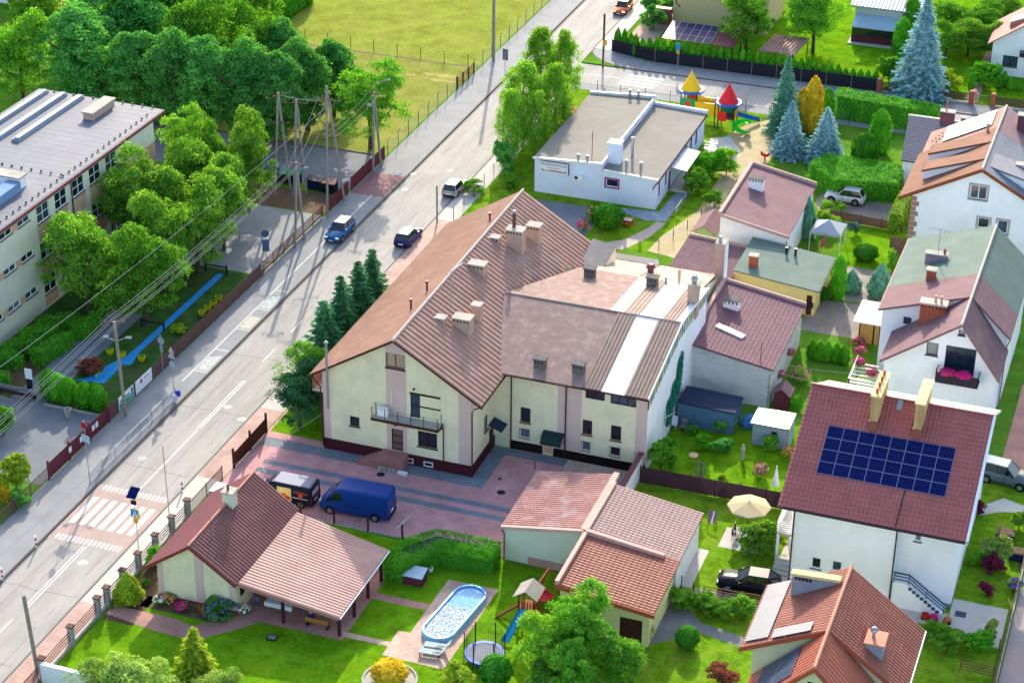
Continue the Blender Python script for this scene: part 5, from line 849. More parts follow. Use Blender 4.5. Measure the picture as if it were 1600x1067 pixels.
def crown_spruce(w, h, z0, m, tiers=24, card=.42):
    tiers = int(tiers*1.15)
    P_, N_, A_ = [], [], []
    for t in range(tiers):
        f = t/(tiers-1); z = z0+h*f; r = w/2*(1-f)**.85+.12; nb = max(5, int(15*(1-f)+5))
        for b in range(nb):
            a = 2*PI*(b+NR.uniform(-.3, .3))/nb+t*.7; rr = r*NR.uniform(.72, 1.1); k = max(4, int(rr/.16))
            s = np.linspace(.12, 1, k); dr = np.array([math.cos(a), math.sin(a), 0]); pt = np.array([0, 0, z])+dr*(s*rr)[:, None]; pt[:, 2] -= .28*s*rr-.16*s*s*rr; pt[:, 2] += NR.uniform(-.05, .05, k)
            for side in (-1, 0, 1):
                sd = np.array([-dr[1], dr[0], 0])*side; w_ = (.22*rr*(1.1-s))[:, None] if side else 0
                P_.append(pt+sd*w_+NR.normal(size=pt.shape)*.05); N_.append(np.tile([0, 0, 1.], (k, 1))+dr*.35+NR.normal(size=pt.shape)*.3); A_.append(np.tile(dr+sd*.7, (k, 1)))
    P_, N_, A_ = map(np.concatenate, (P_, N_, A_)); core = MB().lathe((0, 0, 0), [(w*.26, z0+.15), (w*.2, z0+h*.35), (w*.1, z0+h*.7), (.03, z0+h*.95)], 8)
    return cardmesh('crown', cards(P_, N_, card, .5, A_), m, core)
def crown_flame(w, h, m, n=1500, leaf=.3, prof=None, core=.86, z0=0.05, lumps=.08):
    """clipped or columnar evergreen: upright sprays over a turned shape"""
    prof = prof or [(.62, 0), (.95, .12), (1, .3), (.9, .55), (.6, .8), (.3, .93), (.05, 1)]
    pr, pz = zip(*prof); z = NR.uniform(0, 1, n*3); r = np.interp(z, pz, pr); keep = NR.uniform(0, 1, n*3) < (r+.12); z, r = z[keep][:n], r[keep][:n]; a = NR.uniform(0, 2*PI, len(z))
    bump_ = 1+lumps*np.sin(a*5+z*9)+lumps*.8*np.sin(a*9-z*17)
    rr = r*w/2*bump_*NR.uniform(.86, 1.06, len(z)); d = np.stack([np.cos(a), np.sin(a), np.zeros_like(a)], 1); pos = d*rr[:, None]; pos[:, 2] = z0+z*h
    slope = np.interp(z, pz, np.gradient(np.array(pr), np.array(pz))); nz = np.clip(-slope*w/2/h, -.3, 3)
    nn = d.copy(); nn[:, 2] = nz; nn += NR.normal(size=nn.shape)*.35
    c_ = MB().lathe((0, 0, 0), [(p*w/2*core, z0+q*h*.97) for p, q in prof], 10)
    return cardmesh('foliage', cards(pos, nn, leaf, .5, np.tile([0, 0, 1.], (len(z), 1))+d*.3), m, c_)
def trunkmesh(h, r, m, limbs=5, w=4, forks=.45):
    b = MB(); b.tube([(0, 0, 0), (.05, .03, h*.35), (-.05, .05, h*.7), (0, 0, h)], [r, r*.8, r*.6, r*.3], 7)
    for i in range(limbs): a = 2*PI*i/limbs+.4; z = h*(forks+.4*i/limbs); b.tube([(0, 0, z), (w*.18*math.cos(a), w*.18*math.sin(a), z+h*.12), (w*.34*math.cos(a), w*.34*math.sin(a), z+h*.3)], [r*.5, r*.35, r*.12], 5)
    me = bpy.data.meshes.new('trunk'); me.from_pydata([tuple(v) for v in b.v], [], b.f); me.materials.append(m); return me
BARK = mat('bark', '#5a4c40', var=.25, scale=3, bump=.4); BBARK = mat('birch_bark', '#b5aca3', var=.3, scale=2, stain='#3b3531', stain_amt=.7, stain_scale=3)
LF = dict(lime=leafmat('lime_leaves', '#5c9c34', '#8cbc4a', .45), deep=leafmat('deep_leaves', '#4f9a4a', '#70b45c', .45), mid=leafmat('mid_leaves', '#559a30', '#80b840', .42), birch=leafmat('birch_leaves', '#6aa838', '#96c448', .45), pale=leafmat('pale_leaves', '#7fa64a', '#a8c468', .4),
    blue=leafmat('blue_needles', '#6fa3b2', '#a0c4cc', .15), bgreen=leafmat('bluegreen_needles', '#4f9078', '#78aa90', .15), dark=leafmat('dark_needles', '#3a6e48', '#4f8458', .15), thuja=leafmat('thuja_sprays', '#489a24', '#6cb832', .3), gold=leafmat('gold_sprays', '#c0a022', '#dcc43c', .25), ygreen=leafmat('yellowgreen_sprays', '#86a52a', '#a9bf3c', .25),
    box=leafmat('box_leaves', '#2e6e1f', '#4a8a2a', .15), purple=leafmat('purple_leaves', '#6a2440', '#8d3656', .2), reddish=leafmat('reddish_leaves', '#7a4038', '#9a6048', .2), ivy=leafmat('ivy_leaves', '#1f6a58', '#2c8068', .1))
FL = dict(pink=mat('pink_petals', '#d4207f', var=.2), white=mat('white_petals', '#e6e2e0', var=.1), red=mat('red_petals', '#c23028', var=.2), violet=mat('violet_petals', '#6a55a8', var=.2), rose=mat('rose_petals', '#e07a9a', var=.2), orange=mat('orange_petals', '#d88a5a', var=.2))
PROTO = {}
def proto(kind):
    if kind in PROTO: return PROTO[kind]
    if kind[:-1] == 'round': i = int(kind[-1]); p = (8, 10, trunkmesh(6, .24, BARK, 6, 8), crown_round(8.6, 8.4, 1.5, [150, 170, 140, 160][i], 120, .25, [0, .2, .1, .3][i], m=LF['lime']))
    elif kind[:-1] == 'tall': p = (7, 13, trunkmesh(9, .3, BARK, 6, 7), crown_round(8, 12.6, .3, 320, 120, .27, .3, m=LF['deep']))
    elif kind[:-1] == 'birch': p = (5, 10, trunkmesh(8, .13, BBARK, 5, 4, .4), crown_birch(5, 8, 2.2, LF['birch']))
    elif kind == 'spruce': p = (5.5, 12, trunkmesh(11, .2, BARK, 0), crown_spruce(5.5, 11.7, .3, LF['blue'], 28))
    elif kind == 'fir': p = (3.4, 8, trunkmesh(7, .14, BARK, 0), crown_spruce(3.4, 7.8, .2, LF['dark'], 18, .4))
    elif kind == 'thuja': p = (1, 2.6, trunkmesh(1, .05, BARK, 0), crown_flame(1, 2.55, LF['thuja'], 500, .24))
    elif kind == 'column': p = (1.6, 6, trunkmesh(1, .08, BARK, 0), crown_flame(1.6, 5.95, LF['thuja'], 1800, .3, [(.7, 0), (.95, .08), (1, .3), (.95, .6), (.75, .82), (.4, .94), (.05, 1)], lumps=.1))
    elif kind == 'cone': p = (2.4, 4.5, trunkmesh(1, .08, BARK, 0), crown_flame(2.4, 4.4, LF['bgreen'], 2200, .32, [(.7, 0), (1, .12), (.92, .3), (.62, .6), (.3, .85), (.04, 1)], lumps=.1))
    elif kind == 'ball': p = (2, 2, trunkmesh(.8, .06, BARK, 0), crown_flame(2, 1.85, LF['box'], 1500, .22, [(.45, 0), (.85, .15), (1, .45), (.85, .75), (.5, .93), (.05, 1)], lumps=.05, z0=.1))
    elif kind[:-1] == 'bush': p = (3, 2.4, trunkmesh(1.2, .07, BARK, 4, 2, .2), crown_round(3, 2.3, .05, 95, 90, .16, .1, m=LF['mid']))
    PROTO[kind] = p; return p
def plant(kind, x, y, h, w, label, cat='tree', lf=None, group=None, name=None, rz=None, flower=None, nf=60, z=0):
    w0, h0, tm, cm = proto(kind); nm = name or {'tree': 'tree', 'shrub': 'shrub'}.get(cat, cat.replace(' ', '_'))
    o = thing(nm, label, cat, (x, y, z), rz if rz is not None else rng.uniform(0, 6.28), group, local=True, scale=(w/w0, w/w0, h/h0))
    t = bpy.data.objects.new('trunk', tm); c = bpy.data.objects.new('crown', cm)
    for q in (t, c): COL.objects.link(q); q.parent = o
    if lf: c.material_slots[0].link = 'OBJECT'; c.material_slots[0].material = LF[lf]
    if flower:
        d = sph(nf); d[:, 2] = np.abs(d[:, 2]); pos = d*np.array([w0/2*.95, w0/2*.95, h0*.5])+np.array([0, 0, h0*.48])
        pos = pos+NR.normal(size=pos.shape)*.08; fm = cardmesh('blossom', cards(pos, d+NR.normal(size=d.shape)*.3, .23*w0/w, .9), FL[flower]); f = bpy.data.objects.new('blossom', fm); COL.objects.link(f); f.parent = o
    return o
def at(px, py, zc): p = G(px, py, zc); return p[0], p[1]
def tree(kind, px, py, h, w, label, lf=None, fz=.55, **k): x, y = at(px, py, h*fz); return plant(kind, x, y, h, w, label, lf=lf, **k)
g1 = 'lime trees in front of the school'
for i, (px, py, h, w, lab) in enumerate(((128, 400, 9.6, 8.2, 'bright green lime tree nearest the school corner, leftmost of the row'), (222, 424, 9, 8.4, 'darker lime tree overhanging the blue play path'), (196, 318, 9.8, 7.6, 'lime tree against the tall school windows'), (243, 330, 9.6, 8, 'yellowish lime tree in the middle of the school row'), (305, 350, 8.6, 7.6, 'lime tree closest to the power cables'), (292, 282, 9.4, 7.4, 'lime tree standing behind the middle school limes'), (285, 228, 8, 5.6, 'smaller lime tree by the far school corner'), (345, 312, 9, 6.4, 'lime tree right above the far timber hurdle'), (250, 375, 9.2, 7, 'lime tree in the middle of the front row'), (330, 250, 8.6, 6, 'lime tree at the back right of the school row'), (385, 252, 9.4, 6.6, 'lime tree beside the leaning utility poles, rightmost of the row'), (338, 290, 8.6, 6.4, 'lime tree between the rightmost lime and the school'))):
    tree('round%d' % (i % 4), px, py-3, h+1.6, w*1.02, lab, 'lime' if i not in (1, 9) else 'mid', group=g1, name='lime_tree')
g2 = 'dense trees along the court'
for i, (px, py, h, w, lf, lab) in enumerate(((30, 90, 12, 8, 'mid', 'light green tree left of the dark school tree'), (118, 88, 14, 9.5, 'deep', 'dark rounded tree right behind the school roof'), (55, 20, 12, 8, 'lime', 'pale tree at the top left corner'), (185, 35, 15, 10, 'deep', 'tall dark tree at the top edge behind school'), (250, 20, 14, 10, 'mid', 'tree at the top edge above the hornbeam row'), (330, 15, 14, 10, 'mid', 'bright tree at the top edge left of the field'), (395, 10, 12, 7, 'lime', 'tree touching the corner of the green field'), (225, 118, 12.5, 7, 'deep', 'leftmost hornbeam of the dense row behind the court'), (275, 130, 12.5, 7, 'deep', 'second hornbeam from the left behind the court'), (325, 125, 13, 7.5, 'deep', 'third hornbeam from the left behind the court'), (375, 145, 12.5, 7.5, 'deep', 'fourth hornbeam from the left behind the court'), (428, 145, 12, 7, 'deep', 'fifth hornbeam from the left behind leaning poles'), (478, 130, 11.5, 6.5, 'deep', 'sixth hornbeam from the left behind the wooden pole'), (520, 118, 10, 5.5, 'deep', 'small hornbeam beside the bright round tree'), (577, 165, 10.5, 7.6, 'mid', 'bright round tree by the lamp pole and field fence'), (445, 75, 9.5, 5.5, 'deep', 'dark tree at the field edge behind the hornbeams'), (390, 70, 11, 7, 'mid', 'tree at the field edge behind the third hornbeam'), (320, 75, 14, 9, 'mid', 'tall tree in the middle of the park behind the school'), (150, 10, 12, 9, 'deep', 'dark tree at the top edge beside the pale one'))):
    k = 'tall%d' % (i % 2) if lf == 'deep' else 'round%d' % (i % 4); tree(k, px, py, h, w*1.16, lab, lf, group=g2, fz=.5)
for i in range(9):
    p = G(478-8*i, 6+5.2*i); plant('column', p[0], p[1], 4.2, 2.2, nth(i)+' dark conifer from the right in the row at the field edge', 'conifer', 'thuja', 'row of conifers at the field edge')
gb = 'birches beside the nursery'
for i, (px, py, h, w, lab) in enumerate(((845, 100, 11, 5, 'tall birch at the back of the roadside clump'), (882, 100, 10, 4.2, 'birch at the right end of roadside clump'), (818, 150, 10, 5.6, 'wide birch in front of the roadside clump'), (868, 150, 9.5, 4.6, 'birch standing closest to the nursery roof'), (800, 185, 8.5, 4, 'leftmost birch hanging over the road'), (840, 185, 8, 3.6, 'low birch in the middle of the roadside clump'))): tree('birch%d' % (i % 2), px, py, h, w, lab, 'birch', fz=.62, group=gb, name='birch')
tree('bush0', 790, 238, 4.2, 3.2, 'small dark tree below the birches by the fence', 'deep', fz=.6)
for i, (x, y, h, w, k, lf, lab) in enumerate(((-16.8, 12.0, 9.8, 5.6, 'fir', 'dark', 'tallest dark spruce by the long house eave'), (-16.7, 15.6, 9.6, 5.2, 'fir', 'dark', 'second dark spruce by the long house eave'), (-16.8, 19.0, 9.2, 5.4, 'fir', 'dark', 'third dark spruce by the long house eave'), (-17.0, 8.8, 8.8, 6, 'fir', 'dark', 'dense spruce nearest the house corner'), (-17.0, 5.0, 7.2, 5.4, 'round1', 'mid', 'leafy tree between spruce and yard gate'), (-16.6, 2.2, 6.2, 5.6, 'round2', 'dark', 'blue-green tree beside the yard gate'))): plant(k, x, y, h, w, lab, 'tree', lf)
# gardens along the far street
tree('spruce', 1440, 95, 13, 7.2, 'large silvery blue spruce behind the far fence', 'blue', fz=.36, name='spruce'); tree('spruce', 1228, 150, 9.5, 4.6, 'tall green-blue spruce at the playground corner', 'bgreen', fz=.5, name='spruce'); tree('spruce', 1235, 208, 6.4, 4.4, 'smaller blue spruce in front of the golden cypress', 'blue', fz=.42, name='spruce'); tree('spruce', 1290, 218, 6.4, 4.8, 'blue spruce above the clipped hedge', 'blue', fz=.42, name='spruce')
tree('column', 1272, 155, 7, 2.2, 'tall golden cypress between the spruces', 'gold', fz=.6, name='cypress'); tree('column', 1255, 172, 5.4, 2.2, 'shorter golden cypress between the spruces', 'gold', fz=.5, name='cypress'); tree('column', 1293, 165, 4.5, 1.8, 'green cypress beside the golden ones', 'thuja', fz=.5, name='cypress')
tree('column', 1376, 205, 5.4, 2.4, 'drooping cypress by the grey roof house', 'thuja', fz=.5, name='cypress'); tree('ball', 1351, 236, 4.6, 2.9, 'egg-shaped cypress on the small lawn', 'box', fz=.5, name='cypress')
tree('round0', 1168, 30, 9, 7.4, 'leafy tree in front of the tan house', 'mid'); tree('round1', 1275, 22, 9.5, 8.6, 'broad leafy tree left of metal roof house', 'mid')
tree('column', 1425, 30, 6.5, 2.4, 'tall thuja in front of the metal roof', 'thuja', fz=.5, name='thuja'); tree('column', 1410, 58, 5.2, 2.2, 'shorter thuja in front of the metal roof', 'thuja', fz=.5, name='thuja')
tree('bush0', 1392, 105, 4, 4, 'rounded shrub beside the large blue spruce', 'mid', cat='shrub'); tree('bush1', 1480, 120, 2.6, 4, 'yellowish shrub right of the large blue spruce', 'ygreen', cat='shrub'); tree('bush0', 1540, 115, 3.2, 4.8, 'spreading juniper in front of pink roof house', 'thuja', cat='shrub')
for i, (px, py, w) in enumerate(((1490, 25, 7), (1515, 55, 6.5), (1535, 30, 7), (1570, 20, 6), (1480, 60, 5), (1555, 60, 5))): tree('round%d' % (i % 4), px, py, 5, w, nth(i)+' tree from the left in the thicket behind pink roof house', 'lime' if i % 2 else 'mid', group='thicket behind the pink roof house')
for i, (px, py) in enumerate(((1020, 6), (1022, 26), (1042, 8))): tree('bush%d' % (i % 2), px, py, 3, 3.6, nth(i)+' dark shrub from the left beside the tan house', 'deep', cat='shrub', group='shrubs beside the tan house')
# thuja hedge along the far street: every plant by itself
n_ = 37
for i in range(n_):
    f = i/(n_-1); x = -18.4+f*(14.6+18.4); y = 100.9 if x < -16 else 100.0; y += .35*max(0, -14-x)/3; plant('thuja', x, y, 2.75+rng.uniform(-.2, .25)-.5*(f > .75), 1.12, nth(i)+' thuja from the left in the far street hedge', 'thuja', 'thuja', 'thujas of the far street hedge')
for i, (px, py, h) in enumerate(((1480, 143, 1.7), (1517, 140, 2.2), (1560, 138, 1.8), (1568, 136, 2.1), (1578, 141, 1.6), (1592, 142, 1.6))): p = G(px, py); plant('thuja', p[0], p[1], h, .9, nth(i)+' cone thuja from the left behind the brick gate posts', 'thuja', 'thuja', 'cone thujas behind the brick gate posts')
# clipped hedges
def hedge(label, pts, h, lf='box', dens=60, leaf=.18, core=.18, z0=0, group=None, hollow=None, lump=.12):
    P_ = np.array([p[:2] for p in pts], float); c = P_.mean(0); o = thing('hedge', label, 'hedge', (c[0], c[1], 0), 0, group)
    area = .5*np.sum(P_[:, 0]*np.roll(P_[:, 1], -1)-np.roll(P_[:, 0], -1)*P_[:, 1])
    if area < 0: P_ = P_[::-1]
    pos, nn = [], []
    for a, b in zip(P_, np.roll(P_, -1, 0)):
        L = np.linalg.norm(b-a); m = max(8, int(L*h*dens)); s = NR.uniform(0, 1, m); z = NR.uniform(0, 1, m); d = (b-a)/L; nr = np.array([d[1], -d[0], 0])
        p = np.concatenate([a+(b-a)*s[:, None], (z0+z*h)[:, None]], 1)+nr*NR.uniform(-.1, .1, (m, 1)); p += nr*(lump*np.sin(s*L*2.1+z*3)*.5)[:, None]; pos.append(p); nn.append(np.tile(nr, (m, 1))+NR.normal(size=(m, 3))*.35+np.array([0, 0, .3]))
    def inside(q, PP):
        x, y = q[:, 0], q[:, 1]; r = np.zeros(len(q), bool)
        for a, b in zip(PP, np.roll(PP, -1, 0)): r ^= ((a[1] > y) != (b[1] > y)) & (x < (b[0]-a[0])*(y-a[1])/(b[1]-a[1]+1e-12)+a[0])
        return r
    mn, mx = P_.min(0), P_.max(0); m = int(np.prod(mx-mn)*dens*1.25); q = NR.uniform(mn, mx, (m, 2)); q = q[inside(q, P_)]
    if hollow is not None: q = q[~inside(q, np.array([p[:2] for p in hollow], float))]
    zt = z0+h+NR.uniform(-.1, .08, len(q))+lump*np.sin(q[:, 0]*2.3)*np.cos(q[:, 1]*1.9)
    pos.append(np.concatenate([q, zt[:, None]], 1)); nn.append(np.tile([0, 0, 1.], (len(q), 1))+NR.normal(size=(len(q), 3))*.45)
    pos, nn = np.concatenate(pos), np.concatenate(nn); V = cards(pos, nn, leaf, .6)-np.array([c[0], c[1], 0])
    f = bpy.data.objects.new('foliage', cardmesh('foliage', V, LF[lf])); COL.objects.link(f); f.parent = o
    Q = c+(P_-c)*(1-core/max(.4, np.abs(P_-c).max()*.6)); MB().prism(Q, 0, z0+h-.12 if hollow is None else z0+h-.7).obj('branch_core', mat('hedge_core', '#3a7a22', var=.3, scale=3), o)
    if hollow is not None:
        tw = MB(); Hq = np.array([p[:2] for p in hollow])
        for i in range(260):
            p = NR.uniform(Hq.min(0), Hq.max(0)); 
            if inside(p[None], Hq)[0]: e = NR.normal(size=3)*.3; tw.tube([(p[0], p[1], h-.7), (p[0]+e[0], p[1]+e[1], h-.15+abs(e[2])*.3)], [.03, .008], 3, False)
        tw.obj('bare_twigs', mat('dead_twigs', '#8d8496', var=.2), o)
    return o
def hpx(label, pts, h, **k): return hedge(label, [G(*p) for p in pts], h, **k)
hedge('bent clipped hedge with bare twigs on top beside the pool lawn', [(-1.1, -16.2), (.3, -16.2), (2.2, -12.9), (6.5, -12.6), (6.5, -10.9), (1.2, -10.9), (-1.0, -13.6)], 2.0, 'thuja', dens=150, leaf=.16, core=.06, lump=.05, hollow=[(-.5, -15), (.6, -14.6), (2.1, -12.1), (5.6, -11.9), (5.6, -11.3), (1.4, -11.4)])
hpx('long tall clipped hedge along the lane behind the spruces', [(1302, 185), (1463, 213), (1467, 200), (1306, 172)], 2.9, lf='thuja', dens=60, leaf=.2)
hpx('clipped hedge behind the silver car', [(1262, 285), (1300, 312), (1400, 318), (1412, 290), (1350, 280), (1290, 270)], 2.4, lf='thuja', dens=60, leaf=.2)
hedge('upright hedge block beside the quoin house wall', [(23.6, 59.5), (24.9, 59.5), (24.9, 66), (23.6, 66)], 2.2, 'ygreen')
for i, (pts, h) in enumerate((([(-47.4, 10.2), (-45.6, 11.6), (-43.8, 12.2), (-43.4, 11), (-45.2, 9.9), (-46.6, 9.0)], 1.3), ([(-47.5, 7.4), (-46, 9.2), (-44.6, 9.8), (-44.2, 8.8), (-45.8, 7.6), (-46.8, 6.6)], 1.3), ([(-47.6, 4.6), (-46.6, 6.6), (-44.6, 7.4), (-44.2, 6.4), (-45.6, 5.6), (-46.6, 4.0)], 1.2), ([(-48, 1.6), (-47.2, 3.8), (-46, 4.2), (-44.4, 3.4), (-44.6, 2.4), (-46, 2.6), (-47, 1.2)], 1.2), ([(-43.2, 9.4), (-42.6, 12.4), (-41.6, 12.4), (-42.0, 9.2)], 1.6), ([(-44.0, 3.8), (-43.2, 8.4), (-42.1, 8.4), (-42.8, 3.6)], 1.6), ([(-47.8, -1.6), (-44.2, .6), (-43.6, -.2), (-47, -2.4)], 1.2))):
    hedge(('curved clipped hedge nearest the far lime tree', 'curved clipped hedge second from the school limes', 'curved clipped hedge in the middle of the school maze', 'hooked clipped hedge nearest the school wall', 'tall hedge block beside the school walk, farther one', 'tall hedge block beside the school walk, nearer one', 'clipped hedge by the school entrance bench')[i], pts, h, 'thuja', group='clipped hedges by the school')
plant('ball', -44.9, 5.1, 1.2, 1.3, 'small round box bush inside the school hedges', 'shrub', 'box')
for i, (x, y, w, h) in enumerate(((-39.6, -.3, 1.7, 2.6), (-38.5, -.7, 1.7, 2.6), (-37.4, -.9, 1.6, 2.5), (-35.7, -.9, 1.5, 2.4), (-34.9, -.4, 1.2, 2.3), (-34.3, -1.0, 1.4, 2.4))): plant('column', x, y, h, w, nth(i)+' clipped thuja from the left beside the school gate', 'thuja', 'thuja', 'clipped thujas beside the school gate')
plant('bush0', -38.2, 4.2, 1.5, 2.8, 'reddish-green mounded bush beside the blue play path', 'shrub', 'reddish')
plant('bush1', -34.6, 14.2, .7, 1.8, 'low bright green plant near the fence by yellow pots', 'plant', 'ygreen')
for i, (px, py, h, w, lf, lab) in enumerate(((22, 735, 3, 3.4, 'ygreen', 'yellow-green shrub at the left edge below the forecourt'), (8, 770, 1.6, 2, 'gold', 'golden bush at the left edge by the fence'), (2, 655, 3, 2.6, 'mid', 'green bush at the left edge of the forecourt'), (30, 775, 1.4, 2.2, 'deep', 'low dark bush below the yellow-green shrub'))): tree('bush%d' % (i % 2), px, py, h, w, lab, lf, cat='shrub')
# foreground garden
tree('round3', 215, 1055, 6, 6.4, 'pale leafy tree at the bottom left garden corner', 'pale', fz=.6); tree('round1', 160, 1065, 5, 5, 'second pale tree at the bottom edge by garden wall', 'pale', fz=.6); tree('fir', 305, 1035, 5.6, 4.2, 'feathery yellow-green conifer in the front garden', 'ygreen', fz=.5); tree('round0', 340, 1075, 4.4, 4.4, 'light shrub below the yellow-green conifer', 'pale', fz=.6)
tree('round2', 900, 975, 7.0, 5.4, 'big leafy tree in front of red tile garage', 'mid', fz=.55); tree('round0', 846, 1012, 6.0, 4.2, 'lighter tree left of the big leafy tree', 'birch', fz=.5); tree('round1', 952, 1030, 5.6, 5.0, 'dark leafy tree at the bottom below the big tree', 'mid', fz=.5); tree('round3', 905, 1050, 5.4, 4.6, 'leafy tree at the bottom edge between the other two', 'mid', fz=.5); tree('bush0', 860, 1066, 3, 4.5, 'light green shrub at the bottom edge', 'lime', fz=.5, cat='shrub')
plant('ball', *G(1073, 1010)[:2], 1.8, 1.8, 'round clipped bush on the lawn by the grey drive', 'shrub', 'box'); x, y = G(609, 1062)[:2]; plant('ball', x, y, 1.5, 2.7, 'golden clipped dome bush in a ring bed', 'shrub', 'gold'); MB().lathe((x, y, .01), [(2.0, 0), (2.0, .12), (1.85, .12), (1.85, .03)], 24).obj('garden_ring', CONC)
tag(bpy.data.objects['garden_ring'], 'concrete ring bed under the golden dome bush', 'planter')
x, y = G(201, 938)[:2]; plant('cone', x, y, 2.6, 2.3, 'yellow-green teardrop thuja by the street fence', 'thuja', 'ygreen')
tree('ball', 775, 1050, 2.4, 2.4, 'clipped egg bush beside the trampoline', 'box', fz=.4, cat='shrub'); tree('bush1', 715, 1055, 1.6, 2.6, 'bright leafy bush below the pool deck', 'ygreen', fz=.5, cat='shrub')
for i, (px, py, h, w, lf, fl, lab) in enumerate(((240, 885, 1.8, 2.2, 'mid', None, 'dark shrub between cottage and street fence'), (345, 962, 1.5, 2.8, 'deep', 'violet', 'violet hydrangea bush at the cottage corner'), (382, 958, .8, 1, 'mid', 'white', 'white potted flowers beside the hydrangea'), (265, 940, .7, 1.2, 'mid', 'orange', 'orange flowers in the cottage bed'), (285, 952, .7, 1.1, 'mid', 'pink', 'pink flowers in the cottage bed'), (248, 942, .6, .9, 'mid', 'white', 'white flowers in the cottage bed'), (318, 955, .6, .9, 'mid', 'red', 'red flowers in the cottage bed'), (268, 930, .9, .9, 'thuja', None, 'small round bush under the cottage gable'), (228, 915, .6, .8, 'thuja', None, 'tiny round bush by the gravel strip'))): p = G(px, py); plant('bush%d' % (i % 2), p[0], p[1], h, w, lab, 'shrub' if not fl else 'flowers', lf, flower=fl)
# gardens in the middle and on the right
for i, (px, py, h, w, lf, fl, lab) in enumerate(((950, 355, 2.6, 3.4, 'box', None, 'dome shrub beside the nursery wall'), (935, 345, 1.6, 3, 'mid', 'rose', 'pink and orange flowering shrub by the nursery'), (910, 360, 1.2, 1.4, 'mid', 'pink', 'small pink flowering shrub left of the dome shrub'), (1108, 275, 3.2, 4.6, 'thuja', None, 'spreading juniper left of the brown felt roof'), (1090, 300, 2.6, 4, 'mid', None, 'lower spreading juniper by the sandy ground'), (1135, 270, 3, 3.5, 'birch', None, 'light juniper against the garage parapet'), (1110, 320, 1.8, 2.8, 'mid', None, 'small juniper nearest the green shed'), (1260, 370, 4.6, 2, 'bgreen', None, 'narrow conifer against the brown felt building'), (1330, 455, 2.4, 2, 'bgreen', None, 'loose conifer on the paved garden'), (1352, 405, 1.6, 2.6, 'box', None, 'mounded dome shrub on the small lawn'))): p = G(px, py); kk = 'cone' if lf == 'bgreen' else ('ball' if lf == 'box' else 'bush%d' % (i % 2)); plant(kk, p[0], p[1], h, w, lab, 'shrub', lf, flower=fl)
p = G(1308, 468); plant('column', p[0], p[1], 4.8, 1.4, 'tall slim thuja beside the flat green roof', 'thuja', 'thuja'); p = G(1374, 462); plant('cone', p[0], p[1], 3.6, 2.5, 'blue-green cone conifer beside the white house', 'conifer', 'bgreen'); p = G(1283, 470); plant('ball', p[0], p[1], 1.6, 1.4, 'small bush at the yellow garage corner', 'shrub', 'box')
for i, px in enumerate((1268, 1280, 1292, 1306, 1318)): p = G(px, 560+2*i); plant('thuja', p[0], p[1], 2.0, 1.15, nth(i)+' rounded thuja from the left beside the brown patio', 'thuja', 'thuja', 'rounded thujas beside the brown patio')
for i, (px, py, h, w, lf, fl, lab) in enumerate(((1033, 735, 3.6, 3.0, 'mid', None, 'tall bush at the annexe corner behind fence'), (1098, 700, 1.4, 2, 'thuja', None, 'left mounded bush in the back garden'), (1125, 705, 1.4, 2.2, 'deep', None, 'right mounded bush in the back garden'), (1080, 678, 1, 1.4, 'deep', None, 'low dark bush beside the garden table'), (1130, 672, 1.4, 2.6, 'deep', None, 'fern in front of the navy shed'), (1090, 660, 1.2, 1.8, 'deep', None, 'plants under the navy shed wall'), (1203, 705, 1.6, 1.6, 'mid', None, 'bush beside the grey shed'), (1188, 745, 1.3, 1.4, 'pale', 'rose', 'rose bush by the wooden fence'), (1232, 715, 1, 1.2, 'ygreen', 'orange', 'yellow bush by the folded parasol'), (1128, 765, 1.6, .9, 'ygreen', None, 'bright shrub climbing over the wooden fence'), (1185, 868, 3, 3.6, 'lime', None, 'young tree beside the parasol table'), (1210, 855, 1.8, 2.2, 'ygreen', None, 'low bright bush beside the balcony steps'), (1245, 640, 1.4, 1.5, 'thuja', None, 'round shrub beside the brown tool hut'), (1250, 595, 1.3, 2, 'pale', 'rose', 'pale flowering bush beside the workshop wall'), (1340, 545, 1.2, 1.4, 'lime', 'pink', 'pink flowers by the pergola'))): p = G(px, py); plant('bush%d' % (i % 2), p[0], p[1], h, w, lab, 'shrub', lf, flower=fl)
for i, (px, py) in enumerate(((1060, 945), (1090, 950), (1112, 955), (1135, 962), (1160, 960))): p = G(px, py); plant('bush%d' % (i % 2), p[0], p[1], 1.5, 2.4, nth(i)+' shrub from the left in the bed below the black car', 'shrub', 'mid' if i % 2 else 'lime', 'shrubs in the bed below the black car')
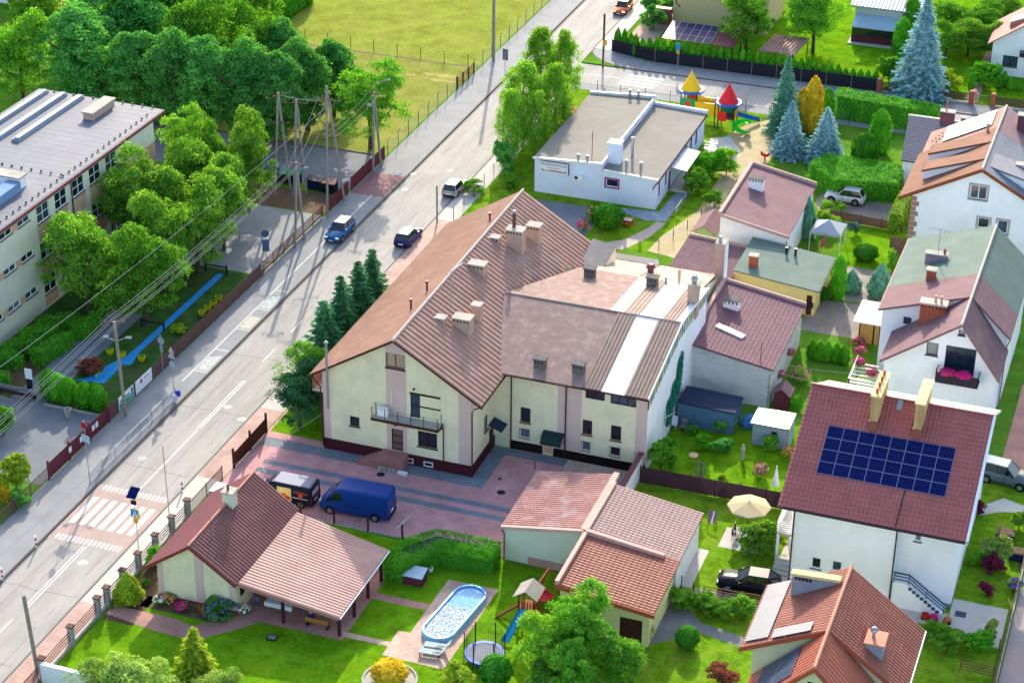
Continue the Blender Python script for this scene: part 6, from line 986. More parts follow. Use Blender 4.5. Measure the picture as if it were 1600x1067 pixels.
for i, (px, py, h, w, lf, fl, lab) in enumerate(((1555, 880, 2.4, 3, 'pale', None, 'pale leafy bush in the right garden'), (1552, 893, 1.4, 2, 'purple', None, 'larger purple barberry on the right lawn'), (1541, 928, 1.2, 1.5, 'purple', None, 'smaller purple barberry on the right lawn'), (1520, 880, 1.1, 1.4, 'thuja', None, 'green bush beside the solar house'), (1592, 825, 1.8, 2, 'birch', None, 'light shrub at the right edge'), (1585, 920, 1, 1.2, 'mid', 'violet', 'violet flowers by the lane fence'), (1527, 800, 1.4, 1.6, 'purple', None, 'dark purple shrub beside the solar house gable'), (1480, 1010, 1.6, 3, 'mid', None, 'bush beside the red roof house'), (1530, 1015, 1.4, 2.6, 'thuja', None, 'bush inside the wire gate bed'), (1128, 1064, 1.4, 2.6, 'reddish', None, 'reddish shrub at the bottom edge'), (1010, 995, 1.8, 1.8, 'ygreen', None, 'yellow-leaved bush by the grey drive'), (1460, 990, 1, 2, 'mid', None, 'low plant by the rockery'), (1545, 1000, 2.2, 1.2, 'pale', None, 'young sapling beside the white slab'), (1300, 455, 1.2, 1, 'mid', None, 'low plants under the slim thuja'), (1395, 420, 2.2, 2, 'birch', None, 'climbing plant at the quoin house corner'), (1290, 355, 2, 3, 'birch', None, 'bush in front of the garden gazebo'), (1300, 330, 1, 3.2, 'birch', None, 'pale plants along the car drive'), (1335, 365, 1.4, 1.2, 'deep', 'violet', 'violet flowers by the garden fence'), (1545, 112, 1.2, 1.8, 'mid', None, 'low bush at the brick gate'), (740, 300, 1.4, 3, 'mid', None, 'bush by the street fence behind silver hatchback'), (800, 290, 1.5, 3, 'mid', None, 'bush by the nursery corner lawn'))): p = G(px, py); plant('bush%d' % (i % 2), p[0], p[1], h, w, lab, 'shrub' if not fl else 'flowers', lf, flower=fl)
# balcony flowers and climbers
for i, (x, lab) in enumerate(((35.3, 'left heap of pink petunias on the white house balcony'), (36.6, 'right heap of pink petunias on the white house balcony'))): plant('bush0', x, 20.6, .6, 1.4, lab, 'flowers', 'mid', flower='pink', nf=240, z=5.75)
for i, (px, py, z, lab) in enumerate(((1345, 553, 2.6, 'pink flowers at the top of pergola'), (1341, 571, 2.6, 'pink flowers at the left rail of pergola'), (1362, 588, 2.6, 'pink flowers along the front rail of pergola'), (1233, 556, 1.6, 'pink flower basket on the workshop wall'), (1217, 590, 1.2, 'pink flower basket lower on workshop wall'))): p = G(px, py, z); plant('bush1', p[0], p[1], .7, 1.2, lab, 'flowers', 'mid', flower='pink', nf=70, z=z)
o = thing('climber', 'dark teal ivy climbing the white side wall of annexe', 'climber', (13.42, 13, 0)); pos = []
for cy, cz, ry_, rz_, n_ in ((12.2, 2.4, 1.4, 1.3, 900), (13.6, 3.4, 1.0, 1.2, 700), (15.0, 4.3, .8, 1.9, 900), (15.6, 5.4, .4, 1.1, 300)): a = NR.uniform(0, 2*PI, n_); r = np.sqrt(NR.uniform(0, 1, n_)); pos.append(np.stack([NR.uniform(13.36, 13.5, n_), cy+ry_*r*np.cos(a), cz+rz_*r*np.sin(a)], 1))
pos = np.concatenate(pos); V = cards(pos, np.tile([1., 0, .2], (len(pos), 1))+NR.normal(size=pos.shape)*.3, .22)-np.array((13.42, 13, 0)); f = bpy.data.objects.new('foliage', cardmesh('foliage', V, LF['ivy'])); COL.objects.link(f); f.parent = o
pipe(o, 'stem', [(13.4, 13, 0), (13.4, 13.2, 2), (13.4, 14.5, 4)], .04, BARK)
# ------------------------------------------------------------------ vehicles
TYRE = mat('tyre_rubber', '#1b1b1d', rough=.9, var=.1); RIM = mat('alloy_rim', '#9da2aa', rough=.35, var=.05, metal=.7); BLK = mat('black_plastic', '#1c1d22', rough=.6, var=.1)
CGL = mat('car_glass', '#141c26', rough=.05, var=.1, spec=.9); HEADL = mat('headlight', '#d9e0e6', rough=.15, var=.05, spec=.8); TAIL = mat('tail_light', '#8d1a1c', rough=.25, var=.1); PLATE = mat('number_plate', '#dedede', var=.05)
def loft(mb, secs):
    i0 = len(mb.v); n = len(secs[0])
    for s in secs: mb.v += [tuple(p) for p in s]
    for k in range(len(secs)-1):
        for j in range(n): a, b = i0+k*n+j, i0+k*n+(j+1) % n; mb.f.append((a, b, b+n, a+n))
    mb.f.append(tuple(i0+j for j in range(n))[::-1]); mb.f.append(tuple(i0+(len(secs)-1)*n+j for j in range(n))); return mb
def wheels(o, L, W, r=.33, fx=.31, rx=-.29):
    for x in (fx*L, rx*L):
        for s in (-1, 1):
            y = s*(W/2-.1); w = MB().tube([(x, y-.11, r), (x, y-.09, r), (x, y+.09, r), (x, y+.11, r)], [r*.9, r, r, r*.9], 16).obj('wheel', TYRE, o, True); MB().tube([(x, y+s*.105, r), (x, y+s*.125, r)], r*.62, 12).obj('rim', RIM, w)
            MB().tube([(x, s*(W/2-.02), r+.03), (x, s*(W/2+.006), r+.03)], r*1.2, 16).obj('wheel_arch', BLK, o)
def car(label, x, y, z, rz, L, W, H, paint, roofpaint=None, hb=.6, rear=-.46, front=.2, dr=.1, df=.17, name='parked_car', cat='car', suv=False):
    o = thing(name, label, cat, (x, y, z), rz, 'cars in the street and gardens', local=True); B = H*hb; hw = W/2; zc = .24 if suv else .19
    st = [(-.5, .45, .80*B, .84), (-.485, .28, .97*B, .94), (-.42, zc, B, 1), (-.1, zc, B, 1), (.15, zc, B*.99, 1), (.27, zc, B*.96, .99), (.4, zc, B*(.9 if suv else .82), .97), (.465, .25, B*(.82 if suv else .72), .92), (.5, .36, B*.6, .8)]
    secs = [[(t*L, s*hw*w*k, a+(b-a)*f) for s, k, f in ((-1, .93, 0), (-1, 1, .3), (-1, .99, .72), (-1, .9, 1), (1, .9, 1), (1, .99, .72), (1, 1, .3), (1, .93, 0))] for t, a, b, w in st]
    loft(MB(), secs).obj('body', paint, o, True)
    xr, xf, z0, z1 = rear*L, front*L, B-.03, H-.03; b0 = [(xr, -hw*.88), (xf, -hw*.88), (xf, hw*.88), (xr, hw*.88)]; t0 = [(xr+dr*L, -hw*.7), (xf-df*L, -hw*.7), (xf-df*L, hw*.7), (xr+dr*L, hw*.7)]
    g = MB(); i = 0; g.v += [(*p, z0) for p in b0]+[(*p, z1) for p in t0]; g.f += [(0, 1, 5, 4), (1, 2, 6, 5), (2, 3, 7, 6), (3, 0, 4, 7)]; g.obj('windows', CGL, o)
    rp = [(xr+dr*L-.06, -hw*.72), (xf-df*L+.04, -hw*.72), (xf-df*L+.04, hw*.72), (xr+dr*L-.06, hw*.72)]; r2 = [(p[0]*.96+.04*(xr+xf)/2, p[1]*.9) for p in rp]
    m = MB(); m.v += [(*p, H-.05) for p in rp]+[(*p, H) for p in r2]; m.f += [(3, 2, 1, 0), (4, 5, 6, 7), (0, 1, 5, 4), (1, 2, 6, 5), (2, 3, 7, 6), (3, 0, 4, 7)]; m.obj('roof', roofpaint or paint, o)
    for a, b in zip(b0, t0): pipe(o, 'pillar', [(*a, z0), (*b, z1)], .045, paint, 5)
    for s in (-1, 1):
        xm = (xr+xf)/2+.02*L; pipe(o, 'pillar', [(xm, s*hw*.885, z0), (xm-.02, s*hw*.715, z1)], .035, BLK, 5); MB().box(xf-.1*L, s*hw*.92, B-.02, xf-.1*L+.18, s*hw*1.12, B+.13).obj('mirror', paint, o)
        MB().box(.465*L, s*hw*.5, B*.62, .487*L, s*hw*.86, B*.76).obj('headlight', HEADL, o); MB().box(-.497*L, s*hw*.6, B*.7, -.484*L, s*hw*.88, B*.93).obj('tail_light', TAIL, o); MB().box(-.25*L, s*hw*.99, B*.78, -.2*L, s*hw*1.02, B*.82).obj('door_handle', paint, o); MB().box(.02*L, s*hw*.985, zc+.1, .026*L, s*hw*1.006, B*.95).obj('door_gap', BLK, o)
    MB().box(.488*L, -hw*.45, B*.42, .503*L, hw*.45, B*.56).obj('grille', BLK, o); MB().box(.5*L, -.26, B*.36, .508*L, .26, B*.48).obj('number_plate', PLATE, o); MB().box(-.51*L, -.26, B*.55, -.5*L, .26, B*.68).obj('number_plate', PLATE, o); MB().box(-.503*L, -hw*.8, .26, -.47*L, hw*.8, .42).obj('bumper', BLK, o)
    wheels(o, L, W, .36 if suv else .32); return o
def cp(n, c): return mat(n, c, rough=.3, var=.03, metal=.1, spec=.15, coat=.06)
car('bright blue car parked on the left pavement', -29.05, 38.9, 0, -PI/2, 4.5, 1.8, 1.48, cp('blue_paint', '#13588f')); car('navy hatchback parked by the right kerb beside the red roof', -22.05, 40.3, RZ, PI/2, 4.2, 1.75, 1.45, cp('navy_paint', '#1b2368')); car('small beige-silver hatchback with pale roof farther up the street', -22.0, 53.4, RZ, PI/2, 3.9, 1.72, 1.45, cp('beige_paint', '#a9a49a'), cp('pale_paint', '#c9c9c9'), dr=.1)
car('orange car parked near the far junction', -22.1, 116, RZ, -PI/2, 4.2, 1.78, 1.5, cp('orange_paint', '#c8622a')); car('silver crossover car parked on the garden drive', 17.9, 65.7, .012, PI, 4.3, 1.8, 1.6, cp('silver_paint', '#b9c0c4'), suv=True); car('black SUV parked behind a garden gate', 25.3, -7.5, .014, PI+.1, 4.8, 1.9, 1.6, cp('black_paint', '#10131f'), suv=True, rear=-.47, dr=.17, df=.2); car('dark grey van-like car parked on the lawn beside solar house', 41.6, 14.7, .012, -.15, 4.7, 1.85, 1.85, cp('grey_paint', '#55626c'), cp('silver_paint', '#b9c0c4'), rear=-.48, suv=True)
def van(label, x, y, rz, L, W, H, paint, roofp=None):
    o = thing('delivery_van', label, 'van', (x, y, .012), rz, 'vans parked in the yard', local=True); hw = W/2
    st = [(-.5, .4, H*.9, .93), (-.49, .3, H*.985, .97), (-.46, .28, H, .99), (.1, .28, H, 1), (.2, .28, H*.985, 1), (.255, .28, H*.93, .99), (.385, .28, H*.57, .97), (.45, .3, H*.5, .94), (.49, .34, H*.42, .88), (.5, .4, H*.34, .8)]
    secs = [[(t*L, s*hw*w*k, a+(b-a)*f) for s, k, f in ((-1, .95, 0), (-1, 1, .2), (-1, .98, .6), (-1, .94, .93), (-1, .84, 1), (1, .84, 1), (1, .94, .93), (1, .98, .6), (1, 1, .2), (1, .95, 0))] for t, a, b, w in st]
    loft(MB(), secs).obj('body', paint, o, False)
    MB().quad((.262*L, -hw*.8, H*.93), (.262*L, hw*.8, H*.93), (.385*L, hw*.84, H*.6), (.385*L, -hw*.84, H*.6)).obj('windscreen', CGL, o)
    for s in (-1, 1): MB().quad(*[(a*L, s*hw*b, H*c) for a, b, c in ((.16, .995, .55), (.34, .985, .55), (.27, .965, .82), (.16, .965, .84))]).obj('cab_window', CGL, o); MB().box(.33*L, s*hw*1.0, H*.52, .36*L, s*hw*1.22, H*.66).obj('mirror', BLK, o); MB().box(-.505*L, s*hw*.78, H*.3, -.49*L, s*hw*.95, H*.5).obj('tail_light', TAIL, o); MB().box(.455*L, s*hw*.55, H*.36, .488*L, s*hw*.85, H*.44).obj('headlight', HEADL, o); MB().box(-.1*L, s*hw*1.0, H*.42, .14*L, s*hw*1.008, H*.44).obj('side_moulding', BLK, o)
    if roofp: MB().box(-.44*L, -hw*.78, H, .17*L, hw*.78, H+.012).obj('roof_skin', roofp, o)
    MB().box(-.508*L, -.26, H*.28, -.5*L, .26, H*.34).obj('number_plate', PLATE, o); MB().box(-.51*L, -hw*.9, .3, -.48*L, hw*.9, .48).obj('bumper', BLK, o); wheels(o, L, W, .34, .34, -.31); return o
v1 = van('navy van with pizza advertisement parked by the yard fence', -12.75, -8.35, PI, 4.9, 1.95, 2.0, cp('navy_van_paint', '#141a3c'), mat('skylit_van_roof', '#6f7a90', rough=.5, var=.1, stain='#9aa4b8', stain_amt=.6)); v2 = van('bright blue panel van parked right of the pizza van', -6.75, -8.1, PI+.05, 5.9, 2.05, 2.5, cp('blue_van_paint', '#153a86'))  # roof skin paler than the navy body: bright sky light painted in
# pizza advertisement on the near side of the navy van (local +y side)
ad = MB().box(-.75, .975, .55, .5, .99, 1.72).obj('advert_panel', mat('advert_cream', '#d8c08a', var=.15, scale=3), v1)
for cx, cz, r, c in ((-.1, .9, .32, '#d2691e'), (-.5, .8, .2, '#c0502a'), (.2, .75, .24, '#e0953a')): MB().tube([(cx, .991, cz), (cx, .997, cz)], r, 18).obj('pizza_print', mat('pizza_'+c[1:], c, var=.3, scale=6), ad)
text(v1, 'PIZZERIA', (-1.55, .985, 1.45), (-1, 0, 0), (0, 0, 1), .3, mat('pizza_red', '#d2553c', var=.05), fit=1.25); MB().box(-1.75, .965, 1.08, -1.4, .99, 1.3).obj('logo_patch', mat('pizza_red', '#d2553c'), v1); MB().box(-2.2, .97, .92, -.85, .99, .96).obj('stripe', PLATE, v1); MB().box(-2.47, -.55, 1.15, -2.455, .6, 1.6).obj('rear_poster', mat('rear_poster', '#c9a9b0', var=.2, scale=5), v1)
# ------------------------------------------------------------------ fences
def fence(label, pts, h, step, style, pm, m, name='fence', pw=.06, post_h=None, base=0, cat='fence', group=None, cap=None, gap=.11, bent=False):
    """posts and panels are parts; bars inside one panel are joined"""
    o = thing(name, label, cat, (pts[0][0], pts[0][1], 0), 0, group); post_h = post_h or h+.08
    for A, B in zip(pts[:-1], pts[1:]):
        A, B = np.array(A[:2], float), np.array(B[:2], float); L = np.linalg.norm(B-A); n = max(1, int(round(L/step))); u = (B-A)/L; w = np.array((-u[1], u[0]))
        for i in range(n+1):
            p = A+u*L*i/n; q = o if (i == 0 and not np.allclose(A, pts[0][:2])) else MB().obox(p, u, pw/2, pw/2, 0, post_h).obj('post', pm, o)
            if cap and q is not o: MB().obox(p, u, pw/2+.07, pw/2+.07, post_h, post_h+.1).obj('post_cap', cap, q)
            if bent and q is not o: pipe(q, 'post_arm', [(*p, post_h), (*(p-w*.25), post_h+.3)], .03, pm, 4)
            if i == n: break
            a, b = p+u*pw/2, A+u*L*(i+1)/n-u*pw/2; l = np.linalg.norm(b-a); mb = MB(); c = (a+b)/2
            if base: MB().obox(c, u, l/2, .09, 0, base).obj('base_wall', CONC, o)
            if style == 'solid': mb.obox(c, u, l/2, .015, base+.05, h)
            elif style == 'slats':
                k = int((h-base-.05)/.14)
                for j in range(k): mb.obox(c, u, l/2, .012, base+.06+.14*j, base+.06+.14*j+.125)
            elif style in ('bars', 'dense'):
                k = int(l/(gap if style == 'bars' else .05))
                for j in range(1, k): mb.obox(a+(b-a)*j/k, u, .014 if style == 'bars' else .017, .01, base+.06, h)
                for z in (base+.12, h-.1): mb.obox(c, u, l/2, .018, z, z+.05)
            elif style == 'rails':
                for z in np.linspace(base+.25, h-.08, 4): mb.obox(c, u, l/2, .02, z, z+.06)
            elif style == 'wire':
                for z in np.linspace(.15, h, 5): mb.tube([(*a, z), (*b, z)], .008, 3, False)
                k = int(l/.35)
                for j in range(1, k): mb.tube([(*(a+(b-a)*j/k), .1), (*(a+(b-a)*j/k), h)], .005, 3, False)
            if mb.v: mb.obj('panel', m, o)
    return o
FBR = mat('brown_fence_mesh', '#6b5350', var=.12); FMA = mat('maroon_fence', '#6e3540', var=.12, rough=.6); FDK = mat('dark_fence', '#2b2a33', var=.12)
fence('low brown mesh fence beside yellow shrubs', [(-32.4, -26), (-32.4, -12.6)], 1.25, 2.7, 'bars', FMA, FBR); fence('maroon school gate with hanging notices', [(-32.4, -12.5), (-32.4, -2.6)], 1.5, 3.3, 'dense', FMA, FMA, name='gate', cat='gate', pw=.14, post_h=1.8)
fence('brown privacy mesh fence along the school garden', [(-32.4, -2.4), (-32.4, 27.4)], 1.45, 2.48, 'dense', FBR, FBR); fence('open maroon rail fence with concrete foot beside the leaning poles', [(-32.4, 27.8), (-32.4, 42)], 1.45, 2.4, 'bars', FMA, FMA, base=.2); fence('maroon fence beside the waste containers', [(-32.4, 43.2), (-32.4, 48.6)], 1.5, 2.7, 'dense', FMA, FMA); fence('dark maroon gate of the asphalt court', [(-32.4, 49.6), (-32.4, 58.6)], 1.6, 3, 'dense', FMA, FMA, name='gate', cat='gate', pw=.12)
fence('wire fence with bent posts along the dry field', [(-32.55, 60), (-32.55, 81.4)], 1.6, 3, 'wire', FBR, GALV, bent=True); fence('rusty red field gate', [(-32.5, 81.6), (-32.4, 87)], 1.5, 1.8, 'bars', FMA, FMA, name='gate', cat='gate', pw=.14, gap=.2); fence('wire fence with bent posts along the green field', [(-32.5, 87.2), (-32.5, 126)], 1.6, 3.2, 'wire', FBR, GALV, bent=True); fence('thin wire fence between the dry and green fields', [(-34, 89.2), (-63, 90.5)], 1.5, 3.2, 'wire', DARKMET, GALV)
fence('galvanised pedestrian railing on the left kerb', [(-29, -11.8), (-29, 3)], 1.05, 2.1, 'bars', GALV, GALV, name='railing', cat='railing', gap=.16)
fence('street fence with concrete pillars and brown bars beside cottage', [(-19.1, -35.6), (-19.1, -31.6), (-19.1, -27.8), (-19.1, -26.4), (-19.1, -24), (-19.1, -21.6), (-19.1, -18.9), (-19.1, -16.2), (-19.1, -13.6)], 1.35, 9, 'rails', mat('pillar_concrete', '#8d8d90', var=.1), BROWN, pw=.38, post_h=1.65, base=.3, cap=BROWN)
fence('brown street fence left of the yard gate', [(-19.05, -13.2), (-19.05, -7.6)], 1.3, 2.8, 'bars', BROWN, BROWN); fence('brown yard gate onto the street', [(-19, -5.6), (-19, .6)], 1.4, 3, 'dense', BROWN, BROWN, name='gate', cat='gate', pw=.16, post_h=1.9); fence('brown wire fence behind the parked vans', [(-13.6, -10.45), (-1.9, -10.45)], 1.25, 2.93, 'wire', BROWN, DARKMET, pw=.12, base=.12)
o = thing('garden_wall', 'white rendered wall at the bottom left garden corner', 'wall', (-16.8, -36, 0)); MB().box(-18.9, -36.1, 0, -12, -35.85, 1.5).obj('masonry', WHITER, o); MB().box(-18.9, -36.15, 1.5, -12, -35.8, 1.58).obj('coping', WHITE, o)
fence('maroon fence at the bottom left by the utility pole', [(-19.1, -44), (-19.1, -36.2)], 1.3, 2.6, 'bars', FMA, FMA)
fence('thin steel fence between the street and nursery lawn', [(-19.5, 46.5), (-19.5, 86.4)], 1.4, 3.1, 'wire', FMA, GALV); fence('thin steel fence along the cross street by the playground', [(-19.3, 86.6), (-13.4, 86.2), (14, 87.2)], 1.5, 3.2, 'wire', DARKMET, GALV); fence('brown board fence behind the rear shed', [(4.6, 35.4), (8.6, 35.8)], 1.7, 1.4, 'bars', BROWN, FMA)
fence('dark panel fence in front of the thuja hedge', [(-18.9, 100.6), (-12.8, 98.95), (15, 98.95)], 1.6, 3.2, 'solid', mat('pale_post', '#8d7f88', var=.1), FDK); fence('maroon plank fence with brick posts at the far right', [(15.4, 98.9), (26.4, 98.9)], 1.35, 5.5, 'dense', BRICKRED, mat('maroon_plank', '#55303c', var=.12), pw=.55, post_h=1.7, base=.25); fence('maroon plank fence right of the brick gate', [(28.9, 98.9), (40.5, 98.9)], 1.35, 5.8, 'dense', BRICKRED, MATS['maroon_plank'], pw=.55, post_h=1.7, base=.25); fence('dark iron garden gate between the brick posts', [(26.9, 98.9), (28.5, 98.9)], 1.3, 1.6, 'bars', DARKMET, DARKMET, name='gate', cat='gate')
fence('dark brown slatted fence between the two lawns', [(13.3, 4.0), (25.9, 4.2)], 1.7, 2.1, 'slats', mat('dark_brown_post', '#3a2830'), mat('dark_slats', '#46303a', var=.15)); fence('red-brown post fence beside the concrete lane', [(44.6, -26), (44.6, 8)], 1.2, 2.6, 'rails', FMA, FMA, base=.2); fence('low wire gate in front of the white slab', [(40.3, -8.7), (44.3, -8.7)], .9, 1.35, 'wire', DARKMET, GALV, name='gate', cat='gate'); fence('maroon framed bed fence beside the lane', [(42.0, -12.3), (44.4, -12.3)], 1.1, 2.4, 'rails', FMA, FMA)
fence('rusty garden gate below the black SUV', [(22.4, -9.9), (26.8, -9.6)], 1.1, 1.5, 'rails', FMA, FMA, name='gate', cat='gate'); fence('low brown wooden fence behind the gazebo garden', [(16.2, 61.0), (25, 60.0)], 1.1, 2.2, 'slats', BROWN, mat('brown_slats', '#6d4f45', var=.15)); fence('wooden balcony railing beside the quoin wall', [(24.9, 53.2), (26.4, 53.2)], 2.6, 1.5, 'slats', BROWN, mat('brown_slats', '#6d4f45')); fence('small wire fence beside the garage drive', [(20.5, -9.3), (21.6, -9.9)], 1.1, 1.2, 'wire', DARKMET, GALV); fence('low fence posts along the sandy ground', [(2.6, 47.0), (5.4, 58.6)], 1.1, 3, 'wire', BROWN, GALV)
# ------------------------------------------------------------------ poles, cables, signs
WOODP = mat('weathered_pole', '#8d8078', var=.15, scale=2); CONP = mat('concrete_pole', '#8d8682', var=.1)
def apole(label, legs, top, m=CONP, r=.13, arms=(), lamp=None):
    o = thing('utility_pole', label, 'pole', (legs[0][0], legs[0][1], 0))
    for l in legs: pipe(o, 'pole', [(*l, 0), top], r, m, 7)
    for z, w, d in arms:
        t = np.array(top); c = (t[0], t[1], z); pipe(o, 'crossarm', [(c[0]-w/2*d[0], c[1]-w/2*d[1], z), (c[0]+w/2*d[0], c[1]+w/2*d[1], z)], .05, DARKMET, 5)
        for j in range(4): f = -.5+j/3; MB().lathe((c[0]+w*f*d[0], c[1]+w*f*d[1], z+.05), [(.05, 0), (.08, .06), (.05, .1), (.08, .16), (.03, .22)], 7).obj('insulator', BRICKRED, o)
    for lp in (lamp or ()): a = pipe(o, 'lamp_arm', lp, .04, GALV, 5); e = lp[-1]; MB().tube([e, (e[0]+.45, e[1]+.12, e[2]+.04)], [.1, .13], 8).obj('lamp_head', GALV, a)
    return o
T1, T2, T3, T4 = (-32.05, 35.6, 9.0), (-32.0, 43.2, 14.3), (-32.0, 55.3, 9.2), (-31.75, -1.4, 9.3)
apole('concrete A-frame pole beside the maroon rail fence', [(-32.1, 34.6), (-32, 36.6)], T1, arms=((8.7, 1.6, (1, 0)),), lamp=[[(-32, 35.6, 8.2), (-31.3, 35.6, 8.5)]]); apole('tallest A-frame power pole with rusty crossarms', [(-32, 42.3), (-32.1, 46.9)], T2, arms=((12.8, 3.0, (1, 0)), (8.6, 2.4, (.8, .6)))); apole('A-frame pole with two street lamps by the court gate', [(-32, 54.5), (-32, 56.7)], T3, arms=((9.0, 1.4, (1, 0)),), lamp=[[(-32, 55.3, 9.2), (-32, 55.3, 10.2), (-30.8, 55.8, 10.6)], [(-32, 55.3, 7.4), (-32.7, 55.0, 7.8)]])
apole('slim wooden pole with two lamps beside the school banners', [(-31.6, -1.2)], T4, WOODP, .14, ((9.2, 1.7, (.9, .3)),), [[(-31.7, -1.3, 7.4), (-32.9, -1.5, 7.7)], [(-31.7, -1.3, 7.4), (-31.0, -1.0, 7.7)]]); apole('leaning transformer pole with crossarms behind the bins', [(-39.6, 45.6), (-38.6, 47.4)], (-39.1, 46.5, 11.4), arms=((11.0, 3.0, (.5, .85)), (8, 2, (1, 0)))); apole('second transformer pole nearer the court gate', [(-37.3, 45.4), (-36.5, 47.0)], (-36.9, 46.2, 11.0), arms=((10.6, 2.2, (1, .2)), (7.4, 2.2, (1, 0)), (5.6, 1.6, (.7, .7))))
apole('weathered utility pole at the bottom left corner', [(-19.8, -35.2)], (-20.1, -35.3, 6.6), WOODP, .15); apole('short thin pole by the right kerb near parked cars', [(-20.9, 45.4)], (-20.9, 45.4, 4.1), CONP, .1); apole('brown wooden pole at the far junction corner', [(-18.2, 94.6)], (-18.2, 94.6, 7.0), mat('brown_pole', '#5d4a48', var=.12), .14); apole('tall grey pole at the field fence', [(-31.7, 92.1)], (-31.7, 92.1, 12), CONP, .2); apole('thin steel mast by the right pavement', [(-20.2, -14.6)], (-20.3, -14.6, 7), GALV, .035)
def cable(label, a, b, sag=.5, r=.014, grp='overhead cables along the street'):
    a, b = np.array(a, float), np.array(b, float); pts = [a+(b-a)*t-np.array((0, 0, 4*sag*t*(1-t))) for t in np.linspace(0, 1, 13)]; o = MB().tube(pts, r, 4, False).obj('power_cable', mat('cable', '#b5b3b5', var=.05), base=tuple(pts[0]*1.0)); tag(o, label, 'cable', grp); return o
for i in range(5): dx = (-.8, -.45, -.2, .35, .6)[i]; nm = nth(i)+' overhead cable from the left '; cable(nm+'between lamp pole and A-frame', (T4[0]+dx, T4[1]+.1*dx, 9.35), (T1[0]+dx, T1[1], 8.95)); cable(nm+'running out past the school gate', (T4[0]+dx, T4[1], 9.35), (-31.9+dx, -40, 9.2))
cable('single higher cable crossing in front of the school limes', (-33.6, 46, 10.6), (-37.5, -34, 10.2), 1.2, .018)
for i in range(3): dx = -.7+.7*i; cable(nth(i)+' cable from the left between A-frame and tallest pole', (T1[0]+dx, T1[1], 8.95), (T2[0]+1.4*dx, T2[1], 12.9), .2); cable(nth(i)+' cable from the left between tallest pole and twin-lamp pole', (T2[0]+dx, T2[1], 8.8), (T3[0]+dx, T3[1], 9.1), .3); cable(nth(i)+' cable from the left between transformer and tallest pole', (-39.1+.6*i, 46.5, 11.2), (T2[0]+1.2*dx, T2[1], 12.9), .3)
cable('cable hanging from the house corner over the yard gate', (-13.3, -.2, 3.4), (-19.3, -10, 1.6), .3); cable('pair of cables over the workshop garden', (20.4, 22, 3.4), (30, 24, 3.2), .4); cable('cable beside the pergola over the workshop garden', (20.4, 21, 3.0), (29, 21.6, 2.9), .4)
def sign(label, x, y, h, plates, m=GALV, r=.035, z=0, name='road_sign'):
    o = thing(name, label, 'sign', (x, y, z)); pipe(o, 'pole', [(x, y, z), (x, y, z+h)], r, m)
    for shape, cz, s, col, d, bcol in plates:
        d = np.array(d, float); d /= np.linalg.norm(d); c = np.array((x, y, z+cz)); u = np.array((-d[1], d[0], 0)); up = np.array((0, 0, 1.)); n3 = np.array((d[0], d[1], 0))*.045
        K = dict(round=[(s*math.cos(t), s*math.sin(t)) for t in np.linspace(0, 2*PI, 19)[:-1]], tri=[(-s, -s*.6), (s, -s*.6), (0, s*1.1)], rect=[(-s, -s*.75), (s, -s*.75), (s, s*.75), (-s, s*.75)], square=[(-s, -s), (s, -s), (s, s), (-s, s)], tallr=[(-s*.7, -s*1.3), (s*.7, -s*1.3), (s*.7, s*1.3), (-s*.7, s*1.3)])[shape]
        f = [c+n3+u*a+up*b for a, b in K]; b_ = [p-n3*.5 for p in f]; q = MB(); q.quad(*f); q.obj('sign_face', mat('sign_'+col[1:], col, rough=.5, var=.04), o); q = MB(); q.quad(*b_[::-1])
        for i in range(len(f)): q.quad(b_[i], b_[(i+1) % len(f)], f[(i+1) % len(f)], f[i])
        q.obj('sign_back', mat('sign_'+bcol[1:], bcol, rough=.5, var=.06), o)
    return o
BK = '#8d9aa6'
sign('grey sign back with red traffic mirror by the railing', -28.9, -12, 6.0, [('rect', 4.3, .45, '#9fb6c9', (.3, 1), '#9fb6c9'), ('round', 5.6, .3, '#b02418', (-.3, -1), '#b02418')]); sign('round sign turned away beside the school fence', -31.9, 6.2, 4.2, [('round', 3.6, .38, '#c9ccd0', (.2, 1), BK), ('tallr', 2.8, .25, '#c9ccd0', (.2, 1), BK)]); sign('stacked triangle and round signs at the railing end', -29.9, 4.4, 3.7, [('tri', 3.4, .45, '#c9ccd0', (.3, 1), '#b0bcc6'), ('round', 2.5, .33, '#c9ccd0', (.3, 1), '#9fb3c2'), ('tri', 3.9, .35, '#c9b0b8', (.3, 1), '#c9b0b8')])
cs = sign('blue pedestrian crossing sign with solar panel', -20.7, -18.8, 5.0, [('square', 3.2, .42, '#d6c63a', (-.1, -1), '#8d9aa6'), ('square', 2.55, .22, '#d69a1a', (-.1, -1), '#8d9aa6')])
MB().box(-20.9, -19.0, 4.1, -20.5, -18.85, 4.45).obj('control_box', BLK, cs); MB().prism([(-21.1, -19.3), (-20.3, -19.3), (-20.3, -18.4), (-21.1, -18.4)], [4.85, 4.85, 5.3, 5.3], [4.9, 4.9, 5.35, 5.35]).obj('solar_panel', SOLAR, cs)
MB().box(-21.05, -18.87, 2.88, -20.35, -18.855, 3.52).obj('blue_field', mat('sign_blue_field', '#1c7fc0'), cs); MB().quad((-20.95, -18.88, 2.93), (-20.45, -18.88, 2.93), (-20.7, -18.88, 3.47)).obj('white_triangle', WHITE, cs); MB().tube([(-20.72, -18.89, 3.0), (-20.7, -18.89, 3.2)], .03, 5).tube([(-20.7, -18.89, 3.25), (-20.7, -18.89, 3.3)], .045, 6).tube([(-20.7, -18.89, 3.15), (-20.62, -18.89, 2.98)], .02, 4).obj('walking_figure', BLK, cs)
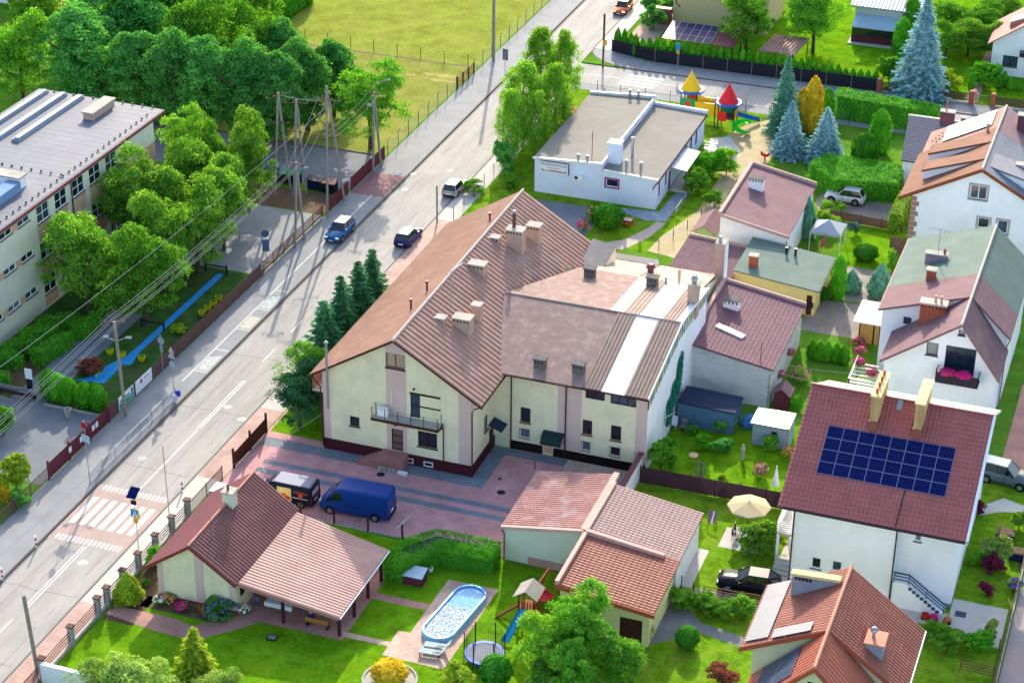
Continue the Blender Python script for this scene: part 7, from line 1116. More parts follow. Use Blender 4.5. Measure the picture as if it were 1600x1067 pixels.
sign('yellow and blue stop sign by the far hedge', *G(1058, 110)[:2], 3.4, [('tallr', 3.0, .4, '#2a86c0', (-.2, -1), '#8d9aa6'), ('square', 2.35, .22, '#d6a01a', (-.2, -1), '#8d9aa6')]); sign('grey sign back on the far left pavement', *G(789, 122)[:2], 3.6, [('tallr', 3.0, .55, '#7d8290', (.2, 1), '#6f7688')]); sign('small yellow sign on the junction pole', -18.0, 94.3, 4.2, [('square', 3.4, .35, '#d09a2a', (1, -.6), '#d09a2a')]); sign('grey pedestal sign column on the school drive', -33.6, 31, 3.2, [('round', 2.9, .4, '#4a5a78', (.6, -1), '#4a5a78'), ('tallr', 1.6, .5, '#4a6488', (.6, -1), '#4a6488')])
for i, (px, py, lab) in enumerate(((57, 855, 'white and red bollard on the left pavement by crossing'), (4, 905, 'white and red bollard at the left image edge'), (285, 768, 'white and red bollard by the right pavement'))):
    p = G(px, py); o = thing('bollard', lab, 'bollard', (p[0], p[1], 0), group='white and red bollards')
    for j in range(5): MB().lathe((p[0], p[1], .22*j), [(.07, 0), (.07, .22)], 10).obj('band', mat('bollard_red', '#b01c28', var=.05) if j in (1, 3) else WHITE, o)
# banners on the school fence
for i, (px0, px1, cols, lab) in enumerate(((194, 211, ('#d9e0de', '#3f9a8a'), 'green and white banner on school fence'), (214, 232, ('#dfe2ea', '#c92a3a'), 'white banner with red mark on school fence'))):
    y0, y1 = ((-1.0, 1.6), (2.0, 4.9))[i]; o = thing('banner', lab, 'banner', (-32.25, y0, 0)); MB().box(-32.33, y0, .25, -32.29, y1, 1.5).obj('sheet', mat('banner_%d' % i, cols[0], var=.05), o)
    if i == 0: MB().box(-32.287, y0+.1, .3, -32.28, y1-.5, .85).obj('print', mat('banner_green', '#3f9a7f', var=.3, scale=3), o); MB().box(-32.287, y1-.45, .3, -32.28, y1-.1, 1.4).obj('print', mat('banner_teal', '#2f8fa0', var=.2), o); MB().box(-32.287, y0+.2, .95, -32.28, y1-.7, 1.1).obj('print', mat('banner_navy', '#3a5a6e', var=.2), o)
    else: MB().tube([(-32.287, y0+1.0, 1.12), (-32.28, y0+1.0, 1.12)], .2, 12).obj('print', mat('banner_red', '#b52a3a'), o); MB().box(-32.287, y0+1.5, 1.1, -32.28, y0+2.3, 1.2).obj('print', mat('banner_red', '#b52a3a'), o)
for i, y in enumerate((-9.4, -7.6, -5.6, -5.0)): o = MB().box(-32.3, y, .75, -32.28, y+.42, 1.25).obj('notice', PLATE, base=(-32.3, y, 0)); tag(o, nth(i)+' white notice sheet from the left on the school gate', 'notice', 'notices on the school gate')
for i, (px, py) in enumerate(((316, 493), (325, 485), (334, 478), (342, 470), (172, 553), (191, 558), (222, 564))):
    p = G(px, py); o = thing('flower_pot', (nth(i)+' yellow flower pot from the near end of the fence row' if i < 4 else ('left', 'middle', 'right')[i-4]+' yellow flower pot by the play path crossing'), 'pot', (p[0], p[1], 0), group='yellow flower pots'); MB().lathe((p[0], p[1], .0), [(.24, 0), (.34, .25), (.36, .5), (.3, .5), (.28, .42)], 12).obj('pot', mat('yellow_pot', '#dcc21a', var=.08), o); MB().lathe((p[0], p[1], .4), [(.28, 0), (.3, .12), (.12, .22)], 8).obj('soil_plant', LF['mid'], o)
for i, (x, y) in enumerate(((-36.4, 13.8), (-36.3, 26.6))):
    o = thing('play_hurdle', ('near', 'far')[i]+' dark timber hurdle across the blue play path', 'play frame', (x, y, 0)); MB().box(x-1.9, y-.06, .7, x+.6, y+.06, .82).obj('beam', FDK, o); [MB().box(q-.07, y-.07, 0, q+.07, y+.07, 1.0).obj('post', FDK, o) for q in (x-1.8, x+.5)]
# ------------------------------------------------------------------ play equipment, pool, garden things
def C(hexc, n=None, **k): return mat('paint_'+hexc[1:], hexc, rough=.45, var=.04, **k)
o = thing('play_castle', 'colourful plastic play castle with yellow and red cone roofs and slides', 'playground', (-1.5, 82, 0))
def tower(cx, cy, roofc, w=1.15):
    for sx in (-1, 1):
        for sy in (-1, 1): pipe(o, 'tower_post', [(cx+sx*w*.8, cy+sy*w*.8, 0), (cx+sx*w*.8, cy+sy*w*.8, 3.1)], .07, C('#2b2436'))
    MB().box(cx-w*.8, cy-w*.8, 1.2, cx+w*.8, cy+w*.8, 1.3).obj('deck', C('#7a5a48'), o); r = MB().lathe((cx, cy, 3.0), [(w*1.15, 0), (w*1.0, .18), (.06, 2.2), (.02, 2.5)], 14).obj('cone_roof', C(roofc), o); MB().lathe((cx, cy, 2.86), [(w*1.35, 0), (w*1.42, .1), (w*1.35, .24), (w*1.1, .24)], 14).obj('roof_rim', C('#2a62b0'), r)
tower(-4.2, 84.0, '#e8b82a'); tower(.9, 81.6, '#d92a38')
MB().box(-5.1, 83.0, 1.3, -3.3, 83.08, 2.2).obj('side_panel', C('#1f9a60'), o); MB().box(-4.6, 82.95, 1.3, -3.9, 82.99, 1.9).obj('window_panel', C('#d94a38'), o); MB().box(-4.9, 84.9, 1.3, -3.5, 84.97, 2.9).obj('side_panel', C('#e06a2a'), o)
MB().box(-3.2, 83.2, .9, -.1, 83.3, 2.6).box(-3.2, 82.2, .9, -.1, 82.3, 2.3).obj('bridge_wall', C('#e6b224'), o); MB().box(-3.2, 82.3, .9, -.1, 83.2, 1.0).obj('bridge_deck', C('#7a5a48'), o)
MB().box(0.0, 80.6, 1.0, .95, 80.66, 2.1).obj('side_panel', C('#d92a28'), o); MB().box(1.83, 80.9, 1.2, 1.9, 82.4, 2.3).obj('side_panel', C('#d98a1f'), o); MB().box(.1, 82.5, 1.3, 1.8, 82.56, 2.8).obj('side_panel', C('#1f8a5a'), o)
s = MB(); s.quad((1.8, 82.0, 1.3), (1.8, 82.6, 1.3), (4.1, 84.4, .25), (4.3, 83.7, .25)); s.quad((1.8, 82.0, 1.3), (4.3, 83.7, .25), (4.3, 83.7, .5), (1.8, 82.0, 1.6)).quad((1.8, 82.6, 1.3), (4.1, 84.4, .25), (4.1, 84.4, .5), (1.8, 82.6, 1.6)); s.obj('straight_slide', C('#2a6fc0'), o)
s = MB(); pts = []
for i in range(19): t = i/18; a = -.6+t*2*PI*1.15; pts.append((2.9+.75*math.cos(a), 80.2+.75*math.sin(a), 1.5-1.35*t, a))
for p, q in zip(pts[:-1], pts[1:]):
    f = lambda P_, r, dz: (P_[0]+r*math.cos(P_[3]), P_[1]+r*math.sin(P_[3]), P_[2]+dz)
    s.quad(f(p, -.3, 0), f(p, .3, 0), f(q, .3, 0), f(q, -.3, 0)).quad(f(p, .3, 0), f(p, .34, .28), f(q, .34, .28), f(q, .3, 0)).quad(f(p, -.3, 0), f(p, -.34, .22), f(q, -.34, .22), f(q, -.3, 0))
s.obj('spiral_slide', C('#22c83a'), o)
pl_ = pipe(o, 'palm_stem', [(-.5, 81.0, 0), (-.5, 81.0, 3.5)], .07, C('#2b2436'))
for j in range(6): a = j*PI/3; MB().quad((-.5, 81, 3.5), (-.5+.45*math.cos(a-.25), 81+.45*math.sin(a-.25), 3.62), (-.5+.75*math.cos(a), 81+.75*math.sin(a), 3.35), (-.5+.45*math.cos(a+.25), 81+.45*math.sin(a+.25), 3.62)).obj('palm_leaf', C('#2fb08a'), pl_)
o = thing('swing_frame', 'blue steel swing frame on the lawn behind the nursery', 'swing', (-11, 81, 0))
for x in (-13.5, -7.2): pipe(o, 'leg', [(x, 79.6, 0), (x, 80.4, 2.2)], .05, C('#3a6aa8')); pipe(o, 'leg', [(x, 81.2, 0), (x, 80.4, 2.2)], .05, C('#3a6aa8'))
pipe(o, 'beam', [(-13.5, 80.4, 2.2), (-7.2, 80.4, 2.2)], .05, C('#3a6aa8'))
for x in (-12, -9.5): [pipe(o, 'chain', [(x+d, 80.4, 2.2), (x+d, 80.4, .5)], .012, GALV, 4) for d in (-.22, .22)]; MB().box(x-.25, 80.25, .46, x+.25, 80.55, .51).obj('swing_seat', C('#2a62b0'), o)
p = G(893, 192); o = thing('playhouse', 'small playhouse with red pitched roof behind birches', 'playhouse', (p[0], p[1], 0)); MB().box(p[0]-.7, p[1]-.7, 0, p[0]+.7, p[1]+.7, 1.3).obj('body', C('#3b2a35'), o)
for sx in (-1, 1): MB().prism([(p[0]+sx*.95, p[1]-.9), (p[0]+sx*.95, p[1]+.9), (p[0], p[1]+.9), (p[0], p[1]-.9)], [1.2, 1.2, 1.75, 1.75], [1.28, 1.28, 1.83, 1.83]).obj('roof_slope', C('#b5394a' if sx < 0 else '#d06a3a'), o)
p = G(980, 350); o = thing('picnic_bench', 'red and white toddler picnic bench on nursery lawn', 'bench', (p[0], p[1], 0)); MB().box(p[0]-.5, p[1]-.35, .5, p[0]+.5, p[1]+.35, .56).obj('top', C('#d8b0a8'), o); [MB().box(p[0]-.55, p[1]+d-.12, .28, p[0]+.55, p[1]+d+.12, .33).obj('seat', C('#c23a34'), o) for d in (-.65, .65)]; [MB().box(p[0]+d-.04, p[1]-.7, 0, p[0]+d+.04, p[1]+.7, .28).obj('leg', C('#c23a34'), o) for d in (-.4, .4)]
p = G(1122, 240); o = thing('roundabout', 'small purple roundabout with white rails on nursery terrace', 'roundabout', (p[0]+1, p[1], 0)); MB().lathe((p[0]+1, p[1], 0), [(.2, 0), (.2, .25), (.8, .25), (.8, .35)], 14).obj('platform', C('#5a3a9a'), o); [pipe(o, 'handrail', [(p[0]+1+.7*math.cos(a), p[1]+.7*math.sin(a), .3), (p[0]+1+.7*math.cos(a), p[1]+.7*math.sin(a), .9), (p[0]+1, p[1], .9)], .025, WHITE, 5) for a in np.arange(0, 6, PI/3)]
o = thing('frame_bench', 'open steel frame bench beside the purple roundabout', 'bench', (p[0]-.9, p[1], 0)); [pipe(o, 'frame', [(p[0]-1.7, p[1]+d, 0), (p[0]-1.7, p[1]+d, 1.0), (p[0]-.2, p[1]+d, 1.0), (p[0]-.2, p[1]+d, 0)], .04, GALV) for d in (-.4, .4)]; MB().box(p[0]-1.7, p[1]-.4, .42, p[0]-.2, p[1]+.4, .47).obj('seat', C('#b5b0ac'), o)
p = G(1195, 250); o = thing('rocker_toy', 'red rocking toy at the edge of sandy playground', 'toy', (p[0], p[1], 0)); loft(MB(), [[(p[0]-.5+.25*i, p[1]+.18*math.cos(a), .55+.1*(i-2)**2*.6+.22*math.sin(a)) for a in np.arange(0, 6.2, PI/3)] for i in range(5)]).obj('body', C('#c22a30'), o); pipe(o, 'spring', [(p[0], p[1], 0), (p[0], p[1], .4)], .08, BLK)
# pool
cx, cy, ang = 5.62, -18.55, rad(-6.5); ca, sa = math.cos(ang), math.sin(ang)
def oval(hw, hl, n=16):
    q = [(hw*math.cos(t), hl-hw+hw*math.sin(t)) for t in np.linspace(0, PI, n)]+[(hw*math.cos(t), -hl+hw+hw*math.sin(t)) for t in np.linspace(PI, 2*PI, n)]; return [(cx+x*ca-y*sa, cy+x*sa+y*ca) for x, y in q]
o = thing('swimming_pool', 'oval garden pool with pale blue rim and white bubble cover', 'pool', (cx, cy, 0)); A_, B_, D_ = oval(1.35, 3.75), oval(1.28, 3.68), oval(1.12, 3.52); mb = MB(); n = len(A_)
for i in range(n): j = (i+1) % n; mb.quad((*A_[i], 0), (*A_[j], 0), (*B_[j], .42), (*B_[i], .42)).quad((*B_[i], .42), (*B_[j], .42), (*D_[j], .42), (*D_[i], .42)).quad((*D_[i], .42), (*D_[j], .42), (*D_[j], .05), (*D_[i], .05))
mb.obj('rim', mat('pool_rim', '#7fb9dc', rough=.4, var=.06), o); wm = mat('pool_water', '#1289c4', rough=.15, var=.15, scale=1.5, spec=.15, bump=.2, fine=5); MB().quad(*[(*p, .3) for p in D_]).obj('water', wm, o)
cov = [p for p in oval(1.08, 3.45)]; lim = lambda p: (p[0]-cx)*-sa+(p[1]-cy)*ca
low = [p for p in cov if lim(p) < 1.1]
mb = MB(); cm_ = [mat('cover_'+str(i), c, rough=.3, var=.15, scale=8) for i, c in enumerate(('#dfe6ea', '#b9d0da', '#d8c2cc'))]; parts_ = [MB(), MB(), MB()]
for i in range(3000):
    p = np.array((NR.uniform(-1.1, 1.1), NR.uniform(-3.5, 1.5))); yy = p[1]; r_in = 1.06
    if yy < -2.4 and math.hypot(p[0], yy+2.4) > r_in: continue
    if abs(p[0]) > r_in or (NR.uniform() < np.clip((yy-.1)/1.0, 0, 1)+.08) or yy > 1.3: continue
    x, y = cx+p[0]*ca-p[1]*sa, cy+p[0]*sa+p[1]*ca; s_ = .045; t = NR.uniform(0, 3); c_, d_ = s_*math.cos(t), s_*math.sin(t); z = .312+NR.uniform(0, .02); tl = NR.normal()*.02
    parts_[int(NR.choice(3, p=[.62, .23, .15]))].quad((x-c_, y-d_, z), (x+d_, y-c_, z+tl), (x+c_, y+d_, z+tl), (x-d_, y+c_, z))
for i in range(3): q = parts_[i].obj('bubble_cover', cm_[i], o); q['kind'] = 'stuff'
# trampoline
p = G(757, 1030); tx, ty = p[0], p[1]; o = thing('trampoline', 'round trampoline with tall dark safety net on the lawn', 'trampoline', (tx, ty, 0)); MB().lathe((tx, ty, .6), [(1.15, 0), (1.15, .02)], 24).obj('jump_mat', mat('trampoline_mat', '#8d8f99', var=.05), o)
mb = MB(); 
for i in range(24): a, b = 2*PI*i/24, 2*PI*(i+1)/24; f = lambda r, t, z: (tx+r*math.cos(t), ty+r*math.sin(t), z); mb.quad(f(1.12, a, .64), f(1.45, a, .64), f(1.45, b, .64), f(1.12, b, .64)).quad(f(1.45, a, .64), f(1.47, a, .5), f(1.47, b, .5), f(1.45, b, .64))
mb.obj('edge_pad', C('#3f62b5'), o); net = MB()
for i in range(48): a = 2*PI*i/48; net.tube([f(1.35, a, .66), f(1.35, a, 2.35)], .006, 3, False)
for z in np.linspace(.75, 2.35, 15): net.tube([f(1.35, 2*PI*i/24, z) for i in range(25)], .006, 3, False)
net.obj('safety_net', mat('net_black', '#20222a'), o)
for i in range(6): a = 2*PI*i/6+.3; pipe(o, 'net_post', [f(1.47, a, .1), f(1.45, a, 2.4)], .045, BLK); pipe(o, 'leg', [f(1.4, a, .6), f(1.5, a+.1, 0)], .03, GALV)
# wooden play tower with slide
p = G(826, 968); px_, py_ = p[0], p[1]; o = thing('play_tower', 'wooden play tower with grey roof, blue slide and red nest swing', 'play tower', (px_, py_, 0)); WD = mat('play_timber', '#8d5238', var=.15, scale=3)
for sx in (-.6, .6):
    for sy in (-.6, .6): MB().box(px_+sx-.06, py_+sy-.06, 0, px_+sx+.06, py_+sy+.06, 2.6).obj('post', WD, o)
MB().box(px_-.65, py_-.65, 1.25, px_+.65, py_+.65, 1.33).obj('deck', WD, o)
for j in range(6): MB().box(px_-.6+.22*j, py_-.66, 1.33, px_-.5+.22*j, py_-.62, 2.0).obj('slat', WD, o); MB().box(px_+.62, py_-.6+.22*j, 1.33, px_+.66, py_-.5+.22*j, 2.0).obj('slat', WD, o)
for sx in (-1, 1): MB().prism([(px_+sx*.95, py_-.95), (px_+sx*.95, py_+.95), (px_, py_+.95), (px_, py_-.95)], [2.45, 2.45, 3.1, 3.1], [2.5, 2.5, 3.15, 3.15]).obj('roof_slope', mat('grey_felt_roof', '#9a948f', var=.1), o)
MB().quad((px_-.45, py_-.65, 1.35), (px_+.05, py_-.65, 1.35), (px_-.35, py_-3.4, .15), (px_-.9, py_-3.4, .15)).quad((px_-.45, py_-.65, 1.35), (px_-.9, py_-3.4, .15), (px_-.9, py_-3.4, .35), (px_-.45, py_-.65, 1.55)).quad((px_+.05, py_-.65, 1.35), (px_-.35, py_-3.4, .15), (px_-.35, py_-3.4, .35), (px_+.05, py_-.65, 1.55)).obj('slide', mat('slide_cyan', '#2fa3cf', rough=.35, var=.05), o)
pipe(o, 'ramp_beam', [(px_-.6, py_+.2, 1.25), (px_-2.4, py_-.6, 0)], .1, WD); pipe(o, 'ladder', [(px_+.65, py_-.3, 1.3), (px_+1.6, py_-.8, 0)], .06, WD); pipe(o, 'ladder', [(px_+.65, py_+.3, 1.3), (px_+1.6, py_-.2, 0)], .06, WD); [pipe(o, 'rung', [(px_+.65+.19*j, py_-.3-.1*j, 1.3-.26*j), (px_+.65+.19*j, py_+.3-.1*j, 1.3-.26*j)], .03, WD) for j in range(1, 5)]; MB().box(px_-.6, py_-.6, .1, px_+.6, py_+.6, .3).obj('sand_box', C('#7a2a30'), o)
pipe(o, 'swing_beam', [(px_+.2, py_+.6, 2.4), (px_+.4, py_+3.4, 2.5)], .08, WD); pipe(o, 'swing_leg', [(px_+.4, py_+3.4, 2.5), (px_+1.5, py_+3.2, 0)], .07, WD); pipe(o, 'swing_leg', [(px_+.4, py_+3.4, 2.5), (px_-.5, py_+3.6, 0)], .07, WD); MB().lathe((px_+.35, py_+2.2, .7), [(.75, 0), (.8, .12), (.62, .12), (.6, .02)], 16).obj('nest_ring', C('#b5252c'), o); [pipe(o, 'nest_rope', [(px_+.35+d, py_+2.2+e, .8), (px_+.3, py_+2.2, 2.45)], .015, C('#b5252c'), 4) for d in (-.6, .6) for e in (-.3, .3)]
# sun loungers
for i, (px, py) in enumerate(((676, 1024), (684, 1014))):
    q = G(px, py); o = thing('sun_lounger', ('nearer', 'farther')[i]+' grey sun lounger beside the pool', 'lounger', (q[0], q[1], .02), rad(6), 'sun loungers beside the pool', local=True); MB().box(-1.0, -.3, .3, .55, .3, .35).obj('bed', mat('lounger_mesh', '#9fb0b5', var=.08), o); MB().quad((.55, -.3, .33), (.55, .3, .33), (1.0, .3, .85), (1.0, -.3, .85)).quad((1.02, -.3, .83), (1.02, .3, .83), (.57, .3, .31), (.57, -.3, .31)).obj('backrest', mat('lounger_mesh', '#9fb0b5'), o); [MB().box(x-.03, y-.03, 0, x+.03, y+.03, .3).obj('leg', DARKMET, o) for x in (-.9, .5) for y in (-.27, .27)]; [pipe(o, 'armrest', [(.1, s*.32, .3), (.1, s*.32, .55), (.55, s*.32, .55)], .025, DARKMET) for s in (-1, 1)]
p = G(646, 908); o = thing('cold_frame', 'maroon box with tilted glass lid beside the hedge', 'cold frame', (p[0], p[1], 0)); MB().prism([(p[0]-.9, p[1]-.55), (p[0]+.9, p[1]-.55), (p[0]+.9, p[1]+.55), (p[0]-.9, p[1]+.55)], 0, [.75, .75, 1.0, 1.0]).obj('body', mat('maroon_board', '#5d3038'), o); MB().prism([(p[0]-.95, p[1]-.6), (p[0]+.95, p[1]-.6), (p[0]+.95, p[1]+.6), (p[0]-.95, p[1]+.6)], [.76, .76, 1.02, 1.02], [.82, .82, 1.08, 1.08]).obj('lid', mat('lid_glass', '#b9c9d6', rough=.15, var=.1), o)
p = G(664, 888); o = thing('blue_barrel', 'low blue tub beside the cold frame', 'tub', (p[0], p[1], 0)); MB().lathe((p[0], p[1], 0), [(.35, 0), (.42, .5), (.38, .5), (.34, .3)], 14).obj('tub', C('#2f6fb5'), o); p = G(673, 892); o = thing('white_bucket', 'white bucket on the lawn beside the hedge', 'bucket', (p[0], p[1], 0)); MB().lathe((p[0], p[1], 0), [(.18, 0), (.22, .38), (.2, .38), (.17, .1)], 12).obj('pail', WHITE, o)
# under the canopy
bx_, by_ = -3.3, -23.3
o = thing('garden_bench', 'wooden bench with dark frame under the canopy', 'bench', (bx_, by_, 0)); WB = mat('bench_timber', '#a5713a', var=.12); MB().box(bx_-.9, by_-.25, .42, bx_+.9, by_+.2, .47).obj('seat', WB, o); MB().box(bx_-.9, by_-.33, .55, bx_+.9, by_-.28, .88).obj('backrest', WB, o); [MB().box(bx_+d-.04, by_-.32, 0, bx_+d+.04, by_+.2, .42).obj('leg', DARKMET, o) for d in (-.8, .8)]
def person_mesh():
    me = bpy.data.meshes.new('body'); J = [((0, 0, .52), .15), ((0, -.02, .72), .15), ((0, -.03, .95), .17), ((0, -.01, 1.08), .07), ((0, .02, 1.16), .085), ((0, .03, 1.27), .09), ((.19, -.03, .98), .065), ((.25, .08, .74), .05), ((.16, .28, .66), .04), ((-.19, -.03, .98), .065), ((-.25, .08, .74), .05), ((-.16, .28, .66), .04), ((.1, .02, .5), .1), ((.12, .42, .5), .075), ((.12, .44, .08), .05), ((.12, .58, .05), .04), ((-.1, .02, .5), .1), ((-.12, .42, .5), .075), ((-.12, .44, .08), .05), ((-.12, .58, .05), .04)]
    E_ = [(0, 1), (1, 2), (2, 3), (3, 4), (4, 5), (2, 6), (6, 7), (7, 8), (2, 9), (9, 10), (10, 11), (0, 12), (12, 13), (13, 14), (14, 15), (0, 16), (16, 17), (17, 18), (18, 19)]
    me.from_pydata([j[0] for j in J], E_, []); t = bpy.data.objects.new('tmp', me); COL.objects.link(t); t.modifiers.new('s', 'SKIN'); t.modifiers.new('d', 'SUBSURF').levels = 1
    for v, j in zip(me.skin_vertices[0].data, J): v.radius = (j[1], j[1])
    me.skin_vertices[0].data[0].use_root = True; bpy.context.view_layer.update(); r = bpy.data.meshes.new_from_object(t.evaluated_get(bpy.context.evaluated_depsgraph_get())); bpy.data.objects.remove(t); return r
pm = person_mesh(); pm.name = 'body'; o = thing('person', 'person in a dark blue top sitting on the canopy bench seen from behind', 'person', (bx_-.62, by_, 0), local=True)
pm.materials.clear(); [pm.materials.append(m) for m in (mat('navy_shirt', '#23306a', var=.12), mat('skin', '#c99a80', var=.05), mat('dark_trousers', '#2e3038', var=.1))]
for f_ in pm.polygons: z = f_.center.z; y = f_.center.y; f_.material_index = 1 if z > 1.09 or (y > .2 and z > .58) else (2 if z < .56 else 0); f_.use_smooth = True
b_ = bpy.data.objects.new('body', pm); COL.objects.link(b_); b_.parent = o; MB().lathe((0, .02, 1.2), [(.1, 0), (.11, .08), (.08, .15), (.02, .18)], 10).obj('hair', mat('grey_hair', '#a59a90', var=.1), o, True)
o = thing('kettle_grill', 'teal kettle grill beside the canopy bench', 'grill', (-3.0, -22.3, 0)); MB().lathe((-3.0, -22.3, .65), [(.1, 0), (.3, .12), (.34, .3), (.3, .45), (.1, .55)], 14).obj('kettle', C('#2f8fb0'), o); [pipe(o, 'leg', [(-3.0+.12*math.cos(a), -22.3+.12*math.sin(a), .7), (-3.0+.3*math.cos(a), -22.3+.3*math.sin(a), 0)], .02, GALV) for a in (0, 2.1, 4.2)]
o = thing('banquet_table', 'long table with white cloth under the canopy', 'table', (-6.8, -22.4, 0)); MB().box(-7.9, -22.8, .72, -5.7, -22.0, .76).box(-7.92, -22.83, .4, -5.68, -22.8, .76).obj('tablecloth', mat('white_cloth', '#d5dde2', var=.08, scale=3), o); [MB().box(x-.04, y-.04, 0, x+.04, y+.04, .72).obj('leg', GALV, o) for x in (-7.7, -5.9) for y in (-22.7, -22.1)]
for i, (x, y) in enumerate(((-8.6, -22.9), (-5.1, -22.3), (-4.6, -21.4))):
    o = thing('folding_chair', nth(i)+' folding chair from the left under the canopy', 'chair', (x, y, 0), group='folding chairs under the canopy'); MB().box(x-.22, y-.22, .44, x+.22, y+.22, .48).obj('seat', C('#5a6a8a'), o); MB().box(x-.22, y+.2, .55, x+.22, y+.24, .95).obj('backrest', C('#5a6a8a'), o); [pipe(o, 'leg', [(x+a*.2, y+b*.2, .46), (x+a*.22, y+b*.24, 0)], .018, GALV) for a in (-1, 1) for b in (-1, 1)]
# parasols, tables, sheds' neighbours
def parasol(label, x, y, r, h, m, tilt=0):
    o = thing('parasol', label, 'parasol', (x, y, 0)); c = MB(); n = 8; rim = [(x+r*math.cos(2*PI*i/n+.2), y+r*math.sin(2*PI*i/n+.2), h-.45) for i in range(n)]
    for i in range(n): q = MB().quad((x, y, h), rim[i], rim[(i+1) % n]); a, b = rim[i], rim[(i+1) % n]; q.quad(a, b, (b[0], b[1], b[2]-.12), (a[0], a[1], a[2]-.12)); q.obj('canopy_panel', m, o); pipe(o, 'rib', [(x, y, h-.03), (rim[i][0], rim[i][1], rim[i][2]-.02)], .015, DARKMET, 4)
    pipe(o, 'pole', [(x, y, 0), (x, y, h+.12)], .035, DARKMET); MB().lathe((x, y, 0), [(.35, 0), (.35, .08), (.08, .12)], 12).obj('foot', CONC, o); return o
parasol('large beige parasol open over the garden table', 23.3, .3, 1.75, 2.7, mat('beige_canvas', '#b5a888', var=.05, scale=2))
o = thing('garden_table', 'white garden table under the beige parasol', 'table', (24.0, -.9, 0)); MB().box(23.1, -1.5, .7, 24.9, -.3, .75).obj('top', WHITE, o); [MB().box(x-.04, y-.04, 0, x+.04, y+.04, .7).obj('leg', DARKMET, o) for x in (23.2, 24.8) for y in (-1.4, -.4)]
for i, (x, y) in enumerate(((22.7, -1.3), (22.7, -.5), (23.6, -2.0))): o = thing('garden_chair', nth(i)+' dark chair at the parasol table', 'chair', (x, y, 0), group='dark chairs at the parasol table'); MB().box(x-.25, y-.25, .42, x+.25, y+.25, .47).obj('seat', DARKMET, o); MB().box(x-.27, y-.25, .47, x-.22, y+.25, 1.0).obj('backrest', DARKMET, o); [MB().box(x+a*.22-.02, y+b*.22-.02, 0, x+a*.22+.02, y+b*.22+.02, .42).obj('leg', DARKMET, o) for a in (-1, 1) for b in (-1, 1)]
o = thing('folded_parasol', 'closed white parasol in the back garden', 'parasol', (24.2, 5.9, 0)); MB().lathe((24.2, 5.9, .9), [(.1, 0), (.32, .15), (.26, .6), (.12, 1.4), (.03, 1.9)], 10).obj('folded_canopy', WHITE, o); pipe(o, 'pole', [(24.2, 5.9, 0), (24.2, 5.9, 2.9)], .03, GALV); MB().lathe((24.2, 5.9, 0), [(.6, 0), (.6, .06), (.1, .1)], 16).obj('foot', C('#1f8a6a'), o)
p = G(1083, 722); o = thing('round_table', 'small round wooden table on the back lawn', 'table', (p[0], p[1], 0)); MB().lathe((p[0], p[1], .68), [(.42, 0), (.42, .05)], 16).obj('top', mat('pale_wood', '#c9a884', var=.08), o); [pipe(o, 'leg', [(p[0]+.2*math.cos(a), p[1]+.2*math.sin(a), .7), (p[0]+.3*math.cos(a), p[1]+.3*math.sin(a), 0)], .025, WB) for a in (.3, 1.9, 3.4, 5)]
p = G(1160, 717); o = thing('garden_ornament', 'slim grey stone ornament standing on the back lawn', 'ornament', (p[0], p[1], 0)); MB().lathe((p[0], p[1], 0), [(.2, 0), (.16, .1), (.15, .9), (.2, 1.0), (.1, 1.15), (.13, 1.3), (.05, 1.45)], 10).obj('column', CONC, o)
p = G(1092, 752); o = thing('hanging_chair', 'grey wicker egg chair behind the slatted fence', 'chair', (p[0], p[1], 0)); mb = MB(); [mb.tube([(p[0]+.5*math.sin(t)*math.cos(a), p[1]+.5*math.sin(t)*math.sin(a), 1.1+.75*math.cos(t)) for t in np.linspace(.2, 2.7, 9)], .02, 4) for a in np.linspace(.2, PI-.2, 11)]; mb.obj('shell', mat('wicker', '#7d7878', var=.2), o); pipe(o, 'stand', [(p[0], p[1]+.6, 0), (p[0], p[1]+.6, 1.8), (p[0], p[1]+.1, 2.1)], .035, DARKMET); MB().lathe((p[0], p[1]+.3, 0), [(.5, 0), (.5, .04)], 16).obj('foot', DARKMET, o)
for i, (px, py) in enumerate(((1052, 668), (1068, 672))): p = G(px, py); o = thing('patio_chair', ('white', 'grey wicker')[i]+' chair by the annexe wall', 'chair', (p[0], p[1], 0)); m = (WHITE, mat('wicker', '#7d7878'))[i]; MB().box(p[0]-.3, p[1]-.3, .4, p[0]+.3, p[1]+.3, .46).obj('seat', m, o); MB().box(p[0]-.3, p[1]+.26, .46, p[0]+.3, p[1]+.32, 1.05).obj('backrest', m, o); [MB().box(p[0]+a*.26-.03, p[1]+b*.26-.03, 0, p[0]+a*.26+.03, p[1]+b*.26+.03, .4).obj('leg', m, o) for a in (-1, 1) for b in (-1, 1)]
p = G(1170, 665); o = thing('tarp_heap', 'blue tarpaulin bundle beside the grey shed', 'tarpaulin', (p[0], p[1], 0)); MB().lathe((p[0], p[1], 0), [(.7, 0), (.75, .4), (.5, .9), (.15, 1.1)], 9).obj('sheet', mat('blue_tarp', '#4f7fb5', var=.25, scale=3), o)
p = G(1037, 700); o = thing('clothes_dryer', 'white rotary clothes dryer above the annexe bush', 'clothes dryer', (p[0], p[1], 0)); pipe(o, 'mast', [(p[0], p[1], 0), (p[0], p[1], 3.4)], .03, WHITE); [pipe(o, 'arm', [(p[0], p[1], 3.0), (p[0]+.9*math.cos(a), p[1]+.9*math.sin(a), 3.6)], .02, WHITE) for a in np.arange(.3, 6.2, PI/2)]
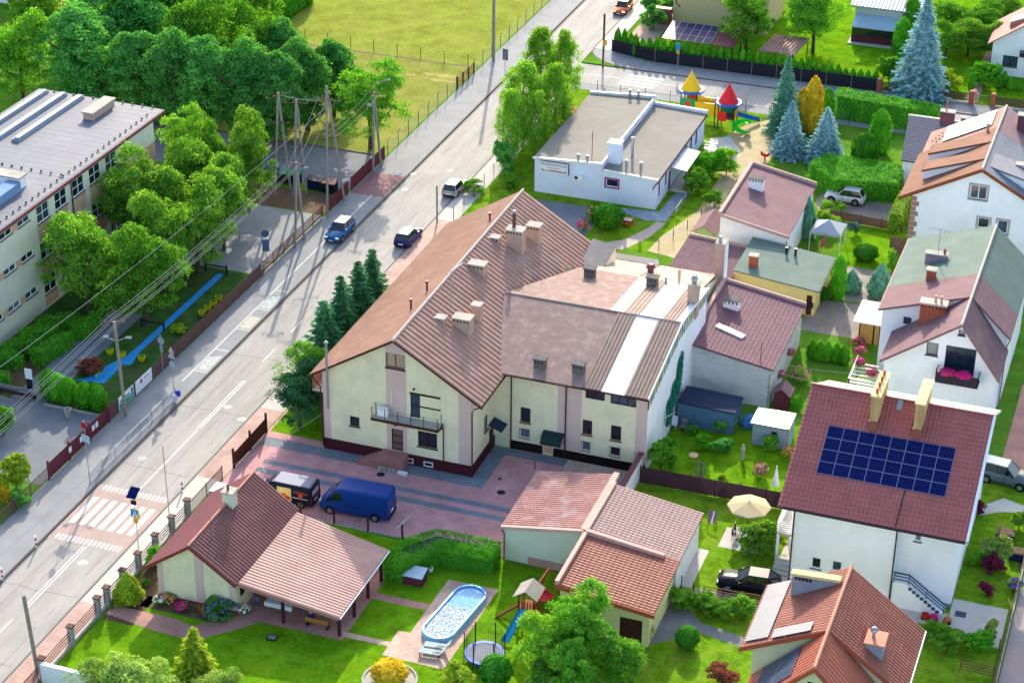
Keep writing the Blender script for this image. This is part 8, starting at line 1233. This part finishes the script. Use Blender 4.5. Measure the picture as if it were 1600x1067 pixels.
p = G(1112, 820); o = thing('deck_chair', 'striped blue and red deck chair beside the slatted fence', 'chair', (p[0], p[1], 0)); pipe(o, 'frame', [(p[0]-.3, p[1]-.5, 0), (p[0]-.3, p[1]+.5, 1.1)], .03, WB); pipe(o, 'frame', [(p[0]+.3, p[1]-.5, 0), (p[0]+.3, p[1]+.5, 1.1)], .03, WB); pipe(o, 'frame', [(p[0]-.3, p[1]+.5, 0), (p[0]-.3, p[1]-.4, .6)], .03, WB); pipe(o, 'frame', [(p[0]+.3, p[1]+.5, 0), (p[0]+.3, p[1]-.4, .6)], .03, WB); [MB().quad((p[0]-.28+.14*j, p[1]-.4, .45), (p[0]-.16+.14*j, p[1]-.4, .45), (p[0]-.16+.14*j, p[1]+.45, 1.05), (p[0]-.28+.14*j, p[1]+.45, 1.05)).obj('canvas', C(('#3a5aa0', '#c24a50', '#d9d9dc', '#3a5aa0')[j]), o) for j in range(4)]
o = thing('gazebo', 'grey-white peaked garden gazebo tent', 'gazebo', (18.4, 53.9, 0)); GT = mat('gazebo_canvas', '#9fa8b2', var=.05); cc = [(16.9, 52.3), (20.0, 52.3), (20.0, 55.4), (16.9, 55.4)]
for i in range(4): a, b = cc[i], cc[(i+1) % 4]; MB().quad((*a, 2.2), (*b, 2.2), (18.45, 53.85, 3.1)).quad((*a, 1.95), (*b, 1.95), (*b, 2.2), (*a, 2.2)).obj('canopy_panel', GT, o); pipe(o, 'post', [(*a, 0), (*a, 2.2)], .04, WHITE)
o = thing('pavilion', 'orange-walled garden pavilion with bright white roof', 'pavilion', (26.2, 35.9, 0)); MB().prism([(24.9, 33.7), (27.5, 33.7), (27.5, 38.3), (24.9, 38.3)], 2.5, 2.62).obj('roof', WHITESHEET, o); ORW = mat('orange_curtain', '#c99a5c', var=.08, scale=2); MB().box(25.5, 34.7, 0, 26.7, 34.76, 2.5).obj('curtain', ORW, o); MB().box(26.85, 34.7, 0, 27.3, 34.76, 2.5).obj('curtain', ORW, o); [MB().box(x-.06, y-.06, 0, x+.06, y+.06, 2.5).obj('post', BROWN, o) for x, y in ((25.45, 34.73), (26.77, 34.73), (27.35, 34.73), (25.3, 38), (27.3, 38))]; MB().box(25.45, 34.76, 0, 25.5, 38, 2.5).obj('curtain', ORW, o)
p = G(1282, 395); o = thing('red_parasol', 'small folded red parasol beside the gazebo', 'parasol', (p[0], p[1], 0)); pipe(o, 'pole', [(p[0], p[1], 0), (p[0]+.3, p[1], 2.2)], .03, GALV); MB().tube([(p[0]+.05, p[1], .7), (p[0]+.15, p[1], 1.1), (p[0]+.32, p[1], 2.25)], [.22, .2, .04], 8).obj('folded_canopy', C('#c2506a'), o)
# waste containers, bins and small yard things
for i, (x, y, c, w, lab) in enumerate(((-39.3, 49.0, '#2f8060', 2.2, 'green-lidded waste container behind the transformer poles'), (-36.2, 48.5, '#1d2440', 1.7, 'navy waste container beside the court gate'), (-34.4, 48.3, '#6a4038', 1.5, 'rusty waste container nearest the maroon fence'), (-41.5, 48.8, '#2f4a50', 1.6, 'dark green waste container at the lime tree'))):
    o = thing('waste_container', lab, 'container', (x, y, 0), group='waste containers by the court'); MB().prism([(x-w/2, y-.5), (x+w/2, y-.5), (x+w/2, y+.5), (x-w/2, y+.5)], .15, 1.15).obj('body', C('#22202c' if i != 1 else '#1d2440'), o); MB().prism([(x-w/2-.05, y-.55), (x+w/2+.05, y-.55), (x+w/2+.05, y+.55), (x-w/2-.05, y+.55)], 1.152, [1.22, 1.22, 1.42, 1.42]).obj('lid', C(c), o); [MB().tube([(x+a*(w/2-.15), y+b*.4-.03, .08), (x+a*(w/2-.15), y+b*.4+.03, .08)], .08, 8).obj('caster', BLK, o) for a in (-1, 1) for b in (-1, 1)]
p = G(107, 650); o = thing('litter_bin', 'round concrete litter bin by the school hedge', 'bin', (p[0], p[1], 0)); MB().lathe((p[0], p[1], 0), [(.28, 0), (.34, .75), (.26, .75), (.24, .5)], 14).obj('shell', CONC, o); p = G(274, 628); o = thing('litter_bin', 'blue and white litter bin at the end of railing', 'bin', (p[0], p[1], 0)); MB().lathe((p[0], p[1], .15), [(.2, 0), (.24, .5), (.22, .55)], 12).obj('bag', mat('white_bag', '#b9c0d0', var=.1), o); MB().lathe((p[0]+.15, p[1]+.3, .5), [(.22, 0), (.24, .45), (.15, .55)], 12).obj('hood', C('#2a3f9a'), o); pipe(o, 'post', [(p[0], p[1], 0), (p[0], p[1], .6)], .03, GALV)
for i, (px, py, c, lab) in enumerate(((1404, 936, '#c9b96a', 'yellow wheelie bin under the outside stair'), (1420, 938, '#2f7a58', 'green wheelie bin under the outside stair'))): p = G(px, py); o = thing('wheelie_bin', lab, 'bin', (p[0], p[1], 0), group='bins under the outside stair'); MB().prism([(p[0]-.25, p[1]-.28), (p[0]+.25, p[1]-.28), (p[0]+.25, p[1]+.28), (p[0]-.25, p[1]+.28)], .08, 1.0).obj('body', C(c), o); MB().prism([(p[0]-.29, p[1]-.32), (p[0]+.29, p[1]-.32), (p[0]+.29, p[1]+.32), (p[0]-.29, p[1]+.32)], 1.0, [1.03, 1.03, 1.12, 1.12]).obj('lid', C('#2a3038'), o)
o = thing('door_mat', 'dark blue door mat on the white slab', 'mat', (41, -5.3, 0)); MB().box(40.6, -5.6, .016, 41.4, -4.9, .04).obj('mat', C('#23335a'), o)
for i, (x, c, lab) in enumerate(((38.6, 'red', 'pot of red flowers at the stair foot'), (39.2, 'pink', 'pot of pink flowers at the stair foot'), (40.2, 'orange', 'orange flower pot at the slab corner'))): plant('bush0', x, -6.7, .5, .6, lab, 'flowers', 'mid', flower=c, nf=60); o = thing('flower_trough', ('left', 'middle', 'right')[i]+' dark trough under the stair flowers', 'planter', (x, -6.7, 0)); MB().prism([(x-.3, -6.9), (x+.3, -6.9), (x+.3, -6.5), (x-.3, -6.5)], 0, .22).obj('trough', C('#3a2a35'), o)
p = G(829, 735); o = thing('satellite_dish', 'white satellite dish on a short pole behind the ribbed garage', 'satellite dish', (p[0], p[1], 0)); pipe(o, 'pole', [(p[0]+.3, p[1]+.2, 0), (p[0]+.3, p[1]+.2, .9)], .04, DARKMET); d_ = MB().lathe((0, 0, 0), [(.03, .2), (.3, .14), (.5, .02), (.52, 0)], 16).obj('dish', WHITE, o, True); d_.rotation_euler = (rad(70), 0, rad(-25)); d_.location = (.1, 0, 1.1); pipe(o, 'feed_arm', [(p[0]+.1, p[1], .8), (p[0]-.3, p[1]-.7, 1.1)], .025, DARKMET)
p = G(658, 722); o = thing('plant_stand', 'turquoise basin on a stand by the basement window', 'stand', (p[0], p[1], 0)); MB().lathe((p[0], p[1], .6), [(.12, 0), (.4, .2), (.42, .25), (.3, .25)], 12).obj('basin', C('#3aa69a'), o); [pipe(o, 'leg', [(p[0]+d, p[1], .62), (p[0]+d*1.4, p[1], 0)], .03, WB) for d in (-.15, .15)]
o = thing('concrete_blocks', 'row of pale concrete blocks under the entrance landing', 'blocks', (-6.6, -1.7, 0)); [MB().box(-7.7+.42*j, -1.75, 0, -7.34+.42*j, -1.52, .32).obj('block', CONC, o) for j in range(4)]; MB().box(-5.95, -1.8, 0, -5.1, -1.5, .25).obj('trough', WHITE, o)
p = G(22, 620); o = thing('entrance_bench', 'dark bench beside the school entrance ramp', 'bench', (p[0], p[1], 0)); MB().box(p[0]-1.6, p[1]-.2, .42, p[0]+2.2, p[1]+.2, .48).obj('seat', DARKMET, o); MB().box(p[0]-1.6, p[1]+.22, .6, p[0]+2.2, p[1]+.26, .95).obj('backrest', GALV, o); [MB().box(p[0]+d-.04, p[1]-.2, 0, p[0]+d+.04, p[1]+.26, .42).obj('leg', DARKMET, o) for d in (-1.5, 2.1)]
fence('steel ramp railing by the school entrance', [G(0, 632)[:2], G(24, 640)[:2]], .95, 1.6, 'bars', GALV, GALV, name='railing', cat='railing', gap=.5); p = G(48, 615); o = thing('info_board', 'white information board at the school walk', 'sign', (p[0], p[1], 0)); MB().box(p[0]-.35, p[1]-.03, 1.5, p[0]+.35, p[1]+.03, 2.5).obj('board', WHITE, o); MB().box(p[0]-.3, p[1]-.02, 0, p[0]+.3, p[1]+.02, 1.5).obj('stand', FDK, o)
p = G(370, 742); o = thing('letter_box', 'white sheet roof over the cottage gate', 'canopy', (p[0], p[1], 0)); MB().box(-17.6, -12.6, 2.2, -16.2, -11.2, 2.28).obj('roof', WHITE, o); [MB().box(x-.05, y-.05, 0, x+.05, y+.05, 2.2).obj('post', BROWN, o) for x in (-17.5, -16.3) for y in (-12.5, -11.3)]; o.location = (-16.9, -11.9, 0); [setattr(c, 'location', Vector((p[0]+16.9, p[1]+11.9, 0))) for c in o.children]
for i, (px, py) in enumerate(((425, 997),)): p = G(px, py); o = thing('garden_hatch', 'small grey hatch cover in the front lawn', 'hatch', (p[0], p[1], 0)); MB().box(p[0]-.35, p[1]-.3, 0, p[0]+.35, p[1]+.3, .1).obj('frame', DARKMET, o); MB().box(p[0]-.28, p[1]-.23, .1, p[0]+.28, p[1]+.23, .13).obj('lid', GALV, o)
for i, (px, py, lab) in enumerate(((1545, 868, 'left'), (1570, 842, 'middle'), (1590, 872, 'right'))): p = G(px, py); o = thing('raised_bed', lab+' dark raised bed in the right garden', 'planter', (p[0], p[1], 0)); MB().prism([(p[0]-.7, p[1]-.5), (p[0]+.7, p[1]-.5), (p[0]+.7, p[1]+.5), (p[0]-.7, p[1]+.5)], 0, .7).obj('box', C('#23294a'), o); MB().box(p[0]-.6, p[1]-.4, .7, p[0]+.6, p[1]+.4, .73).obj('soil', SOIL, o)
